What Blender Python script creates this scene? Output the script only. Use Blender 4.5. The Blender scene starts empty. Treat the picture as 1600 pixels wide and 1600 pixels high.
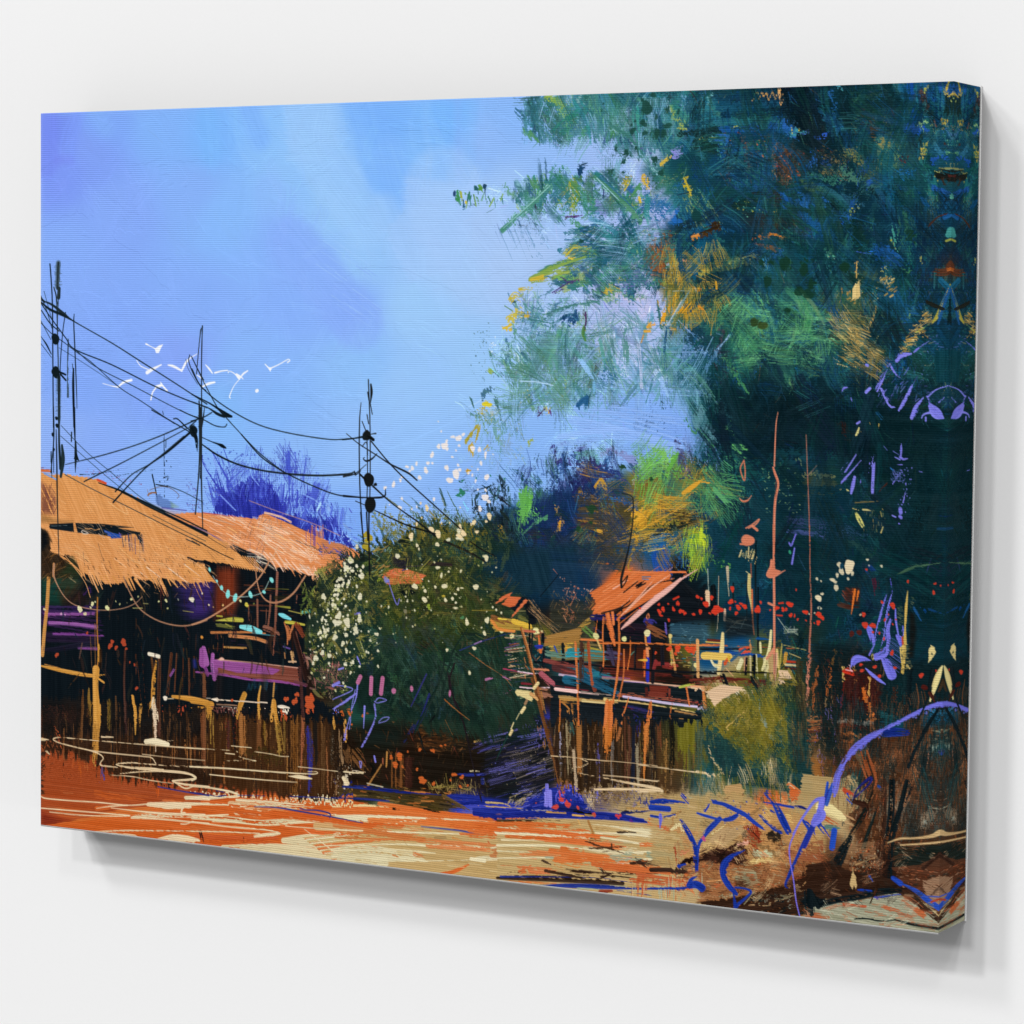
import bpy, math
import numpy as np
from mathutils import Matrix, Vector, Euler
scene = bpy.context.scene
# ---------------------------------------------------------------- camera, light, exposure
S = 0.75                                     # canvas height in metres
CW, CH, CD = 1.3486*S, S, 0.0858*S           # canvas width, height, depth
cam_d = bpy.data.cameras.new('Camera'); cam = bpy.data.objects.new('Camera', cam_d); scene.collection.objects.link(cam)
def _rot(rx, ry, rz):
    return Matrix.Rotation(rz, 3, 'Z') @ Matrix.Rotation(rx, 3, 'X') @ Matrix.Rotation(ry, 3, 'Y')
R_ = _rot(-.0576, -.0099, .5156)
right, fwd, up = R_ @ Vector((1, 0, 0)), R_ @ Vector((0, 1, 0)), R_ @ Vector((0, 0, 1))
M_ = Matrix((right, up, -fwd)).transposed().to_4x4()
M_.translation = Vector((2.563*S, -3.1476*S, .7133*S + .9))
cam.matrix_world = M_
cam_d.sensor_width = 36; cam_d.lens = 4460.0/1600*36
cam_d.shift_x = -17.9/1600; cam_d.shift_y = -36.2/1600
cam_d.clip_start = .05; cam_d.clip_end = 60
scene.camera = cam
world = bpy.data.worlds.new('World'); scene.world = world; world.use_nodes = True
bg = world.node_tree.nodes['Background']; bg.inputs[0].default_value = (1, 1, 1, 1); bg.inputs[1].default_value = 0.268
def lamp(d, share, angle, r=40.):
    """a round lamp r metres off, shining along d; share is its part of the light on the wall"""
    d = Vector(d).normalized(); l = bpy.data.lights.new('Disc lamp', 'AREA'); l.shape = 'DISK'
    l.size = 2*r*math.tan(math.radians(angle)/2); l.energy = share*math.pi/d.y*math.pi*r*r
    o = bpy.data.objects.new('Disc lamp', l); scene.collection.objects.link(o)
    o.location = Vector((.5, 0, 1.27))-d*r
    o.rotation_euler = d.to_track_quat('-Z', 'Y').to_euler()
lamp((.64, 1, -1.10), .12, 8)               # high on the left: the long soft outer shadow
lamp((.60, 1, -.62), .115, 7)
lamp((-.42, 1, -1.0), .05, 5)                # high on the right
lamp((.27, 1, -.73), .165, 4)                 # key lamps: the middle shadow
lamp((-.15, 1, -.73), .10, 4)
lamp((.10, 1, -.37), .185, 7)              # near the viewer: the dark line of contact
lamp((-1, .035, .05), .02, 6)                # added fill, skims in from the right to brighten the wrapped side
scene.view_settings.view_transform = 'Standard'; scene.view_settings.look = 'None'
scene.view_settings.exposure = 0; scene.view_settings.gamma = 1
scene.cycles.max_bounces = 4; scene.cycles.diffuse_bounces = 0
# ---------------------------------------------------------------- the printed picture
# The print is painted stroke by stroke on a fine grid of canvas points (RH rows over the canvas
# height).  Stroke coordinates were measured on the print and are turned into canvas points by MAP.
RH = 1200
RW = int(round(CW / CH * RH))
rng = np.random.default_rng(11); UN, NO, IN = rng.uniform, rng.normal, rng.integers
def _homog():
    src = np.array([(64, 177), (64, 1288.5), (1491, 126.5), (1466.5, 1458)], float)
    dst = np.array([(0, 0), (0, RH), (RW, 0), (RW, RH)], float)
    A = []
    for (x, y), (u, v) in zip(src, dst):
        A.append([x, y, 1, 0, 0, 0, -u*x, -u*y, -u]); A.append([0, 0, 0, x, y, 1, -v*x, -v*y, -v])
    h = np.linalg.svd(np.array(A))[2][-1]
    return h.reshape(3, 3)
MAP = _homog()
def cv(p):
    p = np.atleast_2d(np.asarray(p, float))
    q = np.c_[p, np.ones(len(p))] @ MAP.T
    return q[:, :2] / q[:, 2:]
def cscale(x):                               # canvas points per measured unit, at x
    return RH / (1111.5 + (x - 64) * 0.1555)
def hx(s):
    s = s.lstrip('#'); return np.array([int(s[i:i+2], 16) for i in (0, 2, 4)]) / 255.0
def _eq(n):                                  # equalise to 0..1
    o = n.ravel().argsort().argsort().astype(np.float32) / n.size
    return o.reshape(n.shape)
def _noise(h, w, sy, sx, seed):
    r = np.random.default_rng(seed).standard_normal((h, w))
    fy = np.fft.fftfreq(h)[:, None]; fx = np.fft.fftfreq(w)[None, :]
    g = np.exp(-2*(np.pi**2)*((fy*sy)**2 + (fx*sx)**2))
    return np.fft.ifft2(np.fft.fft2(r)*g).real
def _nn(*k):
    n = _noise(*k); return n/n.std()
BR = _eq(_nn(512, 512, .75, 60, 1) + .5*_nn(512, 512, 2.4, 90, 2) + .3*_nn(512, 512, .6, 3, 3))   # bristle streaks
GR = _eq(_nn(1024, 1024, .7, 1.5, 4) + .6*_nn(1024, 1024, 3, 3, 5))                                          # canvas grain
C = np.zeros((RH, RW, 3), np.float32)
LAB = np.zeros((RH, RW), np.uint8)
LABELS = ['sky']
CUR = 0
def motif(name):
    global CUR
    if name not in LABELS or name in ('bird', 'pink_bud'): LABELS.append(name); CUR = len(LABELS)-1
    else: CUR = LABELS.index(name)
WX, WY, WK = 0., 0., 1.
def win(x=0, y=0, size=1600):
    global WX, WY, WK
    WX, WY, WK = x, y, size/1600.
def _put(x0, y0, cov, col, lab=True):
    h, w = cov.shape
    s = C[y0:y0+h, x0:x0+w]
    s += (col - s) * cov[..., None]
    if lab:
        LAB[y0:y0+h, x0:x0+w][cov > .5] = CUR
def _spline(P, n=7):
    if len(P) < 3: return P
    Q = np.vstack([2*P[0]-P[1], P, 2*P[-1]-P[-2]]); out = []
    t = np.linspace(0, 1, n, endpoint=False)[:, None]
    for i in range(1, len(Q)-2):
        a, b, c, d = Q[i-1], Q[i], Q[i+1], Q[i+2]
        out.append(.5*((2*b) + (c-a)*t + (2*a-5*b+4*c-d)*t*t + (3*b-a-3*c+d)*t**3))
    out.append(P[-1][None]); return np.vstack(out)
def st(pts, w, col, a=1., dry=0., soft=1.2, tip=(1, 1), cvar=.05, straight=False, lab=True, raw=False, fade=.0):
    """one brush stroke; dry = how much the bristles skip"""
    P = np.asarray(pts, float)
    if not raw: P = np.c_[WX + P[:, 0]*WK, WY + P[:, 1]*WK]; k = WK
    else: k = 1.
    sc = cscale(P[:, 0].mean()); P = cv(P)
    if isinstance(w, (tuple, list)): ww = np.asarray(w, float)*k*sc
    else:
        ww = np.full(len(P), float(w))*k*sc
        ww[0] *= tip[0]; ww[-1] *= tip[1]
    Q = np.c_[P, ww*.95]
    if not straight: Q = _spline(Q)
    r = np.maximum(Q[:, 2]/2, .35); P = Q[:, :2]
    amp = np.minimum(1., Q[:, 2].max()/2/.55); r = np.maximum(r, .55)
    pad = r.max() + soft + 1
    x0 = int(max(0, np.floor(P[:, 0].min()-pad))); x1 = int(min(RW, np.ceil(P[:, 0].max()+pad)+1))
    y0 = int(max(0, np.floor(P[:, 1].min()-pad))); y1 = int(min(RH, np.ceil(P[:, 1].max()+pad)+1))
    if x1 <= x0 or y1 <= y0: return
    best = np.full((y1-y0, x1-x0), -9e3, np.float32); S = np.zeros_like(best); D = np.zeros_like(best)
    s0 = 0.
    for i in range(len(P)-1):
        a_, b_ = P[i], P[i+1]; d = b_-a_; L = np.hypot(*d)
        if L < 1e-6: continue
        p = max(r[i], r[i+1]) + soft + 1
        bx0 = max(x0, int(min(a_[0], b_[0])-p)); bx1 = min(x1, int(max(a_[0], b_[0])+p)+2)
        by0 = max(y0, int(min(a_[1], b_[1])-p)); by1 = min(y1, int(max(a_[1], b_[1])+p)+2)
        if bx1 <= bx0 or by1 <= by0: s0 += L; continue
        X = np.arange(bx0, bx1, dtype=np.float32)[None]-a_[0]; Y = np.arange(by0, by1, dtype=np.float32)[:, None]-a_[1]
        t = np.clip((X*d[0]+Y*d[1])/(L*L), 0, 1)
        dx = X-t*d[0]; dy = Y-t*d[1]; dist = np.sqrt(dx*dx+dy*dy)
        e = r[i]+(r[i+1]-r[i])*t-dist
        sl = (slice(by0-y0, by1-y0), slice(bx0-x0, bx1-x0))
        m = e > best[sl]
        best[sl] = np.where(m, e, best[sl])
        S[sl] = np.where(m, s0+t*L, S[sl]); D[sl] = np.where(m, (X*d[1]-Y*d[0])/L, D[sl])
        s0 += L
    cov = np.clip(best/soft+.5, 0, 1)
    col = hx(col) if isinstance(col, str) else np.asarray(col)
    ox, oy = rng.integers(0, 512, 2)
    n = None
    if dry > 0 or cvar > 0:
        n = BR[(D*1.0+oy).astype(int) % 512, (S*1.0+ox).astype(int) % 512]
    if dry > 0:
        g = GR[(np.arange(y0, y1) % 1024)[:, None], (np.arange(x0, x1) % 1024)[None]]
        th = dry*(.55+.9*S/max(s0, 1e-3)) if fade == 0 else dry*(1-fade+2*fade*S/max(s0, 1e-3))
        edge = np.clip(1-best/np.maximum(r.max(), 1), 0, 1)
        cap = np.clip(1-np.minimum(S, s0-S)/(2.2*r.max()+2), 0, 1)*(min(dry, .5)/.5)
        v = .8*n+.2*g-.26*edge**2-.5*cap**2*n[::-1, ::-1]
        cov = cov*np.clip((v-th)/.14+.5, 0, 1)
    cov = cov*(a*amp)
    if cvar > 0: col = col+((n-.5)*2*cvar)[..., None]
    _put(x0, y0, cov, col, lab)
def poly(pts, col, a=1., rough=0., dry=0., ang=0., soft=1.2, cvar=.03, lab=True, raw=False, col2=None):
    P = np.asarray(pts, float)
    if not raw: P = np.c_[WX+P[:, 0]*WK, WY+P[:, 1]*WK]
    sc = cscale(P[:, 0].mean()); P = cv(P)
    if not raw: rough = rough*WK*1.3
    pad = 3+rough*sc
    x0 = int(max(0, P[:, 0].min()-pad)); x1 = int(min(RW, P[:, 0].max()+pad+1))
    y0 = int(max(0, P[:, 1].min()-pad)); y1 = int(min(RH, P[:, 1].max()+pad+1))
    if x1 <= x0 or y1 <= y0: return
    X, Y = np.meshgrid(np.arange(x0, x1, dtype=np.float32), np.arange(y0, y1, dtype=np.float32))
    c, s = np.cos(np.radians(ang)), np.sin(np.radians(ang))
    U = X*c+Y*s; V = -X*s+Y*c
    ox, oy = rng.integers(0, 512, 2)
    n = BR[(V+oy).astype(int) % 512, (U+ox).astype(int) % 512]
    g = GR[Y.astype(int) % 1024, X.astype(int) % 1024]
    if rough:
        off = (n-.5)*2*rough*sc
        X = X+off*c; Y = Y+off*s
    inside = np.zeros(X.shape, bool); dist = np.full(X.shape, 1e6, np.float32)
    for i in range(len(P)):
        (ax, ay), (bx, by) = P[i], P[(i+1) % len(P)]
        if ay != by:
            m = ((ay > Y) != (by > Y)) & (X < (bx-ax)*(Y-ay)/(by-ay)+ax)
            inside ^= m
        d2 = (bx-ax)**2+(by-ay)**2+1e-9
        t = np.clip(((X-ax)*(bx-ax)+(Y-ay)*(by-ay))/d2, 0, 1)
        dist = np.minimum(dist, np.hypot(X-ax-t*(bx-ax), Y-ay-t*(by-ay)))
    e = np.where(inside, dist, -dist)
    so = max(soft*sc, .8); cov = np.clip(e/so+.5, 0, 1)
    if dry: cov = cov*np.clip((.7*n+.3*g-dry)/.14+.5, 0, 1)
    col = hx(col) if isinstance(col, str) else np.asarray(col)
    colr = col+((n-.5)*2*cvar)[..., None]
    if col2 is not None: colr = colr+(hx(col2)-col)*np.clip((Y-y0)/(y1-y0), 0, 1)[..., None]
    _put(x0, y0, cov*a, colr, lab)
def blob(x, y, rx, col, ry=None, ang=0., a=1., wob=.22, soft=1.2, dry=0., lab=True, raw=False):
    if not raw: x, y, k = WX+x*WK, WY+y*WK, WK
    else: k = 1.
    sc = cscale(x)*k; rx = rx*sc; ry = rx if ry is None else ry*sc
    (cx, cy), = cv((x, y)); R = max(rx, ry)*1.5+3
    x0 = int(max(0, cx-R)); x1 = int(min(RW, cx+R+1)); y0 = int(max(0, cy-R)); y1 = int(min(RH, cy+R+1))
    if x1 <= x0 or y1 <= y0: return
    X, Y = np.meshgrid(np.arange(x0, x1, dtype=np.float32)-cx, np.arange(y0, y1, dtype=np.float32)-cy)
    c, s = np.cos(np.radians(ang)), np.sin(np.radians(ang))
    U = (X*c+Y*s)/max(rx, .3); V = (-X*s+Y*c)/max(ry, .3)
    th = np.arctan2(V, U); q = np.hypot(U, V)
    f = 1+sum(wob/(k_-.6)*np.sin(k_*th+rng.uniform(0, 6.3))*rng.uniform(.3, 1) for k_ in (2, 3, 5))
    e = (f-q)*min(rx, ry)
    cov = np.clip(e/soft+.5, 0, 1)*min(1, max(rx, ry)/.5)*a
    if dry:
        g = GR[(np.arange(y0, y1) % 1024)[:, None], (np.arange(x0, x1) % 1024)[None]]
        cov = cov*np.clip((g-dry)/.2+.5, 0, 1)
    _put(x0, y0, cov, hx(col) if isinstance(col, str) else col, lab)
def inpoly(P, n):
    P = np.asarray(P, float); lo, hi = P.min(0), P.max(0); out = []
    while len(out) < n:
        q = rng.uniform(lo, hi, (n*3, 2)); ins = np.zeros(len(q), bool)
        for i in range(len(P)):
            (ax, ay), (bx, by) = P[i], P[(i+1) % len(P)]
            if ay != by: ins ^= ((ay > q[:, 1]) != (by > q[:, 1])) & (q[:, 0] < (bx-ax)*(q[:, 1]-ay)/(by-ay)+ax)
        out.extend(q[ins])
    return np.array(out[:n])
def scrub(P, n, pal, L=(20, 50), w=(5, 14), ang=(90, 20), dry=(.3, .6), a=(.6, 1), cvar=.06, jit=.04, curve=.12, lab=True, soft=1.2):
    """many brush strokes inside an outline; pal = [(colour, weight)...] or None for the local colour"""
    pts = inpoly(P, n)
    if pal: cols = [hx(c) for c, _ in pal]; pw = np.array([q for _, q in pal], float); pw /= pw.sum()
    for (x, y) in pts:
        l = rng.uniform(*L); th = np.radians(rng.normal(*ang)); d = np.array([np.cos(th), np.sin(th)])*l/2; nn = np.array([-d[1], d[0]])*rng.normal(0, curve)*2
        if pal: col = cols[rng.choice(len(cols), p=pw)]
        else:
            (u, v), = cv((x, y)); col = C[int(np.clip(v, 0, RH-1)), int(np.clip(u, 0, RW-1))]
        col = np.clip(col*(1+rng.normal(0, jit*2))+rng.normal(0, jit*.5, 3), 0.01, 1)
        p0 = np.array([x, y])
        st([p0-d, p0+nn*.5, p0+d], rng.uniform(*w), col, a=rng.uniform(*a), dry=rng.uniform(*dry), cvar=cvar, tip=(.8, .6), raw=True, lab=lab, soft=soft)
def spl(P, n, r, cols, a=1., el=1.5, lab=True, pw=2.2):
    """splatter of drops"""
    for (x, y) in inpoly(P, n):
        rr = r[0]+(r[1]-r[0])*rng.random()**pw
        blob(x, y, rr, cols[rng.integers(len(cols))], ry=rr*rng.uniform(1/el, 1), ang=rng.uniform(0, 180), a=a, raw=True, lab=lab)

def smear(P, cell=45, A=16, ang=None, spread=90, passes=1, mix=1.):
    """drag the wet paint inside an outline along short knife strokes (ang: mean direction)"""
    P = cv(P)
    x0 = int(max(0, P[:, 0].min())); x1 = int(min(RW, P[:, 0].max()+1)); y0 = int(max(0, P[:, 1].min())); y1 = int(min(RH, P[:, 1].max()+1))
    Y, X = np.mgrid[y0:y1, x0:x1].astype(np.float32)
    ins = np.zeros(X.shape, bool)
    for i in range(len(P)):
        (ax, ay), (bx, by) = P[i], P[(i+1) % len(P)]
        if ay != by: ins ^= ((ay > Y) != (by > Y)) & (X < (bx-ax)*(Y-ay)/(by-ay)+ax)
    for _ in range(passes):
        n = max(4, int((x1-x0)*(y1-y0)/cell**2))
        sx = rng.uniform(x0, x1, n).astype(np.float32); sy = rng.uniform(y0, y1, n).astype(np.float32)
        th = np.radians(rng.uniform(0, 180, n) if ang is None else rng.normal(ang, spread, n)).astype(np.float32)
        ys = np.arange(y0, y1, 3, dtype=np.float32); xs = np.arange(x0, x1, 3, dtype=np.float32)
        wx = xs[None]+rng.normal(0, cell*.16, (len(ys), len(xs))); wy = ys[:, None]+rng.normal(0, cell*.16, (len(ys), len(xs)))
        idx = np.empty((len(ys), len(xs)), int)
        for r0 in range(0, len(ys), 24):
            idx[r0:r0+24] = ((wx[r0:r0+24, :, None]-sx)**2+(wy[r0:r0+24, :, None]-sy)**2).argmin(-1)
        I = idx[((Y-y0)/3).astype(int), ((X-x0)/3).astype(int)]
        c, s = np.cos(th)[I], np.sin(th)[I]
        U = X*c+Y*s; V = -X*s+Y*c
        nz = BR[(V*.62+I*37).astype(int) % 512, (U*.7+I*91).astype(int) % 512]
        d = (nz-.5)*2*A*ins
        xi = np.clip((X+d*c).astype(int), 0, RW-1); yi = np.clip((Y+d*s).astype(int), 0, RH-1)
        new = C[yi, xi]; C[y0:y1, x0:x1] = C[y0:y1, x0:x1]*(1-mix)+new*mix
        LAB[y0:y1, x0:x1] = LAB[yi, xi]

def fans(P, n, pal=None, nh=(6, 14), L=(18, 60), gap=(1.4, 3.2), ang=(70, 50), w=(.7, 1.7), a=(.45, .9), jit=.2, lab=False):
    """bundles of parallel bristle scratches; without a palette they drag the local colour"""
    for (x, y) in inpoly(P, n):
        th = np.radians(rng.normal(*ang)); d = np.array([np.cos(th), np.sin(th)]); nn = np.array([-d[1], d[0]])
        l = rng.uniform(*L); g = rng.uniform(*gap); bend = rng.normal(0, .08)*l; sp = rng.normal(0, .01)
        if pal is None:
            (u, v), = cv((x-d[0]*l*.4, y-d[1]*l*.4)); base = C[int(np.clip(v, 0, RH-1)), int(np.clip(u, 0, RW-1))].copy()
            base = np.clip(base*(1+rng.normal(0, jit)), .01, 1)
        else: base = hx(pal[rng.integers(len(pal))])
        m = rng.integers(*nh)
        for k in range(m):
            o = np.array([x, y])+nn*(k-m/2)*g+d*rng.normal(0, l*.12); h = l*rng.uniform(.5, 1.05)/2
            q = nn*sp*(k-m/2)*l*.3
            st([o-d*h, o+nn*bend*.3, o+d*h+q], rng.uniform(*w), np.clip(base*(1+rng.normal(0, .12)), .01, 1), a=rng.uniform(*a), dry=rng.uniform(.1, .4), cvar=.03, tip=(.9, .4), raw=True, lab=lab)
# --- ground tones of the picture (one letter per 50 measured units)
PAL=dict(a='7C92F2',b='86A5F5',c='8BB2F6',d='93BDF7',e='9CC5F8',f='A6C9F6',g='88ADFA',h='AFC4EE',T='0C3540',U='08252E',
           V='1B5562',B='114E7E',N='0D3B5C',G='2F6E60',K='529A66',E='1F4A40',Y='7A7430',O='2E3520',M='5F5C24',R='53301C',
           I='2F3AB4',L='5A78D8',D='0F1D26',P='33204A',Q='DF9B5C',W='E58F60',X='9A4A24',Z='7E3420',S='D6C69C',H='B89E70',
           J='50361E',F='94602E',C='2A1B16',A='D0662F')
GRID='''abbcccdeecccccc VGVVVVNNNUTVBN
abbcccdeeccdddd VVVVVVNBRUTTBN
bbbcccddeeddeff eeehVVBBRTTYVV
bbbccccdeeefff V VGGVGVEVETTVBV
bbbcccccdeeefff fhVVBBNNRBTNNN
bbbccccgdefffff fGVVRBEEVVTTTR
bbcccccggefffff ffVhYMVGVGYVTN
bbcccccggefffff feVhYVGKKEYVVB
bbccccccdefffeV GGVfVVGKGEMTET
bbccccdddeffeeG GGVdVVTETTTTTT
bbbcccddeefeeeG GdVddVTUUTUTTT
bbbcccddeeefeeG eeVddVGTUTUUTT
QccddLIIddddddN KNNYGYVTTEUUTT
QQQQWIIILdMMOTD NNYMYBTTTNTTTT
OQQQQQWWWMMOOOD NNNBBGNTTTTTTT
DOQDPZDDMMOWOOT NNAAADVNTTTNNT
PPDDPZDDMMOOEEM DRADDDTNTTTTTT
PDDDDACCMEEEEEV MMCCCMBMOTTNTT
DDDDDPPFCEEEEET TVCZCCHMOCZNTT
DJDDFCCDCEEEEEE CJJAOMMMECZTVV
XXJJJJJJJEERREE IJJJJMMMEJJVTR
XXXJJJJJJCRRRCD IFJJJVEVVFRTRR
XXXXASSHACOOMII IIIHHHHAHHRRRR
XXAAAASSSSSSSSH SHHHHHHAAHRRRR
AAAAASSSSHHHHHH HHHHAHZJRRRCRR
AAAAASSSSHHHHHH HACAAHRJCCCCCH
AAAAASSSSHHHHHH HAAAAHHHCHHHHH'''
g_=np.array([[hx(PAL[c]) for c in r.replace(' ','')] for r in GRID.split('\n')])
yy,xx=np.mgrid[0:RH,0:RW].astype(np.float32)
q_=np.stack([xx.ravel(),yy.ravel(),np.ones(xx.size,np.float32)],1) @ np.linalg.inv(MAP).T.astype(np.float32)
PX=(q_[:,0]/q_[:,2]).reshape(RH,RW); PY=(q_[:,1]/q_[:,2]).reshape(RH,RW)
def _big(seed,s):
    n=_noise(300,404,s,s,seed); n /= n.std()
    return np.kron(n,np.ones((4,4)))[:RH,:RW][:,:RW] if False else n[np.clip(yy/4,0,299).astype(int),np.clip(xx/4,0,403).astype(int)]
landsc=np.clip((PX-700)/120,0,1)+np.clip((PY-720)/80,0,1)
wa=np.clip(landsc,0,1)*14
fx=(PX+_big(21,5)*wa-89)/50; fy=(PY+_big(22,5)*wa-155)/50
fx=np.clip(fx,0,27.999); fy=np.clip(fy,0,25.999)
ix=fx.astype(int); iy=fy.astype(int); tx=(fx-ix)[...,None]; ty=(fy-iy)[...,None]
tx=tx*tx*(3-2*tx); ty=ty*ty*(3-2*ty)
C[:]=(g_[iy,ix]*(1-tx)+g_[iy,ix+1]*tx)*(1-ty)+(g_[iy+1,ix]*(1-tx)+g_[iy+1,ix+1]*tx)*ty
del q_,fx,fy,tx,ty,ix,iy
# --- sky: repaint over everything left of the tree so no dark tone bleeds into it
motif('sky')
SKY=[(60,160),(880,130),(1060,330),(1000,400),(1050,480),(1030,560),(1100,700),(860,770),(560,870),(300,810),(60,740)]
skyc={(90,200): '7A92F0',(90,260): '7F98F3',(140,230): '84A0F4',(100,400): '8AACF7',(190,330): '89A9F6',(250,200): '86B2F8',(300,300): '8AB0F7',
        (160,190): '82A8F6',(330,210): '80B4FA',(350,330): '8BB8FA',(420,200): '90C0FA',(480,220): '98C4F8',(520,330): '9AC5F8',(600,200): '7DB2FA',(610,280): '86B8FA',(660,250): '86BAFA',
        (700,180): '7EB6FB',(760,220): '92B8F6',(800,180): '8CB6F6',(680,330): 'A2C6F8',(760,350): 'A9C4F4',(850,270): '96BAF4',(960,250): 'A0BBF0',(700,420): 'A6C8F7',(800,400): 'AEC6F2',
        (840,460): 'A8C2F0',(650,480): 'A0C8F8',(760,560): '9EC6F6',(640,600): '9CC4F8',(560,560): '92BEF8',(500,420): '8DB4FA',(540,480): '8AAEF9',(450,470): '8BB0FA',(440,380): '8AB2F9',
        (390,560): '8CB4F8',(300,480): '8AAEF8',(200,520): '88AAF7',(130,600): '86A8F6',(250,620): '86A6F6',(340,640): '88B8F8',(420,640): '8AB6F8',(480,700): '90B8F6',(560,700): '98BEF8',(650,700): '98C0F8',
        (150,700): '8CACF6',(240,720): '8CB0F4',(600,780): '90B6F6',(560,820): '7FA8F2',(700,760): '8DB4F4',(90,680): '92B0F4',(980,440): 'B4B8E8',(1000,520): 'B0BEEC',(930,690): '90B8F4',(1000,660): '86AEF2',
        (1040,700): '7FA4EC',(880,720): '8AB2F2',(450,300): '93C0F9',(560,250): '90BEF9',(280,560): '8AA6F6',(560,400): '9AC4F8',(880,680): '8DB6F4',(1040,250): 'A2A8E0',(800,300): 'A2C2F4'}
ks=np.array(list(skyc)); kc=np.array([hx(v) for v in skyc.values()])
sub=slice(None,None,4)
d2=(PX[sub,sub][...,None]-ks[:,0])**2+(PY[sub,sub][...,None]-ks[:,1])**2
wt=1/(d2+500)**2.2; sk=(wt[...,None]*kc).sum(-2)/wt.sum(-1)[...,None]; del d2,wt
SKYC=sk[np.clip(yy/4,0,sk.shape[0]-1).astype(int),np.clip(xx/4,0,sk.shape[1]-1).astype(int)]
for _ in range(3):
    SKYC=(SKYC+np.roll(SKYC,5,0)+np.roll(SKYC,-5,0)+np.roll(SKYC,5,1)+np.roll(SKYC,-5,1))/5
SKYC=SKYC*np.array([.975,1.003,1.])
P_=cv(SKY); ins=np.zeros((RH,RW),bool)
for i in range(len(P_)):
    (ax,ay),(bx,by)=P_[i],P_[(i+1) % len(P_)]
    if ay != by: ins ^= ((ay > yy) != (by > yy)) & (xx < (bx-ax)*(yy-ay)/(by-ay)+ax)
mk=np.pad(ins.astype(np.float32),20,mode='edge')
for s in (2,4,7):
    for ax in (0,1): mk=(np.roll(mk,s,ax)+2*mk+np.roll(mk,-s,ax))/4
mk=mk[20:-20,20:-20]
C[:]=C+(SKYC-C)*mk[...,None]
win(0,0)
# broad soft knife and brush marks in the sky
for p,w,c,a in [([(70,185),(70,250)],60,'7688F0',.5),([(120,175),(112,250)],16,'7E9CF8',.5),([(90,250),(110,250)],10,'7A84EE',.4),([(150,178),(165,200)],30,'86B4F8',.4),([(325,180),(330,240)],40,'7CB8FB',.55),([(390,175),(405,215)],40,'7FB2FB',.7),
                   ([(480,170),(505,250),(570,340)],95,'9CC8F9',.6),([(570,160),(600,270)],75,'7CB3FC',.6),([(610,240),(625,300)],60,'82B6FB',.5),([(690,160),(690,270)],26,'78B4FD',.45),([(665,160),(668,260)],10,'8EC0FA',.5),
                   ([(735,170),(732,260)],16,'86BCFB',.4),([(715,160),(716,280)],8,'8CB0F6',.4),([(690,300),(760,420)],150,'A8CAF8',.4),([(455,380),(560,505)],90,'8AAEFA',.55),([(420,300),(440,420)],60,'8BB2FB',.3),([(600,330),(640,420)],60,'9CC6F9',.5)]:
    st(p,w,c,a=a,soft=16,cvar=.015)
poly([(440,163),(527,159),(543,215),(540,224),(528,220),(500,260),(450,250)],'9AC6F9',a=.45,rough=5,soft=4,cvar=.015)
poly([(636,276),(700,284),(745,300),(720,420),(640,440),(600,360),(630,330)],'A4C8F9',a=.45,rough=4,soft=7,cvar=.015)
for i in range(46):                           # scratched light hatching beside the blue patch
    x=UN(505,590); y=395+(x-505)*.35+UN(-45,85)
    l=UN(18,55); st([(x-l/2,y-l*.32),(x+l/2,y+l*.36)],UN(1,3),'A0C8FA' if i % 3 else '86A8F6',a=UN(.25,.6),dry=.35,cvar=.02)
scrub([(66,190),(800,165),(780,330),(700,560),(700,700),(330,690),(66,690)],420,None,L=(40,110),w=(14,40),ang=(80,25),dry=(.35,.6),a=(.1,.25),cvar=.02,jit=.012,soft=5)
scrub([(66,190),(800,165),(780,330),(700,560),(740,640),(560,740),(330,690),(66,690)],900,None,L=(10,40),w=(1,3),ang=(20,50),dry=(.3,.6),a=(.15,.4),cvar=.02,jit=.02)
# --- the big tree on the right
motif('big_tree')
TE=['2F6F6A','2A5F6A','3A7A62','1F5064','4A8A6A','245A78']
def sc(P,n,pal,**k): scrub(P,n,[(c,w) for c,w in pal],**k)
# dark mass
poly([(1060,120),(1500,120),(1490,1200),(1270,1180),(1240,1000),(1120,900),(1100,720),(1120,650),(1110,560),(1070,470),(1040,400),(1060,330),(1050,250)],'0F3A48',a=.35,raw=True,soft=40)
sc([(1080,130),(1490,120),(1480,640),(1120,640),(1100,560),(1060,470),(1040,380),(1070,300)],700,[('12485A',3),('0E3A4A',3),('1B5A66',2),('0F4A7C',2.2),('0A2E3C',2),('1A5048',1.5),('1456A0',.5),('26645A',1)],L=(20,90),w=(6,26),ang=(75,45),dry=(.35,.58),a=(.35,.8))
sc([(1080,640),(1480,600),(1470,1020),(1250,1050),(1120,920),(1090,760)],420,[('0C2E3A',4),('0A2632',3),('0F3C46',3),('0E3A52',2),('123F3C',1.5),('0B2F4C',1.5)],L=(20,90),w=(6,28),ang=(80,50),dry=(.35,.58),a=(.4,.85))
poly([(1110,600),(1330,600),(1460,660),(1470,720),(1380,740),(1300,700),(1180,720),(1120,680)],'0A2530',a=.7,raw=True,soft=40,rough=10)
poly([(1360,640),(1475,640),(1470,1000),(1390,960)],'0A2C32',a=.75,raw=True,soft=40)
poly([(1200,720),(1300,740),(1330,900),(1230,960),(1190,860)],'0E3440',a=.7,raw=True,soft=30)
poly([(1110,740),(1210,740),(1220,900),(1120,900)],'10414E',a=.7,raw=True,soft=24)
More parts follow.
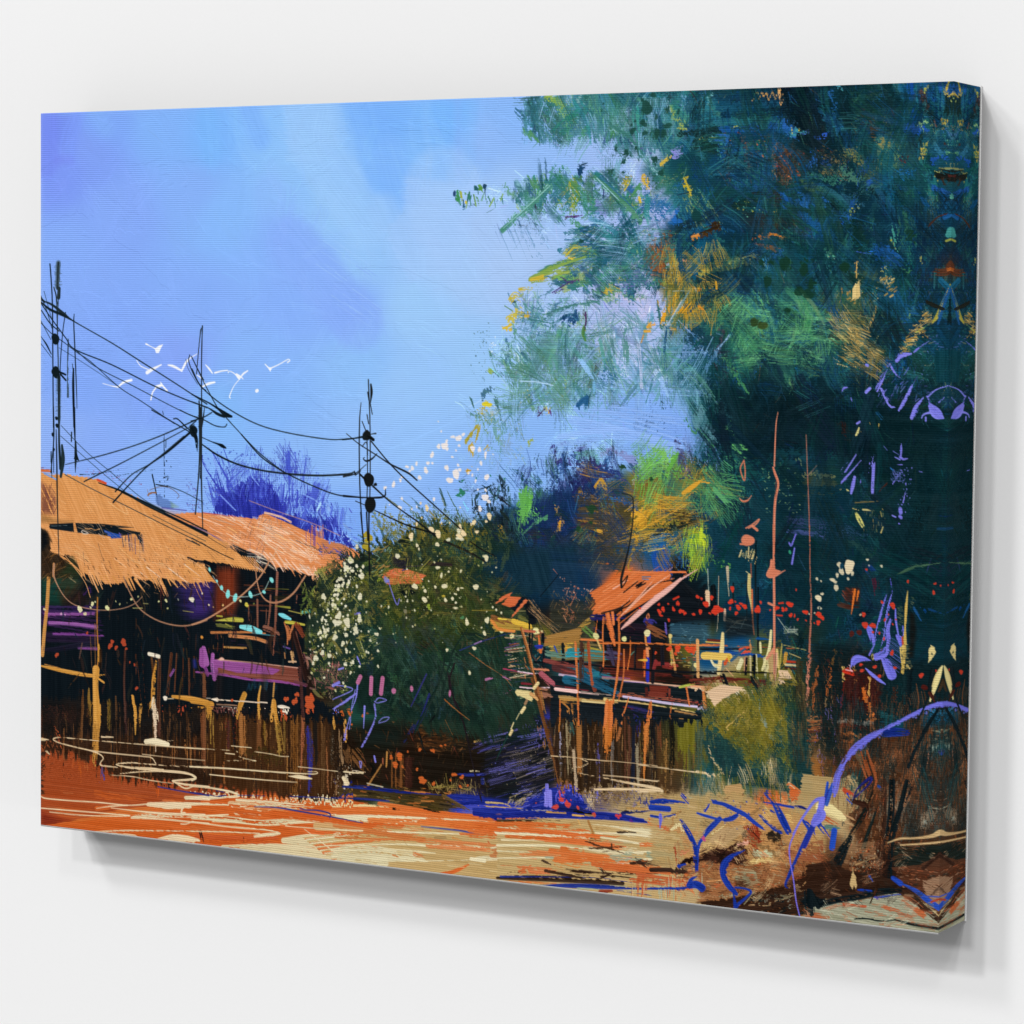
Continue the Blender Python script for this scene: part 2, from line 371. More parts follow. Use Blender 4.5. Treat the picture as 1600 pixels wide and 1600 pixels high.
# hanging clump at the very top,ragged over the sky
P1=[(818,150),(1080,140),(1070,220),(1000,235),(960,222),(940,215),(890,222),(850,220),(815,205)]
poly(P1,'3A7680',raw=True,a=.8,rough=10,dry=.22,ang=85,soft=5)
sc(P1,190,[('2F6F6A',3),('2A5F70',3),('3A7A62',2),('1F5068',2),('4F8E72',1),('6E9FB4',.6)],L=(14,44),w=(5,18),ang=(85,30),dry=(.4,.6),a=(.5,.9))
win(800,120,320)
for i in range(70):
    x=UN(60,760); y=UN(330,480); st([(x,y),(x+NO(0,40),y+UN(50,130))],UN(3,12),['3A7470','2F6078','4A8478'][IN(3)],a=.7,dry=.5)
for p,w,c in [([(250,150),(380,200),(420,260)],60,'8AA83A'),([(330,160),(330,230)],60,'7A9A3C'),([(430,150),(440,230)],30,'9AC0D8'),([(530,150),(560,200)],60,'7AA8A8'),([(150,170),(160,420)],110,'2A6078'),([(260,220),(280,400)],130,'26686A'),([(420,280),(640,300)],150,'3A7A70'),([(100,420),(220,500)],60,'4A8A5A'),([(700,200),(780,380)],80,'4A7E8E'),([(790,160),(770,390)],24,'2A6068'),([(620,170),(660,240)],90,'5A9480')]: st(p,w,c,dry=.4,a=.85)
for i in range(34): st([(740+i*6,390-i*4),(820+i*8,250-i*3+UN(-20,40))],UN(4,9),'8EB4DC',a=.7,dry=.35)
sc([(990,145),(1130,140),(1130,225),(1060,235),(990,225)],120,[('1D5870',3),('226068',2),('17506E',2),('2E7068',1),('5A94A4',.6)],L=(16,50),w=(5,18),ang=(85,25),dry=(.38,.58),a=(.5,.9))
for p,w,c,d in [([(760,370),(920,480),(1060,660),(1200,830)],34,'3F7A74',.25),([(760,380),(1000,580),(1150,780)],10,'8CBACC',.4),([(900,490),(1080,570)],10,'4A3A8A',.3),([(730,430),(700,560)],30,'3A5A90',.5),([(980,220),(1250,260),(1260,500)],60,'1E5A6A',.4),([(1250,220),(1290,330),(1370,400)],40,'9AA84A',.4),([(1290,380),(1370,400)],34,'B0A838',.4),([(1340,130),(1330,280)],60,'8AAED8',.4),([(1240,130),(1210,300)],30,'20464E',.35)]: st(p,w,c,dry=d,a=.9)
for x,y,rx,ry in [(1050,240,50,60),(1025,360,30,26),(1035,437,24,20),(1100,140,24,24),(1015,180,14,18),(940,420,28,26),(1125,312,14,22),(1215,250,14,26),(1298,272,16,22),(1215,380,40,24),(1130,440,34,50),(1180,440,30,40),(862,128,18,10),(712,208,8,8),(800,240,8,14),(690,275,12,10),(768,370,14,12),(808,560,16,16),(892,590,20,28),(872,660,16,20),(923,612,10,10),(970,560,18,18),(980,625,8,14),(1110,640,26,30),(1220,640,10,10),(1225,595,8,8),(840,600,8,8),(865,745,12,10),(915,740,6,6),(780,730,14,14),(1160,750,24,24),(1200,685,8,8),(960,345,10,12),(1110,270,16,14),(930,375,12,10)]: blob(x,y,rx,'24524A',ry=ry,wob=.35,a=.9)
# second branch reaching left
win(800,120,320)
sc([(790,292),(830,285),(880,268),(960,275),(1010,300),(1010,345),(960,345),(900,338),(850,340),(820,338)],200,[('2F7260',3),('2A6070',2.4),('4A8A58',1.6),('3A6A8A',1),('7A9A44',.8),('1E4E66',1.4)],L=(10,34),w=(4,14),ang=(80,30),dry=(.35,.58),a=(.5,.95))
for i in range(60):
    x=UN(200,900); y=800+UN(-40,60)+abs(x-520)*.1; st([(x,y),(x+NO(0,30),y-UN(50,130))],UN(3,14),['3A7A60','5A8A4A','2A5A78','3F7E7A'][IN(4)],a=.8,dry=.45)
for i in range(70):
    x=UN(220,800); y=950+UN(-40,60); st([(x,y),(x+NO(0,24),y+UN(50,140))],UN(3,12),['3A7068','2F5A80','7A86C8','5A8A58'][IN(4)],a=.75,dry=.5)
for p,w,c,d in [([(230,960),(330,800),(420,980)],120,'2E6E74',.3),([(470,820),(490,940),(470,1060)],90,'8A9A34',.35),([(440,830),(470,900)],40,'C0AE2E',.35),([(490,1000),(500,1080)],40,'6A8A3A',.4),([(520,770),(490,800)],34,'3A6A50',.2),([(560,870),(700,980)],140,'4A8A5E',.42),([(420,1094),(520,1085)],12,'4A2A6A',.2),([(100,1130),(300,1090),(420,1094)],8,'5A5AA0',.4),([(700,890),(715,950)],16,'3A3A7A',.3),([(690,980),(740,1080)],120,'7A8AC8',.45)]: st(p,w,c,dry=d,a=.9)
blob(530,735,24,'1E4A72',ry=34,ang=20); st([(525,695),(560,680),(585,672)],[10,16,4],'2A4A66'); st([(530,690),(575,690)],6,'2A4A66'); st([(530,760),(505,790)],30,'3A6A4A',dry=.2)
st([(-80,1200),(100,1040),(300,850)],46,'4A8A78',dry=.2); st([(-70,1180),(120,1010),(300,845)],8,'9ACAD0',dry=.4); st([(180,1010),(200,1060)],8,'3A2A4A')
st([(650,770),(820,930),(1000,1110)],70,'4A8A6A',dry=.3); st([(700,790),(900,980),(980,1060)],26,'2E6680',dry=.3); st([(660,790),(840,970)],10,'9AC4D8',dry=.4); st([(760,740),(840,860)],60,'245450',dry=.35)
win(700,280,130)
for p,w,c in [([(130,270),(160,520)],60,'2F5A88'),([(190,240),(230,460)],90,'3A8A5A'),([(240,250),(300,480)],60,'A8AE34'),([(330,250),(340,480)],60,'5A9A4A'),([(300,400),(320,560)],70,'2A5F80'),([(400,260),(420,480)],70,'3A7E6A'),([(520,140),(560,220)],70,'2A6270'),([(600,130),(660,220)],80,'5A9238'),([(690,110),(720,240)],50,'1F4A68'),([(500,480),(570,560)],30,'3A5A70')]: st(p,w,c,dry=.3,a=.95)
blob(120,270,34,'2A4A7A',ry=50); blob(340,440,20,'D8C028',ry=30); blob(700,130,40,'244A6C',ry=40)
for i in range(30): st([(120+UN(0,380),420+UN(0,90)),(110+UN(0,380)+10,560+UN(0,60))][0:1]*1+[(120+UN(0,380),560)],8,'3A5A80',a=.35,dry=.5)
# dragged pale scratches under the branch
win(800,120,320)
for i in range(46):
    x=UN(-140,240); y=1130+UN(-20,90); l=UN(90,300); st([(x,y),(x+l*.42,y+l)],UN(3,12),['4A7AA8','5A86B8','7A94C8','3F6A94'][IN(4)],a=.7,dry=.52)
st([(60,1140),(120,1350),(160,1440)],34,'3F6E94',dry=.45); st([(180,1140),(230,1290)],26,'3A6A80',dry=.45)
# middle clump
sc([(905,350),(1010,345),(1060,400),(1030,440),(960,470),(900,440),(850,445),(890,410)],210,[('2A6A6E',3),('20586E',2.6),('3F8060',1.6),('6E9448',1),('184A66',1.6),('86A04A',.6)],L=(16,60),w=(5,18),ang=(-25,30),dry=(.35,.58),a=(.5,.95))
for p,w,c,d in [([(150,1585),(300,1500),(520,1400),(700,1390)],60,'7A9A44',.3),([(200,1570),(240,1560)],46,'C8A838',.25),([(430,1390),(480,1340),(560,1340)],70,'B8A434',.3),([(440,1410),(470,1420)],16,'E0C038',.1),([(520,1200),(600,1300)],30,'3F7A76',.3),([(560,1220),(640,1180),(600,1280)],80,'2A5A86',.4),([(300,1500),(500,1420),(800,1360)],14,'3A7A6A',.3),([(640,1230),(900,1250)],160,'2A6A76',.4),([(700,1440),(860,1380)],140,'26647A',.4),([(880,1220),(1000,1230)],60,'A8B8E8',.4),([(960,1280),(1010,1400)],80,'7AA070',.45),([(820,1580),(900,1540),(1040,1460)],24,'3A7A60',.25),([(830,1575),(880,1560)],12,'D8B838',.2),([(860,1530),(960,1480)],70,'2A2A4E',.42)]: st(p,w,c,dry=d,a=.95)
for i in range(60):
    x=UN(850,1100); y=UN(1440,1600); st([(x,y),(x+UN(-60,60),y+UN(30,90))],UN(3,9),['5A4A9A','7A70B8','8A90D0','3A3A70'][IN(4)],a=.7,dry=.4)
# right part of this window: navy blues,olive,rust brushwork
for p,w,c,d in [([(1020,760),(1060,850)],60,'C8A234',.35),([(880,820),(860,880)],60,'C0A630',.35),([(900,790),(940,830)],50,'9A8A5A',.4),([(900,880),(930,910)],60,'2A5AA0',.35),([(980,860),(920,940)],50,'4A8A54',.35),([(1160,680),(1210,640)],34,'C8B050',.25),([(1070,800),(1130,860)],80,'245448',.35),([(1180,800),(1300,770),(1390,700)],70,'8A9A6A',.4),([(1260,600),(1310,590)],80,'8A8AD8',.3),([(1350,790),(1380,880),(1400,920)],34,'C8AE2A',.3),([(1100,900),(1110,950)],90,'8A9A40',.45),([(1150,980),(1220,960)],60,'A8CCE0',.4),([(990,950),(1000,980)],24,'D0B030',.2),([(1060,990),(1250,1080)],160,'1B5A94',.38),([(1290,880),(1420,1150)],130,'1C5C78',.35),([(1440,700),(1560,1050)],120,'15487E',.38),([(1270,1080),(1330,1190)],70,'1C60B0',.35),([(1260,1240),(1330,1160),(1440,1180)],60,'14343C',.3),([(1420,1040),(1460,1100)],90,'17444A',.2)]: st(p,w,c,dry=d,a=.9)
for i in range(40): st([(1250+i*6+UN(-10,10),860+UN(0,80)),(1340+i*8,1150+UN(-60,60))],UN(4,12),['1C5060','3A7A6A','0F3A50','4A8A7A','8A9A54'][IN(5)],a=.7,dry=.42)
for i in range(60):
    x=1060+UN(0,210); st([(x,1240+UN(-40,120)),(x+UN(-60,20),1440+UN(-40,120))],UN(4,14),['8A5028','6A3A1E','A8622E','2A5A5A'][IN(4)],a=.8,dry=.44)
st([(1080,1370),(1150,1480),(1140,1560)],120,'7E4A26',dry=.4,a=.9); st([(1160,1380),(1130,1560)],40,'9A5C2C',dry=.42)
st([(1600,1160),(1480,1210),(1400,1270)],[70,50,30],'4A3218',dry=.2); st([(1405,1250),(1450,1235)],30,'D0883A',dry=.1); st([(1480,1210),(1500,1195)],10,'D8A040')
blob(1435,1080,40,'17484A',ry=44,wob=.15); st([(1300,1240),(1310,1490),(1330,1510)],[60,70,60],'1A4A66',dry=.15); st([(1480,1300),(1400,1600)],110,'165C7A',dry=.25); st([(1350,1400),(1365,1470)],16,'C88A70',dry=.2)
st([(1280,430),(1420,450),(1600,440)],60,'16383C',dry=.2); st([(1480,470),(1600,470)],30,'8A8A34',dry=.4); st([(1440,520),(1600,560)],90,'14383C',dry=.25)
win(1100,120,220)
for p,w,c,d,a in [([(0,300),(130,560)],200,'226E78',.3,.7),([(150,200),(500,230),(800,180)],140,'12415C',.3,.8),([(300,270),(900,290)],90,'0E3550',.35,.8),([(180,340),(900,360)],160,'14506E',.35,.7),([(180,480),(800,500)],120,'1C6070',.4,.7),([(200,600),(900,600)],120,'1450A0',.42,.7),([(560,210),(860,200)],60,'A8824A',.48,.9),([(660,210),(720,250)],46,'C89450',.42,.9),([(850,170),(860,250)],60,'D8A060',.38,.95),([(920,140),(900,500)],130,'0C2634',.25,.8),([(1000,130),(1180,130),(1200,700)],330,'081F2C',.1,.85),([(1000,300),(1180,780)],220,'09222C',.15,.8),([(950,500),(1140,510)],20,'2E6AA0',.3,.9),([(900,520),(1000,640),(1040,700)],90,'1F5AA8',.42,.9),([(1000,660),(1120,640)],90,'3A8A96',.35,.9),([(990,610),(1040,590)],36,'D0C84A',.2,.95),([(890,570),(910,540)],30,'B8B840',.3,.9),([(340,560),(400,580)],34,'B0B43A',.3,.9),([(1100,640),(1150,610)],50,'3A5AA8',.3,.9),([(0,680),(60,590),(170,600),(150,700)],90,'14383A',.1,.95),([(0,705),(180,690)],30,'8A8A30',.3,.9),([(30,780),(110,860)],110,'16403A',.2,.9),([(150,690),(250,700),(200,860)],90,'2A66B4',.35,.85)]: st(p,w,c,dry=d,a=a)
for i in range(60):
    x,y=UN(200,900),UN(640,760); st([(x,y),(x+UN(-60,60),y+UN(-20,20))],UN(5,26),['6A3A28','8A4A2A','5A3428','A86038','4A3A3A'][IN(5)],a=.75,dry=.42)
for i in range(80):
    x=UN(200,900); st([(x,760+UN(-20,60)),(x+UN(-10,30),1000+UN(0,300))],UN(6,30),['1C5A74','1A5080','5A4034','266A70','17466A','1E5A90'][IN(6)],a=.6,dry=.45)
for i in range(50):
    x=UN(780,1080); st([(x,760+UN(-20,100)),(x+UN(-40,10),1100+UN(0,220))],UN(6,26),['4A2E20','5A3A28','3A2A24','6A4430','2A2A28'][IN(5)],a=.75,dry=.42)
for i in range(40): st([(805+UN(-20,20),720+i*10),(800+UN(-14,20),760+i*10)],UN(4,10),['B07A44','D09A60','8A5A3A'][IN(3)],a=.8,dry=.35)
spl([(1150,205),(1250,215),(1260,270),(1230,280)],26,(.6,3),['A04A34','C06A44','8A3A3A']); spl([(1210,140),(1225,140),(1222,158),(1208,158)],10,(1,2.6),['E0A868'])
for i in range(60):
    y=780+UN(0,320); st([(1290+UN(0,60),y),(1500,y+40+UN(-30,60)),(1640,y+110+UN(-30,60))],UN(5,18),['5A4A28','8A6A38','3A5A4A','2A4A40','A07A40','22504E'][IN(6)],a=.7,dry=.42)
for p,w,c,d in [([(1330,880),(1500,900)],100,'8A3A22',.45),([(1290,690),(1320,650),(1400,640)],40,'2A5ACC',.25),([(1240,850),(1230,960),(1200,1040)],60,'2560B8',.3),([(1330,930),(1450,990)],90,'1E4A9A',.4),([(1150,1130),(1600,1180)],80,'2E6A58',.4),([(1150,1190),(1400,1300)],120,'3A5A3A',.42),([(900,1380),(1000,1480)],160,'1A56A8',.35),([(1100,1400),(1420,1390)],150,'1B58A0',.38),([(1480,1440),(1540,1560)],90,'0E2630',.3),([(1330,1500),(1420,1480)],16,'A0B43A',.25),([(810,1540),(840,1520)],30,'D0A038',.15),([(380,1460),(560,1400),(750,1560)],130,'12302C',.35),([(600,1330),(760,1330)],100,'2E2620',.4),([(820,1340),(840,1500)],90,'2A2A28',.4),([(1400,160),(1480,300),(1420,440)],70,'1F5A9A',.42),([(1500,90),(1540,140)],60,'4A9AAA',.35),([(1300,260),(1370,300)],14,'3A6AA8',.2),([(1480,470),(1560,640)],100,'1A5A84',.42)]: st(p,w,c,dry=d,a=.85)
spl([(1150,310),(1200,310),(1205,330),(1160,340)],30,(.4,1.6),['6AB89A','C0C84A','9AA050'])
# top right corner
win(1320,120,220)
for p,w,c,d,a in [([(60,200),(300,120)],200,'12383A',.2,.8),([(0,120),(40,700)],160,'0C2C34',.2,.8),([(160,150),(560,300)],260,'1A4A44',.35,.7),([(300,300),(480,560)],260,'143C3A',.3,.8),([(420,110),(560,480)],120,'12343A',.42,.8),([(640,100),(700,560)],110,'16587C',.35,.85),([(740,80),(790,540)],130,'1450A8',.38,.85),([(700,560),(900,640)],120,'1A4EB0',.35,.8),([(800,90),(820,340)],40,'1C6A7C',.35,.8),([(870,130),(900,260),(930,400)],60,'4A2E26',.22,.95),([(860,140),(890,150)],50,'6A3A28',.3,.8),([(920,100),(920,130)],46,'C8B83A',.1,.9),([(890,300),(900,400),(960,480)],60,'2A7A84',.3,.7),([(970,180),(1010,280)],130,'1E569C',.32,.85),([(1000,240),(970,280),(1040,170)],14,'10242E',.2,.9),([(1090,120),(1200,130),(1250,100)],120,'1B4E9A',.3,.7),([(1060,160),(1080,420)],150,'1F6070',.36,.8),([(950,420),(1000,560),(1120,540)],70,'16383C',.2,.9),([(1180,240),(1180,380)],120,'14302E',.2,.95),([(120,480),(330,540),(420,620)],40,'3A7A9A',.42,.8),([(180,380),(380,580)],60,'56392A',.42,.85),([(200,500),(420,610)],50,'4A2E20',.4,.85)]: st(p,w,c,dry=d,a=a)
for i in range(70):
    x,y=UN(60,480),UN(120,620); l=UN(60,240); s=1 if i % 2 else -1; st([(x,y),(x+l*.7,y+l*.7*s)],UN(3,12),['1A4A3A','0C2A30','3A6A4A','2A5A7A','5A5A34','0A2228'][IN(6)],a=.8,dry=.42)
for i in range(50):
    x,y=UN(120,480),UN(560,800); st([(x,y),(x+UN(40,130),y-UN(-50,60))],UN(4,16),['3A2A1C','5A4428','4A3420','6A3A1E'][IN(4)],a=.75,dry=.42)
poly([(370,680),(540,620),(700,640),(640,1000),(540,1030),(350,1010)],'3E6A54',a=.85,dry=.3,ang=100,rough=10); poly([(520,640),(720,640),(680,980),(540,960)],'1C586A',a=.85,dry=.3,ang=100,soft=4)
for i in range(90):
    x=UN(350,620); y=UN(640,960); st([(x,y),(x-UN(4,30),y+UN(40,140))],UN(3,9),['9A9A44','B08A30','5A8A5A','7A9A54','3A6A4A'][IN(5)],a=.8,dry=.4)
for p,w,c,d in [([(440,700),(400,800),(360,920)],60,'C08A28',.3),([(420,760),(390,850)],34,'D89A30',.25),([(540,620),(530,670)],14,'C8B048',.2),([(560,870),(540,1020)],40,'A0A040',.42),([(330,800),(320,960)],70,'2A1E1A',.3),([(660,870),(650,970)],60,'5A2A24',.35),([(640,960),(660,970)],40,'7A2A2A',.2),([(860,720),(870,800)],90,'10282A',.3),([(910,780),(880,900),(860,980)],46,'B09A38',.35),([(935,800),(900,960)],14,'8AB858',.25),([(900,800),(870,940)],10,'D8C25A',.2),([(830,545),(920,540)],26,'8AB070',.3),([(840,560),(880,640),(910,650)],20,'6A9A70',.35),([(0,840),(150,900),(200,970)],120,'6A6A3A',.42),([(60,860),(210,960)],26,'C0A030',.4),([(0,1050),(160,1130)],160,'3A6A58',.4),([(280,900),(200,1100),(140,1320)],110,'1A4E94',.35),([(280,1180),(230,1260)],90,'1C50B0',.38),([(740,1020),(760,1110)],40,'7A8A44',.4),([(380,1040),(390,1110)],30,'8A9A4A',.42),([(270,1250),(430,1500)],40,'0E2A34',.25),([(320,1250),(370,1340)],12,'C0A848',.3),([(280,1240),(330,1230)],10,'B8A040',.3),([(60,1520),(180,1400)],40,'A0A844',.48),([(100,1400),(0,1560)],120,'1A4E8E',.4),([(600,1150),(900,1200)],120,'0F444C',.2),([(600,1350),(850,1500)],200,'0F3F48',.2)]: st(p,w,c,dry=d,a=.9)
# kaleidoscope-like fold at the right edge (mirrored on the side of the canvas)
for p,w,c,d in [([(1170,50),(1145,130)],[20,40],'D0B03A',.1),([(1120,150),(1160,190),(1200,180),(1230,160)],26,'C0A038',.25),([(1200,240),(1240,260)],14,'9AA85A',.2),([(1080,510),(1120,450),(1160,510)],14,'C8A83A',.1),([(1100,490),(1145,490)],36,'B89A38',.3),([(1170,440),(1250,430)],30,'8A9A44',.45),([(1000,530),(1080,530)],30,'6A3A2A',.3),([(1100,560),(1200,570),(1245,560)],12,'A88A44',.3),([(960,570),(1080,640),(1200,700)],20,'7A8A54',.4),([(1120,600),(1220,660)],14,'3A6ABA',.2),([(1130,690),(1200,720)],60,'3A8A8A',.35),([(1160,720),(1190,740)],40,'6AA87A',.3),([(1130,770),(1160,790)],60,'4A2A2A',.3),([(1170,800),(1240,830)],40,'1A2A3A',.3),([(1010,780),(1080,880)],80,'2A6A8A',.42),([(1160,872),(1200,876)],34,'6AA868',.15),([(1020,980),(1140,900)],90,'1A4EA8',.38),([(1165,950),(1180,1020)],12,'9A9050',.2),([(1060,1090),(1130,1050),(1250,1050)],40,'8A8A50',.4),([(1055,1095),(1070,1080)],26,'C8CC6A',.1),([(1020,1160),(1060,1100)],16,'A8A84A',.25),([(1090,1120),(1240,1140)],120,'1A1C18',.2),([(1120,1180),(1120,1230)],60,'3A2A20',.3),([(1200,1150),(1220,1160)],40,'5A2A24',.2),([(1020,1260),(1140,1290)],80,'184E98',.35),([(1170,1310),(1180,1350)],30,'6ABE9A',.15),([(1150,1380),(1160,1420)],60,'1C2E34',.3),([(985,1370),(995,1400)],14,'8A7A44',.2)]: st(p,w,c,dry=d,a=.92)
# --- tree: middle,glowing opening,green heart,golden scratches
win(700,400,260)
sc([(800,470),(880,465),(905,520),(940,560),(935,640),(880,640),(830,640),(790,600),(770,560),(790,530)],300,[('4A8480',3),('3A6E80',2.4),('5A8E6A',2),('86A0C8',1.2),('6A9A80',1),('2A5A78',1)],L=(14,46),w=(2,10),ang=(70,40),dry=(.48,.68),a=(.5,.9))
poly([(830,520),(900,520),(930,560),(925,620),(880,635),(800,630),(790,590)],'4F8478',a=.6,raw=True,rough=10,dry=.35,ang=80)
for p,w,c,d,a in [([(800,230),(900,210),(1060,160),(1250,90)],60,'8AA046',.3,.9),([(800,230),(860,225),(910,200)],40,'C8B03A',.2,.9),([(860,150),(1050,70),(1300,30)],16,'3F7E6A',.3,.9),([(600,420),(640,370),(690,400)],80,'C8B43A',.28,.9),([(690,330),(770,320)],60,'C4AE38',.25,.9),([(700,390),(740,360)],50,'8AA068',.4,.8),([(530,690),(600,660)],36,'D8B838',.1,.9),([(580,600),(700,530)],66,'C4B444',.3,.9),([(600,670),(740,570)],24,'7A9A6A',.35,.8),([(740,575),(775,570)],36,'C8A838',.15,.9),([(1000,350),(1150,260),(1240,220)],14,'4A3478',.1,.95),([(1090,200),(1140,245),(1200,235)],12,'40346E',.2,.9),([(775,590),(830,470)],10,'5A6AB0',.2,.9),([(730,430),(900,400)],90,'8A98D8',.52,.6),([(770,600),(900,625),(1010,640),(1110,580),(1240,550)],12,'3A7478',.1,.95),([(930,570),(1050,510),(1200,470),(1450,430)],26,'3F7672',.32,.9),([(1000,540),(1250,490),(1400,490)],60,'5E88A4',.52,.8),([(1170,300),(1220,290)],60,'2A6A74',.2,.9),([(1220,260),(1400,220),(1500,200)],130,'2E7068',.42,.9),([(1230,130),(1380,90)],120,'6A90B4',.55,.8),([(1080,460),(1200,440),(1240,380)],110,'5A988A',.45,.85),([(1320,540),(1325,620),(1310,710)],22,'4A2A5A',.1,.95),([(1310,690),(1300,740),(1330,820)],60,'4A7E3E',.3,.9),([(1290,690),(1300,700)],26,'C8A838',.1,.9),([(1110,590),(1160,570),(1240,570),(1180,640)],60,'1E4A78',.15,.95),([(1230,640),(1290,580)],30,'7A9E5A',.35,.9),([(1050,660),(1240,680)],12,'7A9A6A',.4,.8),([(1500,320),(1600,280)],70,'B8A038',.4,.9),([(1480,350),(1500,330)],20,'4A2A24',.1,.9),([(1390,400),(1480,380)],60,'264E5A',.42,.8)]: st(p,w,c,dry=d,a=a)
for i in range(150):
    x,y=UN(1340,1640),UN(470,900); st([(x,y),(x+UN(-120,120),y+UN(-30,70))],UN(3,9),['8A9CC8','A8B4DC','5A7A9A','6A8AA8','B4B8D8','7A7A9A'][IN(6)],a=.75,dry=.42)
for i in range(70):
    x,y=UN(1360,1560),UN(800,1080); st([(x,y),(x+UN(-20,20),y+UN(40,130))],UN(3,10),['8A6A3A','5A4A30','B8963A','6A5A4A','3A6A6A'][IN(5)],a=.75,dry=.42)
for i in range(130):
    x,y=UN(640,1400),UN(700,1240); a_=rng.choice([80,100,40,140,5]); l=UN(40,160); st([(x,y),(x+l*np.cos(np.radians(a_)),y+l*np.sin(np.radians(a_)))],UN(3,8),['4A8478','9CC0E8','2E6070','5E9A70','8AB4DC','3A5A84'][IN(6)],a=.75,dry=.4)
for i in range(70):
    x,y=UN(700,1150),UN(1180,1480); st([(x,y),(x+UN(-30,30),y+UN(-30,40))],UN(6,18),['B8A83A','7A8A3A','3A6A50','D0B838','5A7A48'][IN(5)],a=.85,dry=.3)
for p,w,c,d,a in [([(680,1080),(1000,1110),(1200,1140)],130,'5A8A70',.42,.8),([(1000,820),(1200,820),(1260,1000)],260,'4A8272',.4,.8),([(560,940),(600,1080)],70,'2F5E78',.42,.85),([(720,920),(860,1040)],90,'34607A',.48,.8),([(880,900),(990,1050)],90,'5A8A4E',.4,.85),([(400,900),(470,1100),(620,1250),(760,1440)],40,'4A7E6A',.35,.9),([(480,1130),(700,1420)],16,'9CC4E4',.35,.8),([(690,1200),(860,1210),(1010,1240)],16,'A8CCE8',.35,.85),([(380,1090),(440,1130)],40,'8AA84A',.25,.9),([(340,1420),(410,1425)],46,'DCC828',.15,.95),([(300,1480),(360,1480)],46,'B0A030',.3,.9),([(330,1360),(450,1260)],60,'34607A',.45,.9),([(470,1380),(520,1540)],60,'2E5A5A',.35,.9),([(430,1490),(480,1480)],40,'A8B8D0',.2,.8),([(220,1370),(250,1460)],16,'2A5A54',.25,.9),([(200,1510),(460,1600)],24,'4A7E78',.35,.9),([(860,1540),(930,1470)],16,'4A2A5A',.1,.95),([(970,1480),(990,1530)],16,'5A3A8A',.1,.9),([(860,1460),(880,1540)],10,'4A2A4A',.2,.9),([(940,1480),(970,1480)],36,'C8A040',.25,.9),([(1250,1430),(1330,1360),(1330,1420)],60,'1E5484',.15,.95),([(1355,1350),(1350,1460)],9,'24404A',.1,.9),([(1020,1440),(1080,1540)],16,'4A7A4A',.3,.9),([(1080,1540),(1170,1460)],16,'6A8A4A',.4,.8),([(1080,1350),(1150,1440)],40,'9A9A50',.5,.8),([(1440,1100),(1560,1260)],130,'1F5A7A',.35,.9),([(1400,1120),(1520,1330)],20,'8ABCE0',.35,.8)]: st(p,w,c,dry=d,a=a)
spl([(735,520),(770,500),(775,590),(760,600),(735,580)],60,(.4,1.5),['3A5A6A','4A6A7A'],a=.8)
win(940,400,260)
for p,w,c,d,a in [([(390,380),(420,560),(330,640)],190,'B8BCE4',.3,.75),([(420,560),(500,420)],160,'C0BEE0',.35,.7),([(120,360),(440,440)],40,'C8C0DA',.4,.8),([(60,280),(300,370),(420,420)],46,'5A8A70',.42,.85),([(30,320),(90,270)],70,'B8A43A',.4,.9),([(180,150),(330,60)],80,'2A2A48',.48,.9),([(150,240),(260,170)],20,'A8B03A',.25,.9),([(240,280),(420,150)],120,'6A64AA',.5,.8),([(330,300),(510,325)],12,'3A5A70',.2,.9),([(440,30),(520,160),(560,210)],120,'8A4E24',.45,.9),([(560,40),(600,130)],120,'7A4420',.45,.9),([(650,100),(700,60)],80,'A8BCE0',.4,.8),([(760,100),(740,150)],60,'14465E',.1,.95),([(780,0),(760,130)],56,'16506A',.1,.95),([(860,80),(840,320)],110,'185A80',.22,.9),([(640,220),(780,200)],50,'A8A050',.42,.9),([(740,210),(740,300),(720,350)],60,'C8983A',.35,.9),([(1000,120),(1400,30)],130,'5E6A38',.42,.9),([(940,150),(1280,40),(1500,-20)],30,'A09A48',.35,.9),([(950,280),(1100,270)],100,'B48A2E',.42,.95),([(1095,250),(1100,310)],34,'D8A030',.15,.95),([(860,350),(1200,400)],180,'5A6434',.42,.9),([(700,400),(620,540),(570,640)],100,'D89A24',.28,.95),([(740,540),(840,420)],130,'D89A24',.25,.95),([(800,560),(990,500)],110,'9A7A28',.4,.95),([(930,490),(970,510)],50,'E08A24',.2,.95),([(840,260),(880,300),(940,320)],14,'C08A34',.1,.9),([(930,290),(940,330)],30,'A04A24',.2,.9),([(880,310),(920,320)],26,'B8A8A0',.25,.9)]: st(p,w,c,dry=d,a=a)
for i in range(60):
    x,y=UN(620,1300),UN(150,620); st([(x,y),(x+UN(-80,30),y+UN(20,110))],UN(4,10),['C89428','8A7A30','D8A02A','6A6A34','2A5A54','A88A34'][IN(6)],a=.85,dry=.4)
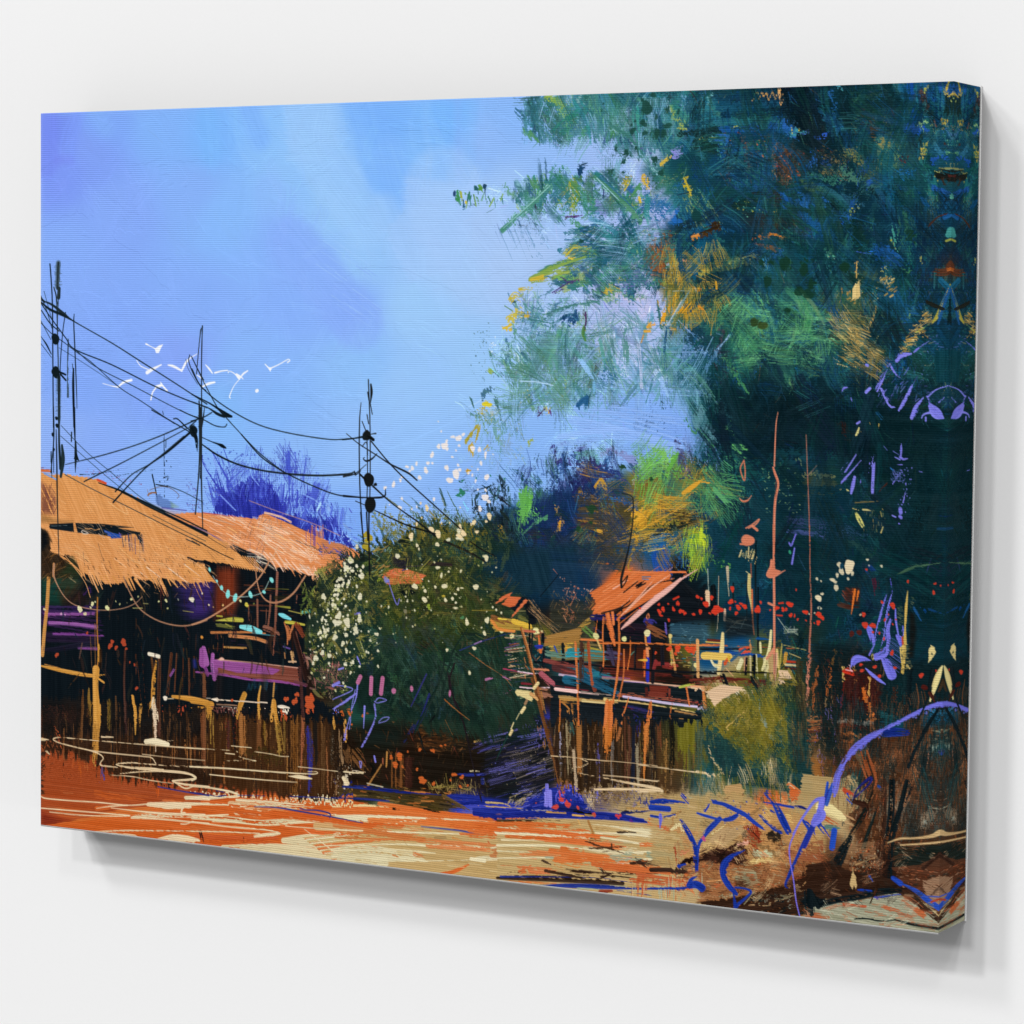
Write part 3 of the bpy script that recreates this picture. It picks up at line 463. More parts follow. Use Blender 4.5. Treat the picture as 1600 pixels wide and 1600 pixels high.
for p,w,c,d,a in [([(530,425),(550,560),(570,700)],[16,26,16],'2A5E62',.12,.95),([(535,425),(540,470)],12,'C89A2A',.1,.9),([(620,340),(625,480),(610,640)],16,'3A6A50',.15,.9),([(680,340),(660,560)],16,'4A7050',.2,.9),([(850,320),(780,430),(700,560),(580,720)],[18,30,40,24],'6E9298',.2,.9),([(760,440),(640,640),(590,720)],14,'B0C0D8',.25,.85),([(770,430),(820,470)],9,'2A3A3A',.1,.9),([(440,680),(470,640)],40,'D8982C',.25,.9),([(410,720),(460,720)],34,'D0962E',.2,.9),([(400,760),(380,830)],24,'B8863A',.3,.9),([(660,695),(690,690)],20,'C08A30',.2,.9),([(620,680),(600,1000),(585,1190)],[50,90,20],'1C4C74',.32,.92),([(580,1190),(580,1260)],12,'1C4464',.1,.9),([(560,780),(540,1000)],120,'5C8EA4',.5,.8),([(640,800),(780,740),(860,700)],90,'7A92C0',.5,.75),([(760,760),(820,1100)],260,'5E84B8',.42,.75),([(680,600),(1000,620)],160,'2A5E58',.42,.85),([(880,760),(1040,900)],220,'143C4C',.35,.85),([(900,860),(950,960)],10,'8AA8D8',.2,.8),([(620,920),(1040,920)],10,'8AB0E0',.3,.8),([(1240,740),(1100,920),(970,1140)],[30,50,40],'4A7AA0',.3,.92),([(1220,760),(1120,900)],14,'9CC0E4',.25,.85),([(1150,650),(1140,860)],40,'4A3A4A',.42,.8),([(1120,900),(1400,1020)],60,'2A3446',.42,.85),([(350,820),(370,1050),(380,1300)],[60,50,70],'B4C0E4',.35,.85),([(0,860),(260,960)],90,'8AA4B8',.5,.8),([(150,1000),(260,1200)],200,'5A98A8',.45,.8),([(60,1000),(120,1280)],130,'1F5A7C',.38,.85),([(420,1000),(480,1200)],130,'5A90A0',.48,.8),([(30,860),(60,1080)],30,'9A8A44',.4,.9),([(340,1280),(400,1380)],60,'3A5A8A',.5,.9),([(560,1430),(590,1450)],18,'24405A',.1,.9),([(640,1040),(720,1280)],160,'6A88B0',.5,.75),([(860,1300),(1130,1600)],90,'3A6E80',.42,.85),([(900,1290),(1280,1450)],60,'5A86B4',.48,.85),([(830,1260),(980,1240)],26,'7AA4DC',.3,.85),([(1100,1060),(1200,1320)],130,'3A3038',.5,.8),([(980,1380),(1250,1560)],130,'24505A',.4,.85),([(1180,960),(1400,1280)],60,'3A7A4A',.42,.9)]: st(p,w,c,dry=d,a=a)
for i in range(110):
    x,y=UN(560,1150),UN(720,1300); a_=rng.choice([60,120,85,150,20]); l=UN(60,220); st([(x,y),(x+l*np.cos(np.radians(a_)),y+l*np.sin(np.radians(a_)))],UN(3,8),['7AA0D0','A0BCE8','2E5A80','4A7A94','8AA8D8'][IN(5)],a=.7,dry=.4)
for i in range(50):
    x,y=UN(0,380),UN(660,960); st([(x,y),(x+UN(60,160),y+UN(20,100))],UN(3,8),['5A86A0','B4C0E0','2A5A6A','7A9AB8'][IN(4)],a=.8,dry=.36)
spl([(1010,620),(1100,620),(1090,680),(1000,680)],50,(.4,1.5),['2A4A6A','3A5A8A'])
win(1180,330,350)
sc([(1120,470),(1200,460),(1290,480),(1320,540),(1270,570),(1250,590),(1210,560),(1150,560),(1120,520)],300,[('3F7A52',3),('4F9060',3),('2E6450',2),('62A670',1.6),('24564C',1.4),('7ABA7E',.5)],L=(8,34),w=(2,10),ang=(20,60),dry=(.42,.64),a=(.55,.95))
for p,w,c,d,a in [([(0,800),(200,900),(100,1000)],190,'5AA06A',.35,.85),([(120,880),(260,840)],130,'62A872',.4,.85),([(-60,640),(60,600),(-20,560)],70,'6AB470',.3,.9),([(-90,740),(40,690)],60,'5CA466',.35,.9),([(200,800),(480,720)],120,'3E7A54',.45,.85),([(380,1000),(500,1080)],50,'7ABE80',.35,.9),([(340,1080),(420,980)],40,'5A9A64',.4,.9),([(180,1100),(250,1290)],60,'2E6450',.45,.9),([(240,1180),(260,1300)],30,'6A9A60',.42,.9),([(380,1120),(520,1150)],90,'3A5A38',.45,.8),([(300,800),(320,1000)],160,'1F5058',.45,.8),([(80,1020),(150,1160)],130,'0F3040',.3,.9),([(460,960),(560,900)],160,'1C4C48',.42,.85),([(0,200),(120,160),(240,190),(400,140)],70,'A8642A',.48,.95),([(140,180),(260,210)],60,'C8782A',.4,.95),([(0,240),(200,280)],50,'8A4A24',.48,.9),([(100,300),(200,270)],40,'2A60B0',.35,.9),([(560,40),(680,80)],90,'1A52A8',.35,.9),([(580,0),(600,110)],40,'14303A',.15,.9),([(330,60),(560,200)],130,'15508A',.42,.8),([(500,290),(570,290)],34,'6AB88A',.35,.9),([(580,250),(640,255)],10,'A8904A',.3,.9),([(520,310),(560,310)],12,'D8D89A',.1,.9),([(700,100),(740,280)],130,'123A36',.2,.9),([(820,40),(780,240)],50,'2E6A58',.38,.9),([(980,130),(1010,280)],70,'3A8A7A',.42,.9),([(980,210),(990,240)],16,'B0B040',.2,.9),([(880,300),(1040,400)],160,'13509A',.42,.85),([(900,400),(940,430)],12,'A8A85A',.2,.9),([(1090,410),(1060,410)],40,'4A8A4A',.3,.9),([(1180,350),(1190,345)],20,'B0A84A',.1,.9)]: st(p,w,c,dry=d,a=a)
for x,y,rx,ry in [(205,372,40,52),(345,415,34,46),(635,395,38,38),(85,500,30,46),(395,520,24,40),(310,570,36,40),(375,590,50,36),(225,705,28,18),(40,362,22,20),(105,360,26,12),(365,350,14,10),(402,343,10,8),(60,815,44,24),(20,785,30,34),(65,665,14,14),(1105,170,34,50)]: blob(x,y,rx,'17402E',ry=ry,a=.88,wob=.25)
blob(50,815,50,'3A4A20',ry=26,a=.8); blob(-10,790,40,'2E4420',ry=30,a=.85)
GO=['C8A258','A8843E','E0C078','B08A40','8A6A34']
poly([(690,560),(740,480),(748,600),(690,640)],'D8BC7C',rough=10); st([(720,360),(718,470)],12,'C09A50',dry=.25); st([(640,650),(740,630)],14,'B08A44',dry=.3); st([(660,560),(660,620)],12,'A8843E',dry=.3); st([(616,560),(614,620)],14,'8A6A34',dry=.35); st([(820,600),(830,680)],12,'9A7A3E',dry=.35); st([(850,700),(848,740)],14,'A8843E',dry=.3)
poly([(700,830),(790,940),(770,960),(700,940),(660,860)],'D0A85A',rough=20,dry=.3,ang=40); poly([(800,850),(870,770),(860,800),(800,890)],'C8AC74',rough=8); st([(800,870),(850,720)],24,'B8904A',dry=.35)
for i in range(90):
    x,y=UN(560,800),UN(740,1100); st([(x,y),(x+UN(30,80),y+UN(20,70))],UN(3,9),GO[IN(5)],a=.9,dry=.35)
for i in range(90):
    x=UN(1030,1230); y=990-(x-1030)*1.35+UN(-40,60)+UN(-20,20); st([(x,y),(x+UN(20,60),y-UN(-10,30))],UN(4,14),GO[IN(5)],a=.95,dry=.3)
for i in range(26):
    x,y=UN(840,990),UN(480,640); st([(x,y),(x+22,y-16)],UN(5,16),GO[IN(5)],a=.9,dry=.25)
for i in range(60):
    x,y=UN(560,780),UN(520,800); st([(x,y),(x+UN(-8,8),y+UN(20,90))],UN(3,7),['8A7A44','6A6A40','A08A4A','5A5A3A'][IN(4)],a=.7,dry=.4)
for p,w,c,d in [([(880,740),(800,940)],60,'10343C',.1),([(760,300),(750,860)],16,'2E4A3A',.25),([(920,640),(1060,640)],130,'123E4A',.3),([(1000,680),(880,980)],130,'113C44',.35),([(880,850),(840,930)],24,'A8984A',.4),([(1100,740),(1080,750)],20,'7A9A3A',.2)]: st(p,w,c,dry=d,a=.85)
# dark lower right,olive glow,blue haze
win(1140,640,200)
for p,w,c,d,a in [([(920,800),(1280,830)],60,'6A6E48',.25,.85),([(960,900),(1300,920)],130,'3A4430',.3,.8),([(980,1020),(1240,1060)],130,'3E4834',.35,.8),([(820,1400),(1300,1450)],260,'34406E',.42,.75),([(760,1500),(1200,1560)],100,'3E4A84',.45,.75),([(200,780),(500,700)],260,'13504E',.35,.7),([(600,600),(900,560)],240,'104450',.3,.7),([(820,600),(870,720)],16,'5A6E4A',.3,.8),([(1420,200),(1500,340)],130,'3A1E1A',.3,.8),([(60,60),(200,400)],200,'0E2E3E',.35,.8)]: st(p,w,c,dry=d,a=a)
for p,w in [([(20,190),(30,280)],60),([(10,440),(140,450)],60),([(60,460),(150,520)],70)]: st(p,w,'5AA25A',dry=.25,a=.95)
for i in range(70):
    x,y=UN(-30,200),UN(540,1180); st([(x,y),(x+UN(-30,60),y+UN(-20,80))],UN(5,24),['3F8A54','2E6E50','5AA25C','1F5A50'][IN(4)],a=.85,dry=.35)
for i in range(50):
    x,y=UN(400,860),UN(680,1350); st([(x,y),(x+UN(8,20),y+UN(-20,20))],UN(4,12),['3A7A60','A8B878','5A9A6A','8AA86A'][IN(4)],a=.9,dry=.1)
# foot of the tree behind the far hut: indigo,ochre,yellow green
win(680,600,260)
sc([(860,720),(900,700),(960,740),(960,860),(820,880),(790,840),(800,790)],170,[('1E3A70',3),('24306A',2),('1A4278',2),('162E4A',2),('33306A',1)],L=(14,50),w=(4,16),ang=(80,30),dry=(.4,.6),a=(.5,.9))
poly([(950,1020),(1110,1030),(1200,980),(1400,840),(1600,700),(1600,1600),(850,1600)],'1B3468',a=.75,rough=30,dry=.15,ang=70,soft=5)
for p,w,c,d,a in [([(870,1030),(850,1200),(830,1400)],[150,150,40],'5AA24A',.25,.95),([(900,1040),(890,1280)],110,'66B04C',.35,.9),([(830,1440),(960,1330),(1080,1265)],[10,24,30],'4A9058',.25,.9),([(960,1360),(1000,1400)],14,'5AA25A',.2,.9),([(690,960),(740,1300),(830,1500)],[20,60,50],'2A4E52',.35,.92),([(620,960),(680,1400)],160,'1E3440',.48,.85),([(560,1100),(620,1500)],130,'1F2E38',.42,.85),([(640,1380),(680,1560)],50,'D09A2C',.35,.95),([(480,1400),(530,1560)],60,'4A9058',.25,.9),([(1150,820),(1300,800)],110,'2A4E94',.48,.85),([(1380,680),(1600,690)],110,'4A8A84',.42,.8),([(1350,600),(1510,540)],30,'3A4A4A',.45,.9),([(1400,760),(1600,740)],100,'2C2E60',.4,.85),([(830,900),(830,870)],40,'2F7A5A',.1,.9),([(940,820),(1000,650)],16,'3A5A7A',.45,.9),([(1180,1180),(1200,1360),(1110,1480)],40,'A8803A',.42,.9),([(1200,1320),(1190,1370)],36,'D89A30',.15,.9),([(1200,1250),(1280,1300)],110,'153038',.3,.8),([(980,1400),(1300,1540)],160,'15283C',.4,.8),([(850,960),(870,930)],50,'2A3E74',.3,.9),([(900,600),(930,520)],34,'9AA838',.2,.9),([(300,540),(400,420),(380,540)],60,'A89A34',.3,.95),([(340,600),(350,690)],70,'B89A34',.35,.95),([(480,590),(520,600)],30,'C0A030',.3,.9),([(300,830),(340,830)],24,'C89A2C',.15,.9),([(430,360),(560,480)],30,'6A8A4A',.42,.9),([(320,270),(560,340),(640,380)],30,'4A7E78',.42,.9),([(600,300),(830,480)],300,'4E8484',.5,.7),([(560,480),(620,680)],200,'5A8E80',.55,.7),([(700,500),(660,740)],130,'7A9AC0',.58,.7)]: st(p,w,c,dry=d,a=a)
for i in range(160):
    x,y=UN(360,900),UN(300,820); a_=rng.choice([110,100,60,130]); l=UN(40,130); st([(x,y),(x+l*np.cos(np.radians(a_)),y+l*np.sin(np.radians(a_)))],UN(3,7),['4A8478','5A9270','8AB4E0','6A94B8','4A7A8A','A09A48'][IN(6)],a=.75,dry=.4)
for x,y,rx,ry in [(768,815,14,16),(828,880,22,28),(985,920,30,24),(990,1050,22,34),(1030,1180,18,30),(960,1240,22,34),(980,1430,30,30),(1480,1230,34,60),(1380,1400,40,40),(1120,1520,50,60),(260,930,14,16)]: blob(x,y,rx,'1B4A3C',ry=ry,a=.85,wob=.4)
poly([(205,1080),(215,1040),(270,1010),(300,1010),(270,1050),(220,1085)],'2F7A5C')
win(900,640,260)
poly([(0,760),(300,820),(540,850),(545,1000),(500,1300),(430,1560),(0,1500)],'4A3E2A',a=.7,dry=.2,ang=0,soft=4)
for i in range(150):
    y=UN(780,1540); x=UN(-60,420); l=UN(60,260); f=(y-780)/760
    st([(x,y),(min(x+l,540-f*60),y+UN(-8,20))],UN(4,20),(['8A6428','A07028','5A4424','24406A','6A4E28','2A3A5A'] if f < .6 else ['3A3A34','24364A','5A4A2A','1A3A54','2A3A3A'])[IN(5)],a=.8,dry=.42)
for p,w,c,d,a in [([(0,700),(200,600),(400,560)],200,'22246A',.35,.85),([(60,640),(240,560)],160,'2A2A62',.35,.85),([(250,560),(500,640)],110,'24387A',.4,.85),([(20,800),(540,800)],90,'1B4078',.35,.85),([(340,870),(480,880)],70,'1E58A0',.3,.85),([(180,740),(240,670),(290,740)],50,'C8942C',.35,.95),([(30,810),(80,800)],26,'A87828',.3,.9),([(220,820),(400,830)],16,'B08028',.35,.9),([(430,840),(470,850)],26,'B88430',.25,.9),([(210,1160),(240,1170)],40,'D09A34',.2,.9),([(240,400),(400,400),(600,560),(680,660)],[60,80,100,60],'7C88C0',.38,.85),([(320,390),(480,420)],60,'6A6A90',.45,.85),([(60,420),(230,400)],70,'4A8A7A',.42,.85),([(420,330),(700,440),(860,520)],60,'7AA4DA',.35,.8),([(520,420),(700,500),(860,600)],[30,90,100],'5A9044',.32,.9),([(700,360),(840,440),(880,520)],[40,90,60],'78B45A',.3,.92),([(880,560),(960,420)],[90,90],'5AA03E',.15,.95),([(880,540),(1020,640)],150,'5A9E42',.35,.9),([(800,640),(830,760)],90,'5A9440',.42,.85),([(980,330),(1060,600)],110,'3A3E6A',.35,.9),([(1060,300),(1150,560)],110,'6A86C0',.5,.85),([(1200,60),(1330,380)],200,'5A8A94',.5,.75),([(1040,100),(1400,420)],30,'3F7E54',.35,.9),([(1100,620),(1000,660)],90,'1D3A6A',.3,.9),([(560,560),(700,700)],110,'2A4A70',.45,.85),([(600,860),(680,940)],60,'7A8A34',.42,.9),([(540,900),(640,960)],110,'1B4A84',.3,.85),([(720,740),(860,960)],180,'6A5024',.42,.9),([(860,720),(1000,900)],110,'4A5A34',.48,.9),([(1030,800),(1120,740),(1190,690)],[60,80,50],'D0952A',.28,.96),([(1180,690),(1290,710)],50,'D8A034',.3,.95),([(1040,850),(1140,790)],34,'C08A28',.35,.9),([(570,980),(650,1020),(560,1080)],90,'D8A030',.35,.95),([(640,1000),(860,1000)],90,'A87E2A',.42,.9),([(560,1100),(760,1080),(1000,940),(1110,900)],[110,90,70,60],'B8862A',.38,.92),([(560,1200),(600,1290)],90,'C8962E',.35,.95),([(1000,1060),(1090,1040)],50,'B0842C',.42,.9),([(620,1280),(800,1180),(1060,1080),(1160,1070)],[14,60,50,20],'1A2A2A',.22,.95),([(760,1100),(1100,980)],16,'1E2420',.3,.9),([(700,1200),(800,1130)],60,'1C3038',.35,.9),([(1130,880),(1160,1050),(1280,1140)],10,'9A7A34',.35,.9),([(560,1320),(520,1520),(640,1540)],[60,60,60],'A8842E',.3,.92),([(590,1350),(640,1530)],16,'3A3A2A',.3,.8),([(620,1340),(720,1500)],80,'3A4A3A',.45,.85),([(800,1380),(840,1600)],200,'1648A0',.28,.9),([(740,1240),(960,1240)],130,'1A5480',.38,.85),([(960,1380),(1040,1600)],130,'1F5488',.4,.85),([(1120,1180),(1080,1400),(1090,1600)],[130,110,110],'7EA030',.35,.9),([(1200,1150),(1190,1340)],[60,70],'B4C42A',.38,.95),([(1250,1170),(1230,1260)],26,'A8C034',.4,.9),([(1100,1100),(1160,1130)],80,'4A8A4A',.42,.9),([(1190,1350),(1240,1600)],110,'3A6A3A',.45,.8),([(1200,1360),(1500,1530)],20,'4A8A3A',.42,.85),([(1300,700),(1420,860)],160,'4A9058',.42,.92),([(1350,760),(1480,900)],130,'52985E',.48,.9),([(1490,340),(1600,380)],60,'5AA858',.3,.9),([(1470,170),(1540,200)],50,'6AB060',.3,.9),([(1160,900),(1300,1100),(1580,1300)],240,'103E50',.3,.85),([(1540,760),(1590,840)],24,'4A8E5A',.3,.9)]: st(p,w,c,dry=d,a=a)
for i in range(110):
    x,y=UN(1180,1600),UN(420,860); st([(x,y),(x+UN(-40,70),y+UN(-50,30))],UN(5,22),['3F8A54','2E6E5A','5AA25C','1F5A60','246A5A','17485A'][IN(6)],a=.85,dry=.38)
for i in range(40):
    x,y=UN(560,900),UN(980,1280); st([(x,y),(x+UN(30,110),y+UN(30,90)*(1 if i % 2 else -1))],UN(4,8),['2A2A20','D8A83A','3A3A2A','C89430'][IN(4)],a=.85,dry=.3)
for i in range(34): st([(990+i*12,300+UN(0,60)),(1060+i*10,540+UN(-40,60))],UN(4,12),['8AB0E8','5A78C0','3A3A70','7AA0DC'][IN(4)],a=.75,dry=.38)
for x,y,r in [(445,545,26),(722,665,20),(150,950,40),(140,1080,16),(20,1140,30),(60,1320,24)]: blob(x,y,r,'24482E',a=.9,wob=.35)
# drag everything with short bristle strokes,then fine hairs
TREE=[(812,145),(1492,124),(1478,1010),(1250,1040),(1140,940),(1000,880),(860,900),(770,880),(700,760),(730,620),(760,540),(850,420),(800,350),(740,330),(760,290),(860,270),(850,225),(815,215)]
fans(TREE,330)
smear(TREE,60,6)
scrub(TREE,1200,None,L=(8,34),w=(.8,2.2),ang=(75,50),dry=(.2,.5),a=(.4,.85),cvar=.05,jit=.13,lab=False,curve=.05)
scrub([(1080,130),(1480,126),(1480,640),(1120,640)],900,[('2A6A8A',2),('0C2430',2),('1F5AA0',1.3),('3A7A5A',1.2),('8A8A4A',.4),('7A4A2A',.3),('123C50',2)],L=(8,34),w=(.7,1.8),ang=(75,40),dry=(.2,.5),a=(.3,.65),curve=.05)
scrub([(830,490),(1060,400),(1100,620),(1000,610),(800,640)],420,[('8AB0E0',1.4),('3A6A80',2.6),('B0C0E8',.5),('4A8A6E',1.4),('1F4A6A',1)],L=(10,40),w=(.7,1.7),ang=(70,50),dry=(.2,.5),a=(.4,.75),curve=.04)
BD_=dict(dry=(.32,.52),soft=5)
scrub([(1080,130),(1480,126),(1480,640),(1120,640)],130,[('0A2A36',3),('0E3A44',2),('123F3A',2),('11466A',2),('1C5A58',1)],L=(50,120),w=(18,44),ang=(60,40),a=(.3,.6),**BD_)
scrub([(1080,640),(1300,600),(1470,680),(1470,1000),(1250,960),(1130,860)],60,[('082630',3),('0B323A',2),('0C3A44',1)],L=(60,130),w=(20,50),ang=(80,30),a=(.35,.6),**BD_)
for P_,c_ in (([(830,150),(1070,145),(1060,225),(840,215)],'2E6C72'),([(800,290),(1000,270),(1010,340),(820,338)],'2F6A60'),([(900,360),(1040,350),(1030,440),(920,450)],'23606C'),([(800,540),(920,530),(930,625),(820,625)],'457E70'),([(1140,480),(1280,480),(1290,560),(1160,560)],'427F56')):
    scrub(P_,22,[(c_,1)],L=(30,70),w=(12,30),ang=(70,35),a=(.35,.65),jit=.09,**BD_)
fans([(1080,130),(1480,126),(1470,640),(1120,640),(1060,400)],130,['0A2430','12405A','15507E','1E5A54','0C303C','2E6A6A','0E3A66'],L=(24,70))
fans([(830,480),(990,500),(1060,540),(1100,560),(1090,640),(940,620),(800,650),(770,570)],110,['8AB4E2','4A8480','2E6278','5A8E9A','3A7066','5E9470','6A9CB8'],L=(24,80),ang=(80,45))
fans([(880,350),(1060,340),(1040,470),(900,450)],40,['2A6A72','4A8A68','1F5470','8EB0D8'],L=(24,70),ang=(-20,30))
fans([(820,150),(1080,145),(1060,235),(830,225)],50,['3A7A78','2A6074','4E8E78','86AED4'],L=(20,50),ang=(85,22))
fans([(1120,470),(1290,470),(1310,560),(1150,580)],50,['4F9060','62A670','2A6450','3A7A54'],L=(20,60),ang=(-10,45))
fans([(1030,400),(1130,380),(1140,490),(1030,510)],40,['C8922A','6A6A34','2A5A54','A88A34','D8A02A'],L=(16,50),ang=(100,35))
fans([(1300,480),(1380,480),(1370,580),(1310,580)],30,['B8904A','1C4A4A','D0AC64','6A6038'],L=(16,44),ang=(35,25))
fans([(920,720),(1140,720),(1120,880),(900,890)],60,['A07028','C8922C','24386A','1B4678','5A4A2A'],L=(20,60),ang=(-15,50))
fans([(800,720),(960,690),(960,860),(790,870)],40,['22306A','1E4478','1A2C44','3A6A5A'],L=(20,60),ang=(85,25))
win(700,280,130)
for i in range(26):
    x=UN(330,1100); st([(x,340+UN(-120,60)),(x+NO(0,40),420+UN(-20,140))],UN(14,46),['2F6A6A','3A7E68','28587A','4F8A50','7AA04A'][IN(5)],dry=.42,a=.9)
for q_,w_ in (([(905,650),(980,668),(1050,690)],44),([(880,690),(960,680)],30),([(960,640),(1060,660)],22)): st(np.array(q_),w_,'8AB0EE',raw=True,dry=.3,a=.75,soft=4)
scrub([(930,510),(1010,500),(1075,540),(1095,630),(940,630),(880,590)],80,[('5A8EA4',2),('3A6E80',2),('6A9CC0',2),('4A8480',2),('86AEE0',1)],L=(20,60),w=(5,16),ang=(80,40),dry=(.42,.6),a=(.45,.8))
fans([(1000,690),(1050,700),(1045,770),(1000,770)],16,['5AA03E','6AB050','78B45A'],L=(24,60),ang=(-60,25),a=(.6,.95))
fans([(1080,740),(1150,730),(1150,810),(1090,800)],22,['4A9058','5AA25C','3A7A54'],L=(20,50),ang=(50,40),a=(.6,.95))
fans([(1070,820),(1108,820),(1100,890),(1074,890)],14,['9AB82E','B4C42A','7EA030'],L=(20,50),ang=(95,15),a=(.6,.95))
fans([(990,790),(1080,780),(1070,850),(990,860)],18,['D09A2C','B8862A','D8A83A','3A2E1C'],L=(20,56),ang=(-28,25),a=(.6,.95))
fans([(770,830),(920,830),(930,930),(780,930)],70,['16303E','22304A','1A2A34','24485A','3A2E2A','1C3A50'],L=(20,64),ang=(20,60))
# crisp accents on top
win(800,120,320)
for x,y,rx,ry in [(1050,240,44,54),(1025,360,30,26),(1035,437,24,20),(1100,140,22,22),(1015,180,12,18),(940,420,26,24),(1125,312,14,22),(1215,250,14,26),(1298,272,14,22),(1215,380,36,20),(1130,440,24,40),(1180,440,20,36),(712,208,8,8),(768,370,14,12),(808,560,16,16),(892,590,18,28),(872,660,16,20),(923,612,10,10),(970,560,16,18),(1110,640,24,26),(1220,640,10,10),(865,745,12,10),(780,730,12,14),(1160,750,22,24),(960,345,10,12),(930,375,12,10),(540,1280,20,16)]: blob(x,y,rx,'1F4C44',ry=ry,wob=.4,a=.85)
blob(530,735,22,'1E4A72',ry=34,ang=20); st([(525,695),(560,680),(585,672)],[8,14,4],'2A4A66')
for p,w,c,d in [([(760,370),(920,480),(1060,660),(1200,830)],26,'3A746E',.38),([(780,400),(1000,600),(1150,780)],7,'8CBACC',.4),([(650,770),(820,930),(1000,1110)],50,'4A8468',.4),([(660,790),(840,970)],8,'9AC4D8',.4),([(700,790),(900,980),(980,1060)],16,'2E6680',.4),([(-80,1200),(100,1040),(300,850)],42,'4A8A78',.34),([(-70,1180),(120,1010),(300,845)],7,'9ACAD0',.4),([(420,1094),(520,1085)],11,'4A2A6A',.1),([(100,1130),(300,1090),(420,1094)],7,'5A5AA0',.4),([(455,830),(475,930),(480,1010)],40,'B0AC30',.45),([(430,1390),(480,1340),(530,1340)],54,'C0AE30',.38),([(440,1410),(470,1420)],14,'E0C038',.1),([(150,1585),(240,1560)],36,'C8A838',.3),([(200,1530),(400,1450),(560,1400)],46,'7A9A44',.45),([(870,870),(900,820)],44,'C8AE34',.38),([(1020,800),(1060,860)],44,'C8A63A',.38),([(990,940),(1000,975)],22,'D0B030',.2),([(1160,680),(1210,640)],26,'D0B044',.2),([(1345,790),(1380,870),(1400,920)],26,'C0AA34',.35),([(1600,1160),(1480,1210),(1400,1270)],[60,44,26],'3A2818',.3),([(1405,1250),(1450,1235)],24,'D8883A',.15),([(730,430),(700,560)],16,'3A4A80',.45),([(715,880),(712,950)],12,'2A3A6A',.3)]: st(p,w,c,dry=d,a=.92)
blob(1435,1080,40,'17484A',ry=42,wob=.15,a=.9); st([(1300,1240),(1310,1490),(1330,1510)],[40,56,56],'1A4A66',dry=.2)
win(700,280,130)
for x,y,rx,ry,c in [(120,270,30,50,'2A4A7A'),(340,440,16,26,'D8C028'),(250,300,24,50,'A0AC34'),(180,360,50,70,'3F8A54'),(700,130,40,44,'244A6C'),(540,180,50,46,'2A6066'),(620,170,40,50,'5A9040'),(400,330,40,70,'3A7A68'),(300,520,34,50,'2A5F80')]: blob(x,y,rx,c,ry=ry,wob=.4,dry=.25)
win(700,400,260)
for p,w,c,d in [([(800,230),(900,210),(1060,160),(1230,100)],34,'8AA046',.42),([(800,230),(860,225),(910,200)],30,'C8B03A',.25),([(600,420),(640,370),(690,400)],60,'C8B43A',.36),([(700,330),(770,320)],46,'C4AE38',.36),([(530,690),(600,660)],30,'D8B838',.1),([(580,600),(700,530)],46,'C4B444',.38),([(740,575),(775,570)],30,'C8A838',.2),([(1000,350),(1150,260),(1240,220)],13,'4A3478',.1),([(1090,200),(1140,245),(1200,235)],11,'40346E',.2),([(775,590),(830,470)],9,'5A6AB0',.2),([(770,600),(900,625),(1010,640),(1110,580),(1240,550)],10,'3A7478',.1),([(930,570),(1050,510),(1200,470),(1450,430)],22,'3F7672',.42),([(1320,540),(1325,620),(1310,710)],20,'4A2A5A',.1),([(1310,690),(1300,740),(1330,820)],44,'4A7E3E',.38),([(1110,590),(1160,570),(1240,570),(1180,640)],46,'1E4A78',.2),([(400,900),(470,1100),(620,1250),(760,1440)],30,'4A7E6A',.45),([(480,1130),(700,1420)],12,'9CC4E4',.35),([(690,1200),(860,1210),(1010,1240)],13,'A8CCE8',.38),([(340,1420),(410,1425)],40,'DCC828',.15),([(220,1370),(250,1460)],13,'2A5A54',.2),([(860,1540),(930,1470)],14,'4A2A5A',.1),([(970,1480),(990,1530)],14,'5A3A8A',.1),([(1250,1430),(1330,1360),(1330,1420)],50,'1E5484',.2),([(1355,1350),(1350,1460)],8,'24404A',.1),([(1400,1120),(1520,1330)],16,'8ABCE0',.35)]: st(p,w,c,dry=d,a=.92)
win(940,400,260)
for p,w,c,d in [([(530,425),(550,560),(570,700)],[14,24,14],'2A5E62',.15),([(535,425),(540,470)],11,'C89A2A',.1),([(620,340),(625,480),(610,640)],14,'3A6A50',.2),([(680,340),(660,560)],13,'4A7050',.2),([(850,320),(780,430),(700,560),(580,720)],[16,26,36,20],'6E9298',.34),([(760,440),(640,640),(590,720)],12,'B0C0D8',.3),([(440,680),(470,640)],34,'D8982C',.3),([(410,720),(460,720)],28,'D0962E',.2),([(400,760),(380,830)],20,'B8863A',.3),([(600,560),(580,640)],50,'E09E24',.3),([(760,520),(840,430)],70,'DC9C24',.42),([(1095,250),(1100,310)],28,'D8A030',.2),([(930,490),(970,520)],40,'E08A24',.3),([(840,260),(880,300),(940,320)],11,'C08A34',.1),([(620,680),(600,1000),(585,1190)],[24,50,14],'1C4C74',.42),([(1240,740),(1100,920),(970,1140)],[20,34,26],'4A7AA0',.42),([(1220,760),(1120,900)],11,'9CC0E4',.3),([(350,820),(370,1050),(380,1300)],[40,34,46],'B4C0E4',.45),([(620,920),(1040,920)],7,'8AB0E0',.3),([(440,320),(520,328)],10,'3A5A70',.2)]: st(p,w,c,dry=d,a=.9)
win(1180,330,350)
for x,y,rx,ry in [(205,372,38,50),(345,415,32,44),(635,395,36,36),(85,500,28,44),(395,520,22,38),(310,570,34,36),(375,590,44,32),(225,705,26,16),(40,362,22,20),(105,360,26,10),(365,350,14,10),(402,343,10,8)]: blob(x,y,rx,'17402E',ry=ry,a=.8,wob=.25)
blob(50,815,46,'3A4A20',ry=24,a=.8); blob(-10,790,36,'2E4420',ry=28,a=.8)
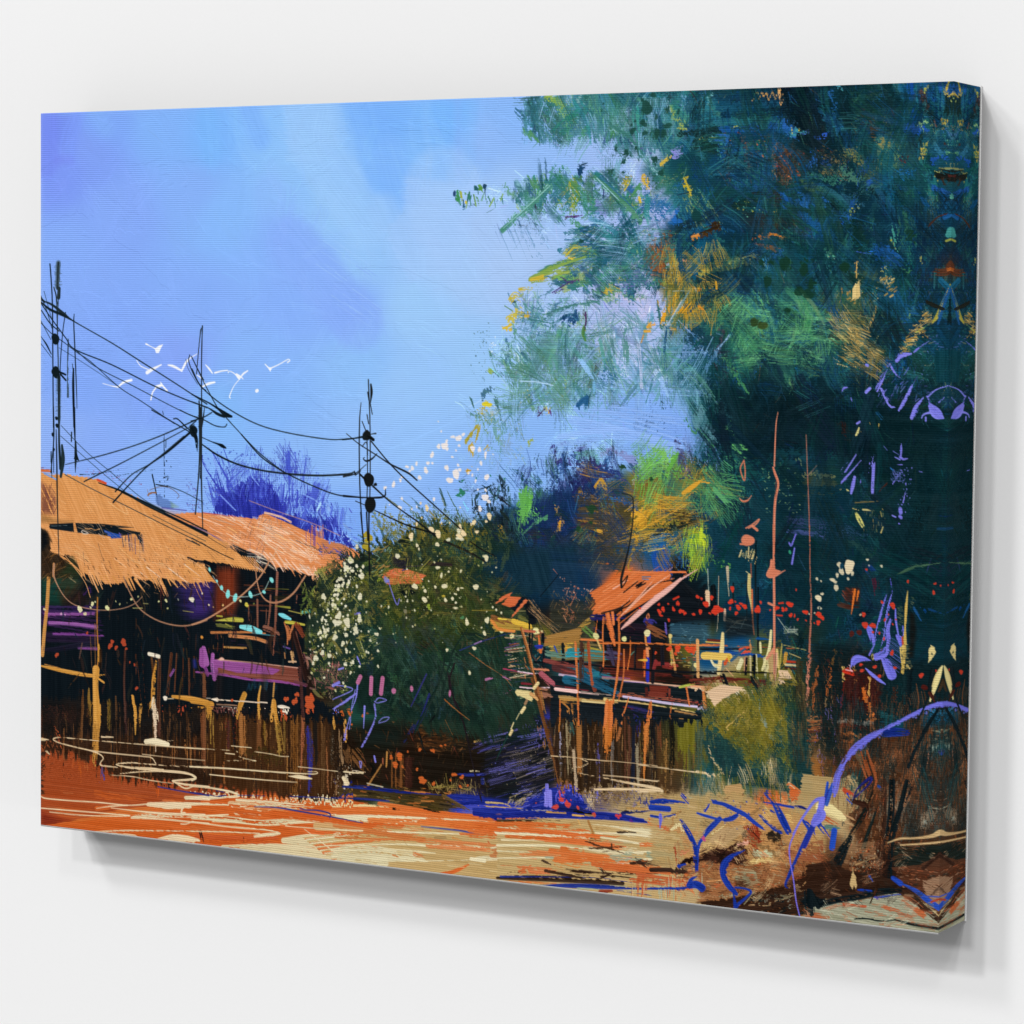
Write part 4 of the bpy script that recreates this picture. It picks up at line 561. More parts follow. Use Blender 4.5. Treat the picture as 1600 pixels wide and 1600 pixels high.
poly([(692,560),(740,480),(748,600),(690,640)],'D8BC7C',rough=10,dry=.12,ang=90); st([(720,360),(718,470)],10,'C09A50',dry=.3)
for i in range(60):
    x,y=UN(620,780),UN(800,1080); st([(x,y),(x+UN(30,70),y+UN(20,60))],UN(3,7),GO[IN(5)],a=.9,dry=.3)
for i in range(50):
    x=UN(1030,1230); y=990-(x-1030)*1.35+UN(-30,50); st([(x,y),(x+UN(16,44),y-UN(-10,26))],UN(4,10),GO[IN(5)],a=.95,dry=.25)
for i in range(14):
    x,y=UN(860,990),UN(480,620); st([(x,y),(x+20,y-14)],UN(5,14),GO[IN(5)],a=.9,dry=.2)
win(900,640,260)
for p,w,c,d in [([(880,560),(960,420)],[60,60],'5AA03E',.3),([(1030,800),(1120,740),(1190,690)],[44,60,36],'D0952A',.36),([(1180,690),(1290,710)],34,'D8A034',.36),([(570,980),(650,1020),(560,1080)],60,'D8A030',.42),([(620,1280),(800,1180),(1060,1080),(1160,1070)],[10,40,36,14],'1A2A2A',.35),([(1130,880),(1160,1050),(1280,1140)],8,'9A7A34',.3),([(1200,1150),(1190,1300)],[40,50],'B4C42A',.45),([(180,740),(240,670),(290,740)],30,'C8942C',.42),([(210,1160),(240,1170)],34,'D09A34',.25),([(700,1110),(1000,960)],30,'C89430',.45),([(560,1200),(600,1290)],60,'C8962E',.45),([(1350,760),(1480,900)],90,'52985E',.5)]: st(p,w,c,dry=d,a=.92)
for x,y,r in [(445,545,24),(722,665,20),(150,950,36),(140,1080,14),(20,1140,26)]: blob(x,y,r,'24482E',a=.9,wob=.35)
win(680,600,260)
for p,w,c,d in [([(880,1030),(860,1200),(835,1380)],[110,100,30],'5AA24A',.42),([(830,1440),(960,1330),(1080,1265)],[8,20,24],'4A9058',.3),([(690,960),(740,1300),(830,1500)],[14,36,34],'2A4E52',.42),([(640,1380),(680,1560)],44,'D09A2C',.4),([(480,1400),(530,1560)],40,'4A9058',.36),([(300,540),(400,420),(380,540)],44,'A89A34',.38),([(340,600),(350,690)],50,'B89A34',.42),([(900,600),(930,520)],26,'9AA838',.25),([(300,830),(340,830)],20,'C89A2C',.15),([(1200,1320),(1190,1370)],30,'D89A30',.2)]: st(p,w,c,dry=d,a=.92)
# --- water on the left with reflections of the stilts
motif('water')
poly([(64,1130),(200,1122),(300,1118),(540,1122),(560,1180),(560,1250),(420,1262),(330,1240),(64,1240)],'3A2416',a=.95,raw=True,rough=6,soft=4)
poly([(64,1085),(540,1110),(545,1150),(64,1150)],'1C1A1A',a=.85,raw=True,soft=10)
poly([(64,1175),(130,1180),(180,1215),(420,1240),(470,1250),(420,1320),(300,1330),(64,1300)],'9C4624',a=.95,raw=True,soft=6,rough=8,col2='A84A22')
poly([(64,1265),(110,1285),(150,1310),(64,1300)],'7A2418',a=.7,raw=True,soft=14)
win(60,1080,260)
for i in range(150):
    x=UN(150,1600); y=UN(60,380); st([(x,y),(x+NO(0,6),y+UN(160,420))],UN(5,26),['1A1818','4A2C18','5A3A1C','201A18','6A3E20','33221A','7A4A24'][IN(7)],a=UN(.4,.85),dry=UN(.42,.6))
for i in range(110):
    x=UN(500,1640); y=UN(420,700); st([(x,y),(x+NO(0,6),y+UN(100,240))],UN(4,18),['2A1C14','6A3A1C','8A5428','241A16','7A4422','A86A34'][IN(6)],a=.7,dry=UN(.46,.62))
for p,w,c,d in [([(555,0),(560,250),(550,480),(530,700)],[100,100,80,40],'BE8438',.22),([(500,60),(505,420)],40,'8A6024',.46),([(480,0),(480,400)],24,'6A4A1E',.5),([(430,0),(410,420)],[24,44],'6A4222',.25),([(680,60),(680,430)],46,'6A5220',.5),([(755,40),(735,520)],24,'5A3A22',.25),([(835,0),(840,440)],40,'452A26',.2),([(910,40),(925,150),(930,360)],[30,40,14],'BE8838',.2),([(985,120),(955,400)],[34,16],'A87430',.35),([(1095,0),(1085,120)],50,'C88E3E',.1),([(1108,70),(1118,300),(1128,590)],[44,46,12],'E0C2A4',.16),([(1150,0),(1160,420)],44,'5A3426',.2),([(1590,120),(1590,600)],60,'7A4C28',.35),([(1285,560),(1280,760)],20,'7A4A28',.35)]: st(p,w,c,dry=d,a=.9)
for i in range(50):
    x,y=UN(30,260),UN(90,340); st([(x,y),(x+UN(60,160),y+UN(-4,10))],UN(4,12),['4A241C','2A1E1E','5A2E20'][IN(3)],a=.6,dry=.45)
for p,w,c,d in [([(25,540),(130,490),(220,560),(255,640)],20,'8A4A2A',.15),([(30,570),(130,510),(190,560)],10,'3A2218',.1),([(150,350),(220,490)],[5,14],'B8542A',.1),([(240,700),(240,760),(320,840)],26,'241A16',.35),([(25,740),(160,720)],50,'5A2E1A',.42),([(400,700),(410,880)],60,'B4521E',.42),([(350,680),(330,800)],40,'A84A20',.42),([(450,650),(460,760)],50,'A85A2A',.46),([(1150,930),(1140,1000)],50,'C85820',.25),([(560,980),(1000,1060)],90,'B4501E',.45),([(200,1150),(600,1200)],90,'B2501E',.48),([(560,1120),(800,1100)],50,'C25A22',.4),([(1120,1220),(1130,1320)],110,'5A2A22',.45),([(1060,1240),(1180,1300)],26,'3A3040',.5),([(560,1260),(1000,1290)],60,'A04420',.42),([(1580,1340),(1600,1480)],60,'2A1A16',.42),([(620,780),(600,860)],60,'4A3A6A',.5),([(560,880),(660,870)],20,'4A3A8A',.42),([(620,830),(630,800)],16,'3A36A0',.3)]: st(p,w,c,dry=d,a=.85)
for i in range(90):
    x,y=UN(30,1500),UN(900,1380); st([(x,y),(x+UN(100,300),y+UN(8,30))],UN(5,26),['B4521E','8A3E20','A85A30','7A3A22','C05A24','9A4A28'][IN(6)],a=.5,dry=.48)
win(300,1080,260)
poly([(150,250),(1480,280),(1500,700),(1440,980),(450,980),(300,900),(150,700)],'4E2E16',a=.8,soft=6,rough=10,ang=90)
for i in range(240):
    x=UN(100,1440); y=UN(250,760); st([(x,y),(x+NO(0,4),y+UN(90,260))],UN(4,22),['6A4420','7A5026','3A2414','8A5A2A','54341A','201814','9A6832'][IN(7)],a=UN(.35,.8),dry=UN(.44,.6))
for p,w,c,d in [([(480,260),(485,590)],80,'9A6232',.2),([(640,250),(635,540)],60,'6E4222',.2),([(690,270),(690,540)],40,'7A5A22',.25),([(815,260),(860,600)],[70,80],'9A7634',.15),([(890,280),(900,600)],40,'6A4E20',.4),([(985,290),(980,980)],100,'7A4E24',.22),([(1065,290),(1050,900)],40,'9A5A3A',.22),([(1110,300),(1130,560),(1120,980)],[50,90,60],'2C2C8C',.42),([(1140,380),(1150,800)],60,'3A3250',.45),([(1180,300),(1190,700)],50,'1E1A18',.3),([(1255,340),(1250,980)],70,'5A3C20',.42),([(1310,350),(1310,500)],24,'A87A3A',.3),([(1350,360),(1345,700)],60,'3A2C1C',.4),([(1300,500),(1310,960)],30,'8A5430',.4),([(1410,480),(1420,900)],60,'6A5A44',.5),([(185,200),(190,560)],50,'9A7630',.4),([(110,240),(120,760)],80,'6E3E22',.4),([(340,300),(350,560)],60,'4A2420',.46),([(400,260),(410,560)],40,'1A1818',.35),([(30,500),(30,760)],40,'6E3E20',.45),([(300,700),(310,900)],24,'8A5028',.4),([(590,860),(600,960)],60,'2E1E18',.4),([(930,300),(935,960)],12,'241812',.35),([(1440,740),(1450,1000)],30,'8A6A50',.46)]: st(p,w,c,dry=d,a=.9)
spl([(525,1150),(540,1160),(540,1250),(520,1250)],90,(.5,1.8),['C8B8A0','B89A78','3A3A7A','2A1E18'])
for i in range(70): st([(1360+UN(-30,90),400+i*8),(1360+UN(-30,90),440+i*8+UN(0,60))],UN(3,8),['C8A070','8A6A44','241C18','B8B0A0'][IN(4)],a=.7,dry=.35)
spl([(345,1128),(370,1128),(365,1160),(345,1160)],30,(.5,1.3),['8A3024','6A2A20'])
for p in [[(1000,720),(1000,850)],[(880,560),(600,580)]]: pass
st([(520,580),(700,590),(860,640),(700,660)],50,'4A3A1A',dry=.2,a=.8,soft=4)
motif('muddy_bank')
# cream,orange and sand layers of the shore
poly([(64,1292),(200,1262),(370,1248),(470,1244),(545,1248),(600,1262),(760,1272),(920,1282),(1060,1290),(1090,1340),(1060,1410),(880,1400),(64,1300)],'C6682E',a=.97,raw=True,rough=5,soft=2)
win(300,1080,260)
poly([(-1500,1290),(-500,1180),(-60,1120),(200,1040),(440,1010),(700,1040),(1100,1080),(1400,1060),(1640,1060),(1640,1640),(0,1640)],'C65A22',a=.9,rough=16,soft=3)
for i in range(140):
    x,y=UN(-400,1500),UN(1040,1440); st([(x,y),(x+UN(80,340),y+UN(0,30))],UN(5,30),['D0622A','B4501E','C85A22','A84A1E','DA7236'][IN(5)],a=.6,dry=.45)
for p,w,c,d in [([(900,1030),(1200,1035),(1390,1050)],[10,46,30],'DACEA8',.06),([(600,1080),(900,1100),(1200,1110)],[40,60,30],'D4C49C',.3),([(430,1040),(700,1060),(1100,1090)],[30,40,20],'D6C49E',.35),([(-60,1020),(200,1015),(430,1000)],[40,40,16],'D8C8A0',.2),([(370,1080),(560,1090),(800,1080)],70,'CDA67A',.45),([(0,1210),(300,1220),(700,1260),(1100,1220),(1640,1210)],[30,60,60,90,100],'D6CAA2',.12),([(200,1230),(420,1240)],46,'D8C8A0',.2),([(560,1120),(900,1140),(1000,1150)],40,'C87A44',.4),([(900,1150),(1200,1180),(1500,1150)],50,'C8602A',.2),([(860,1280),(1200,1330),(1440,1380)],[40,90,30],'D0622C',.2),([(1200,1290),(1640,1310)],90,'C09A66',.25),([(1300,1400),(1640,1420)],110,'B89A64',.2),([(880,1430),(1200,1440),(1640,1540)],[60,150,130],'D2C59C',.1),([(600,1390),(720,1380),(840,1360)],[30,50,16],'DACDA6',.06),([(300,1500),(900,1520),(1640,1640)],[60,120,110],'D2C59C',.1),([(0,1320),(300,1330)],60,'C0602C',.25),([(60,1400),(300,1420),(800,1430)],90,'B84E22',.28),([(-60,1420),(60,1430)],50,'D2C6A0',.2),([(80,1340),(110,1460)],40,'2A1612',.45),([(500,1400),(505,1460)],16,'241612',.3),([(340,1060),(360,1180)],14,'B0683E',.4)]: st(p,w,c,dry=d,a=.95)
for i in range(90):
    x,y=UN(370,920),UN(1050,1290); st([(x,y),(x+UN(20,90),y+UN(-8,16))],UN(3,12),['DACBA4','C85A26','D8A070','E0D4B0'][IN(4)],a=.85,dry=.35)
win(540,1180,320)
poly([(200,400),(400,380),(1000,480),(1600,490),(1600,1100),(-200,900),(60,760),(-140,700),(120,620),(20,540)],'C0A36C',a=.97,rough=50,col2='BC9E68',soft=3)
for i in range(26): st([(-330+i*12,640+i*9),(240+UN(-160,160),590+i*9)],UN(10,26),['C0A36C','CB6630','D6CAA2'][i % 3],dry=.42,a=.9)
for p,w,c,d in [([(-60,430),(300,440),(700,470),(1000,490),(1600,530)],[70,70,60,46,60],'CB6630',.14),([(-60,480),(200,490),(600,510),(1000,540),(1600,590)],[40,66,70,80,84],'DACDA8',.08),([(100,540),(500,560),(900,600)],[30,40,16],'BE6F3A',.45),([(240,570),(420,620)],90,'C8763E',.5),([(500,590),(640,560)],50,'C07A3E',.5),([(0,580),(400,595),(900,612),(1000,620)],[14,14,14,8],'E0D4AE',.06),([(0,695),(400,690),(700,700),(1000,705),(1100,715)],[10,14,30,46,14],'DCD0A8',.08),([(720,700),(860,712),(1090,722)],[26,44,16],'E0D4AE',.04),([(-80,760),(200,760),(500,790),(640,825)],[100,140,80,10],'D8CCA4',.1),([(-80,830),(300,830)],90,'D4C8A0',.12),([(300,740),(520,745),(700,760)],[30,26,8],'D6C89E',.2),([(380,770),(440,790)],50,'C07A44',.5),([(540,760),(620,790)],50,'C46A38',.45),([(640,820),(960,815),(1090,800),(1600,795)],[8,12,40,12],'DED2AC',.08),([(980,805),(1085,820)],30,'E0D4AE',.06),([(740,920),(850,900),(960,850)],[20,36,12],'CE5E26',.25),([(840,650),(900,670)],40,'C08040',.45),([(700,640),(800,640)],30,'9A7A4A',.45),([(1200,620),(1400,640),(1600,650)],[20,46,50],'CC6228',.16),([(1220,655),(1600,660)],16,'DCCDA4',.1),([(1380,690),(1600,690)],34,'C87A40',.4),([(1140,715),(1300,705),(1600,705)],[30,26,20],'DCD0A8',.08),([(1150,735),(1400,755),(1600,765)],[20,14,12],'DCD0A8',.1),([(1500,745),(1600,740)],20,'6A4428',.4),([(0,500),(80,518)],8,'4A4A8A',.1),([(590,552),(760,570),(900,585),(1040,615)],[6,12,14,10],'363A88',.05),([(1110,670),(1125,690)],14,'B0522A',.3),([(140,848),(180,852)],10,'7A2A1A',.1),([(1540,840),(1600,850)],44,'3A2620',.2)]: st(p,w,c,dry=d,a=.95)
for i in range(80):
    x,y=UN(-40,1200),UN(560,1000); st([(x,y),(x+UN(80,300),y+UN(4,24))],UN(4,22),['C8AE78','B4955E','CDB888','AE905C','D2BE90'][IN(5)],a=.5,dry=.48)
for p in [[(380,590),(500,720)],[(560,800),(640,850)]]: st(p,5,'9A8456',dry=.3,a=.7)
win(0,0)
for x,y,l,w_,c in [(560,1262,260,9,'CE6228'),(640,1283,300,10,'D06A2E'),(420,1275,220,10,'C4561F'),(760,1300,200,8,'CC6630'),(900,1312,150,9,'CE6228'),(560,1300,160,8,'BE6A34'),(690,1318,120,7,'C87440'),(980,1330,120,12,'C25A2A'),(1000,1352,110,12,'B04E28'),(930,1345,90,12,'CC6A34'),(1040,1320,60,16,'B8562E'),(850,1335,120,8,'C86A38'),(780,1330,90,7,'B06A3A')]:
    for k in range(7): st([(x+NO(0,l*.2),y+NO(0,4)),(x+l*UN(.4,1),y+l*.06+NO(0,4))],w_*UN(.4,1.2),c,dry=.36,a=.9)
for i in range(40): st([(UN(960,1080),UN(1320,1390))]*1+[(UN(960,1090),UN(1330,1400))],UN(2,6),['7A3A20','A04A28','C86A38','8E9A80','4A2A1C'][IN(5)],dry=.35,a=.8)
# foot of the bush: brown litter,stumps,dry grass
win(520,1020,260)
poly([(0,620),(200,700),(500,640),(900,640),(1290,640),(1640,900),(1640,1360),(900,1340),(500,1290),(100,1250),(0,1100)],'24180F',a=.85,soft=20,rough=20)
poly([(300,700),(700,700),(640,860),(320,900)],'132420',a=.8,soft=30)
for i in range(260):
    x,y=UN(100,1300),UN(680,1270); st([(x,y),(x+UN(-30,60),y+UN(20,130)*(1 if x < 760 else rng.choice([-1,1])))],UN(3,16),['5A3418','3A2412','7A4A22','1E1A14','6A2E1A','8A5A2A','2A2A18','1A2620'][IN(8)],a=.75,dry=.42)
poly([(800,640),(1230,660),(1260,820),(1000,960),(800,900)],'5A3418',a=.6,dry=.3,soft=10)
for i in range(120):
    x,y=UN(760,1280),UN(640,960); st([(x,y),(x+UN(40,140),y+UN(-20,40))],UN(3,8),['7A4A24','9A5A2A','2A1A10','6A4420','1A201C'][IN(5)],a=.75,dry=.38)
poly([(760,960),(1300,960),(1320,1260),(780,1290)],'1F1A12',a=.6,soft=20)
poly([(560,940),(680,970),(670,1300),(560,1290)],'8A5226',a=.7,dry=.35,ang=90,rough=6); poly([(680,1000),(780,1000),(780,1290),(690,1300)],'4A241C',a=.7,dry=.3,ang=90)
for p,w,c,d in [([(520,950),(515,1090)],20,'B8803E',.25),([(480,1010),(480,1080)],16,'A0583A',.3),([(460,1070),(400,1160),(340,1250)],[30,40,60],'9A6A34',.25),([(370,1070),(400,1120),(360,1160)],50,'16140F',.2),([(110,1130),(200,1140),(310,1140)],[20,36,14],'D6C4A8',.1),([(120,1180),(125,1260)],[40,60],'CDBFA4',.15),([(330,1250),(480,1285)],14,'BEB49A',.2),([(130,960),(140,1110)],110,'5A3A1E',.42),([(200,960),(330,1120)],120,'6A4220',.45),([(60,800),(80,1120)],60,'8A6A48',.48),([(1200,1160),(1300,1165),(1460,1160)],[14,40,30],'1F2C8E',.1),([(1440,1210),(1440,1240)],50,'1F2C8A',.2),([(940,1300),(1100,1270),(1300,1300),(1400,1350)],60,'8A7A3C',.45),([(1090,1160),(1110,1300)],20,'6A5A2A',.3)]: st(p,w,c,dry=d,a=.92)
for i in range(150):
    x,y=UN(920,1500),UN(1270,1390); st([(x,y),(x+UN(-50,50),y-UN(20,100))],UN(3,8),['A89450','7A6A34','C0A45C','5A4A24','3A3018'][IN(5)],a=.85,dry=.25)
poly([(60,1280),(500,1290),(900,1330),(1100,1370),(1250,1480),(1000,1520),(500,1420),(60,1400)],'4A3A1C',a=.85,rough=24,dry=.15,ang=5)
for i in range(120):
    x,y=UN(60,1200),UN(1280,1480)
    if y > 1330+x*.18: continue
    st([(x,y),(x+UN(40,150),y+UN(0,24))],UN(4,20),['B4622A','1C1812','6A4A20','8A6A34','2A2014','C07030'][IN(6)],a=.8,dry=.4)
for p,w,c,d in [([(90,1280),(300,1290),(600,1325),(1040,1360)],[20,40,34,8],'1E2E92',.06),([(60,1395),(300,1400),(540,1420)],[14,24,14],'262E86',.12),([(1090,1385),(1200,1385),(1400,1400),(1640,1420)],[40,90,60,40],'1D2C96',.08),([(1150,1450),(1400,1440),(1640,1440)],[20,46,30],'1D2C90',.12),([(1350,1500),(1500,1520),(1640,1530)],[30,90,110],'1D2E98',.06),([(1470,1430),(1640,1440)],20,'D2BE86',.2),([(1400,1470),(1640,1480)],20,'C09048',.3),([(0,1470),(300,1460),(600,1470),(800,1480)],[24,30,30,20],'E0CE98',.35),([(0,1510),(500,1520),(1000,1560),(1400,1590)],[50,60,50,30],'CE6A30',.15),([(580,1500),(700,1520)],40,'1E1812',.38),([(880,1490),(1040,1530)],30,'241C14',.4),([(640,1390),(680,1420)],40,'C8642C',.3),([(1060,1380),(1300,1520)],60,'5A4420',.45),([(1170,1410),(1330,1410)],12,'5A4A6A',.45)]: st(p,w,c,dry=d,a=.95)
for x,y,r in [(640,990,40),(600,1070,34),(560,1000,22),(860,1220,44),(968,1253,22),(835,925,20),(960,935,24),(808,1115,16),(668,1090,14),(1165,1165,26),(1240,1190,24),(1225,1280,18),(1295,1270,14),(1490,1280,14),(1130,1218,14),(720,945,12),(1040,890,14),(1080,880,12),(460,560,26),(30,550,14),(85,560,20),(160,555,30),(330,575,14),(290,600,18),(580,660,12),(180,685,12),(570,605,8)]: blob(x,y,r,'BE5C28',ry=r*.8,wob=.5)
st([(1360,850),(1440,830)],20,'B08A4A',dry=.2); st([(1320,1130),(1410,1130)],18,'C8B890',dry=.3)
st([(1330,1000),(1430,1420)],16,'1C1A1A',dry=.2); st([(1290,740),(1320,1000)],12,'8A94B0',dry=.5)
for p,w in [([(0,620),(10,720)],30),([(110,620),(125,800)],[34,34])]: st(p,w,'C08A3E',dry=.1)
# deep shade and blue hatching between bush and jetty
win(760,1060,260)
poly([(0,250),(460,180),(560,420),(640,700),(700,960),(600,1060),(300,1200),(0,1100)],'12201F',a=.85,soft=14,rough=10)
poly([(0,700),(560,560),(680,900),(560,1050),(0,1130)],'1E1A1E',a=.7,soft=20)
for i in range(240):
    x=UN(-60,600); y=UN(420,1080)+ (600-x)*.12; l=UN(60,260); f=np.clip((y-450)/600,0,1)*np.clip((x+100)/500,.2,1)
    st([(x,y),(x+l,y-l*.3)],UN(3,9),(['2A2A5A','4A46A0','6A66C0','8A7A6A','1A1A1E','3A3A90','141A1A','5A4A5A'] if rng.random() < .25+.7*f else ['141C1C','1C2A28','2A2424','3A3A4A','20202A','101818','1A2420','2A2A3A'])[IN(8)],a=.85,dry=.36)
spl([(760,1170),(860,1160),(870,1210),(770,1230)],24,(.6,2),['B8A080','8A7A5A','6A6AC8'])
st([(60,550),(220,510),(400,445),(530,405)],[18,18,26,8],'5A5490',dry=.22)
for i in range(50):
    x,y=UN(470,640),UN(430,720); st([(x,y),(x+UN(-8,8),y+UN(20,70))],UN(6,20),['B8702E','6A60B4','8A5A2A','5A54A8','3A2418'][IN(5)],a=.8,dry=.38)
fans([(760,1140),(850,1120),(870,1200),(850,1250),(770,1250)],22,['5652B8','6A66C0','2A2A60','1A1A24','8A7A6A','14181A'],L=(20,70),ang=(-18,5),gap=(1.6,3.4))
motif('blue_puddle')
BLU='1E2E98'
for p,w,c,d in [([(-100,1290),(100,1310),(400,1300),(700,1300),(1100,1320),(1500,1360)],[90,110,110,70,70,40],BLU,.05),([(350,1220),(600,1190),(940,1180)],[60,150,180],BLU,.05),([(560,1080),(760,1110),(900,1140)],[60,140,150],BLU,.06),([(660,1060),(700,1050)],16,BLU,.2),([(640,1230),(900,1260)],70,'16246E',.2),([(900,1280),(1300,1330),(1560,1380)],[30,70,16],BLU,.06),([(1200,1340),(1400,1400)],60,BLU,.1),([(1420,1210),(1500,1190),(1620,1200)],[14,50,60],BLU,.06),([(1300,1290),(1640,1250)],40,'223078',.2),([(350,1190),(500,1100)],60,'2430A0',.42),([(400,1240),(700,1250)],60,'1A2A90',.3)]: st(p,w,c,dry=d)
for i in range(60):
    x,y=UN(200,560),UN(1050,1240); st([(x,y),(x+UN(50,140),y-UN(10,60))],UN(3,9),['5A56BC','2A2A80','8A86D8','C8AE78','1A1A24'][IN(5)],a=.85,dry=.35)
for p,w,c,d in [([(580,1020),(570,1200)],[40,70],'7C76D4',.12),([(610,1080),(615,1220)],40,'7C76D4',.25),([(560,1100),(560,1190)],26,'8480DC',.15),([(668,1180),(672,1110),(740,1060),(840,1070),(930,1150)],[6,14,14,18,10],'5E5CC8',.05),([(715,1190),(730,1155),(745,1180),(725,1195)],9,'7A7AE0',.1),([(1060,1190),(1150,1090)],20,'5A58C4',.3),([(1410,1240),(1430,1200)],40,'6A68D0',.1),([(1070,1050),(1060,1180)],24,'5A58B8',.4)]: st(p,w,c,dry=d)
for x,y,r,s,c in [(715,1108,34,.6,'C8443A'),(665,1230,30,.9,'C8443A'),(780,1207,30,1.1,'C8443A'),(878,1237,15,1.3,'C8443A'),(1030,1305,24,1,'C24A38'),(1250,1312,18,.9,'C03A44'),(1283,1312,18,.9,'C03A44'),(1267,1328,16,1,'C03A44'),(630,1235,9,1,'C8443A'),(475,1193,8,1,'B0443A'),(740,1100,16,.7,'C8443A'),(1390,1370,20,1.3,'5A2A8A'),(120,1300,30,.3,'6A4A6A')]: blob(x,y,r,c,ry=r*s,wob=.3)
for p,w,c,d in [([(580,1275),(760,1285)],24,'C0924C',.15),([(830,1310),(930,1320)],26,'C89A50',.3),([(470,1270),(560,1275)],14,'7A6A4A',.3),([(850,1270),(1000,1290)],40,'1A1814',.2),([(950,1310),(1180,1340)],[26,10],'A8844A',.25),([(0,1190),(150,1200),(230,1230)],24,'C0A468',.2),([(0,1230),(200,1240),(350,1250)],20,'B89A5C',.25),([(1350,1240),(1550,1250)],30,'B08A50',.25),([(1220,1250),(1500,1280)],24,'1E1A1C',.4),([(880,1075),(940,1085)],18,'B08A50',.2)]: st(p,w,c,dry=d)
for i in range(60):
    x,y=UN(200,360),UN(1140,1230); st([(x,y),(x+UN(10,40),y-UN(10,40))],UN(3,8),['CDB67C','2A241A','A88C54'][IN(3)],a=.9,dry=.25)
# reflections below the jetty
motif('jetty_reflection')
win(760,1060,260)
poly([(560,390),(1640,390),(1640,1060),(900,1060),(700,960),(640,640)],'3A2818',a=.93,soft=5,rough=8,ang=90)
for i in range(330):
    x=UN(640,1640); y=UN(390,860); st([(x,y),(x+NO(0,5),y+UN(80,260))],UN(3,20),['5A3C22','241C16','7A5A3A','8A7A5C','14181A','6A4428','9A6A3A','3A2A1E','4A4A48'][IN(9)],a=UN(.4,.85),dry=UN(.42,.6))
for p,w,c,d in [([(710,160),(700,400),(690,520)],[20,30,30],'B4702E',.2),([(880,380),(890,900)],[60,70],'9A602C',.35),([(780,420),(800,980)],70,'8A7A58',.5),([(740,480),(750,1000)],40,'A08A68',.5),([(830,640),(860,1040)],34,'B0987A',.38),([(1165,380),(1150,640),(1160,720)],[110,90,40],'C8702A',.22),([(1160,640),(1155,880)],[50,16],'B0642A',.4),([(1240,390),(1230,560)],60,'A8622E',.42),([(1290,380),(1260,600)],40,'9A5A2E',.42),([(1350,400),(1350,1000)],70,'5A3424',.38),([(1410,400),(1400,1040)],40,'141C30',.25),([(1460,390),(1460,600)],60,'20267A',.48),([(1440,640),(1450,1040)],[50,60],'8A7E64',.3),([(1540,380),(1520,700),(1515,920)],[70,50,20],'C0702E',.28),([(1600,420),(1590,900)],50,'4A3422',.4),([(1210,560),(1210,1000)],40,'6A625C',.48),([(1060,640),(1080,1020)],30,'5A54A0',.45),([(940,420),(950,1000)],60,'241A14',.42),([(1000,480),(990,1020)],50,'5A3E28',.42),([(700,560),(715,760),(720,1000)],[14,30,40],'9A94A8',.4),([(660,640),(690,960)],40,'3A2216',.3),([(1100,420),(1110,980)],40,'3A2A1E',.45),([(800,400),(830,520)],70,'2A4A44',.48),([(980,640),(985,1040)],24,'9A7A58',.4)]: st(p,w,c,dry=d,a=.9)
poly([(900,1040),(1640,1020),(1640,1180),(1300,1260),(1050,1280),(940,1200)],'8A7452',a=.6,dry=.35,ang=0)
for i in range(160):
    x,y=UN(920,1640),UN(1030,1270); st([(x,y),(x+UN(20,120),y+UN(-10,24))],UN(3,9),['B89A6C','2A2A60','6A5A44','C8AA78','3A3A80','54483A','8A86B8','1E2E90'][IN(8)],a=.8,dry=.38)
for i in range(40): st([(960+UN(-20,90),1060+UN(0,60)),(970+UN(-20,90),1180+UN(0,90))],UN(4,16),['C8AA78','6A5030','1E2A80','D0B888'][IN(4)],a=.85,dry=.34)
win(1000,1020,260)
for i in range(200):
    x=UN(-20,640); y=UN(640,1200); st([(x,y),(x+NO(0,5),y+UN(80,240))],UN(3,18),['5A3C22','1C1A16','7A5A3A','6A6030','14181A','6A4428','8A7040','3A3A2A','5A5A34'][IN(9)],a=UN(.4,.85),dry=UN(.42,.6))
poly([(350,700),(380,600),(430,555),(500,600),(540,680),(530,900),(500,960),(360,960)],'6A651E',rough=20,dry=.06,ang=90); poly([(510,600),(540,540),(600,520),(650,560),(640,640),(560,700)],'17333A',rough=10)
for p,w,c,d in [([(420,700),(430,1000),(420,1240)],[130,90,60],'6A641E',.4),([(300,640),(310,900),(290,1200)],[60,70,40],'18160F',.38),([(110,650),(130,1000)],60,'14161A',.42),([(60,600),(50,760),(40,1060)],[60,50,30],'BE6E30',.3),([(180,660),(190,900)],60,'6A3A22',.38),([(240,860),(230,1320)],60,'8A6434',.4),([(560,700),(560,1300)],120,'3A4A3A',.48),([(600,760),(580,1250)],90,'4A5A48',.5),([(480,900),(490,1300)],60,'4A4A28',.45),([(350,960),(340,1300)],60,'5A542A',.45),([(170,630),(180,640)],30,'2A34B0',.1)]: st(p,w,c,dry=d,a=.92)
# --- indigo tree behind the thatched roofs
INK='14232B'
motif('indigo_tree')
win(300,680,260)
poly([(200,740),(270,540),(400,520),(480,450),(580,410),(720,460),(800,520),(860,660),(900,740),(1200,780),(1380,790),(1420,900),(1520,980),(1580,1100),(1300,1010),(1100,960),(900,850),(650,820),(400,780)],'2C34A6',rough=26,ang=80,cvar=.04,col2='2F3AB0')
fans([(345,720),(420,700),(500,730),(545,830),(480,820),(350,795)],60,['2A2FA4','3540B6','4C62CC','7A9CEC'],L=(20,60),ang=(95,18),lab=True)
for i in range(200):
    x=UN(180,1250); y0=560+UN(-40,120)+(x > 850)*90
    l=UN(120,380) if 560 < x < 800 else UN(80,260); lean=(x-700)/1500*110+NO(0,25)
    st([(x,y0),(x+lean*.6,y0-l*.6),(x+lean,y0-l)],UN(5,42),['2A2FA4','3540B6','4C62CC','2E38B0'][IN(4)],a=UN(.5,.95),dry=UN(.42,.62),tip=(1,.5),cvar=.05)
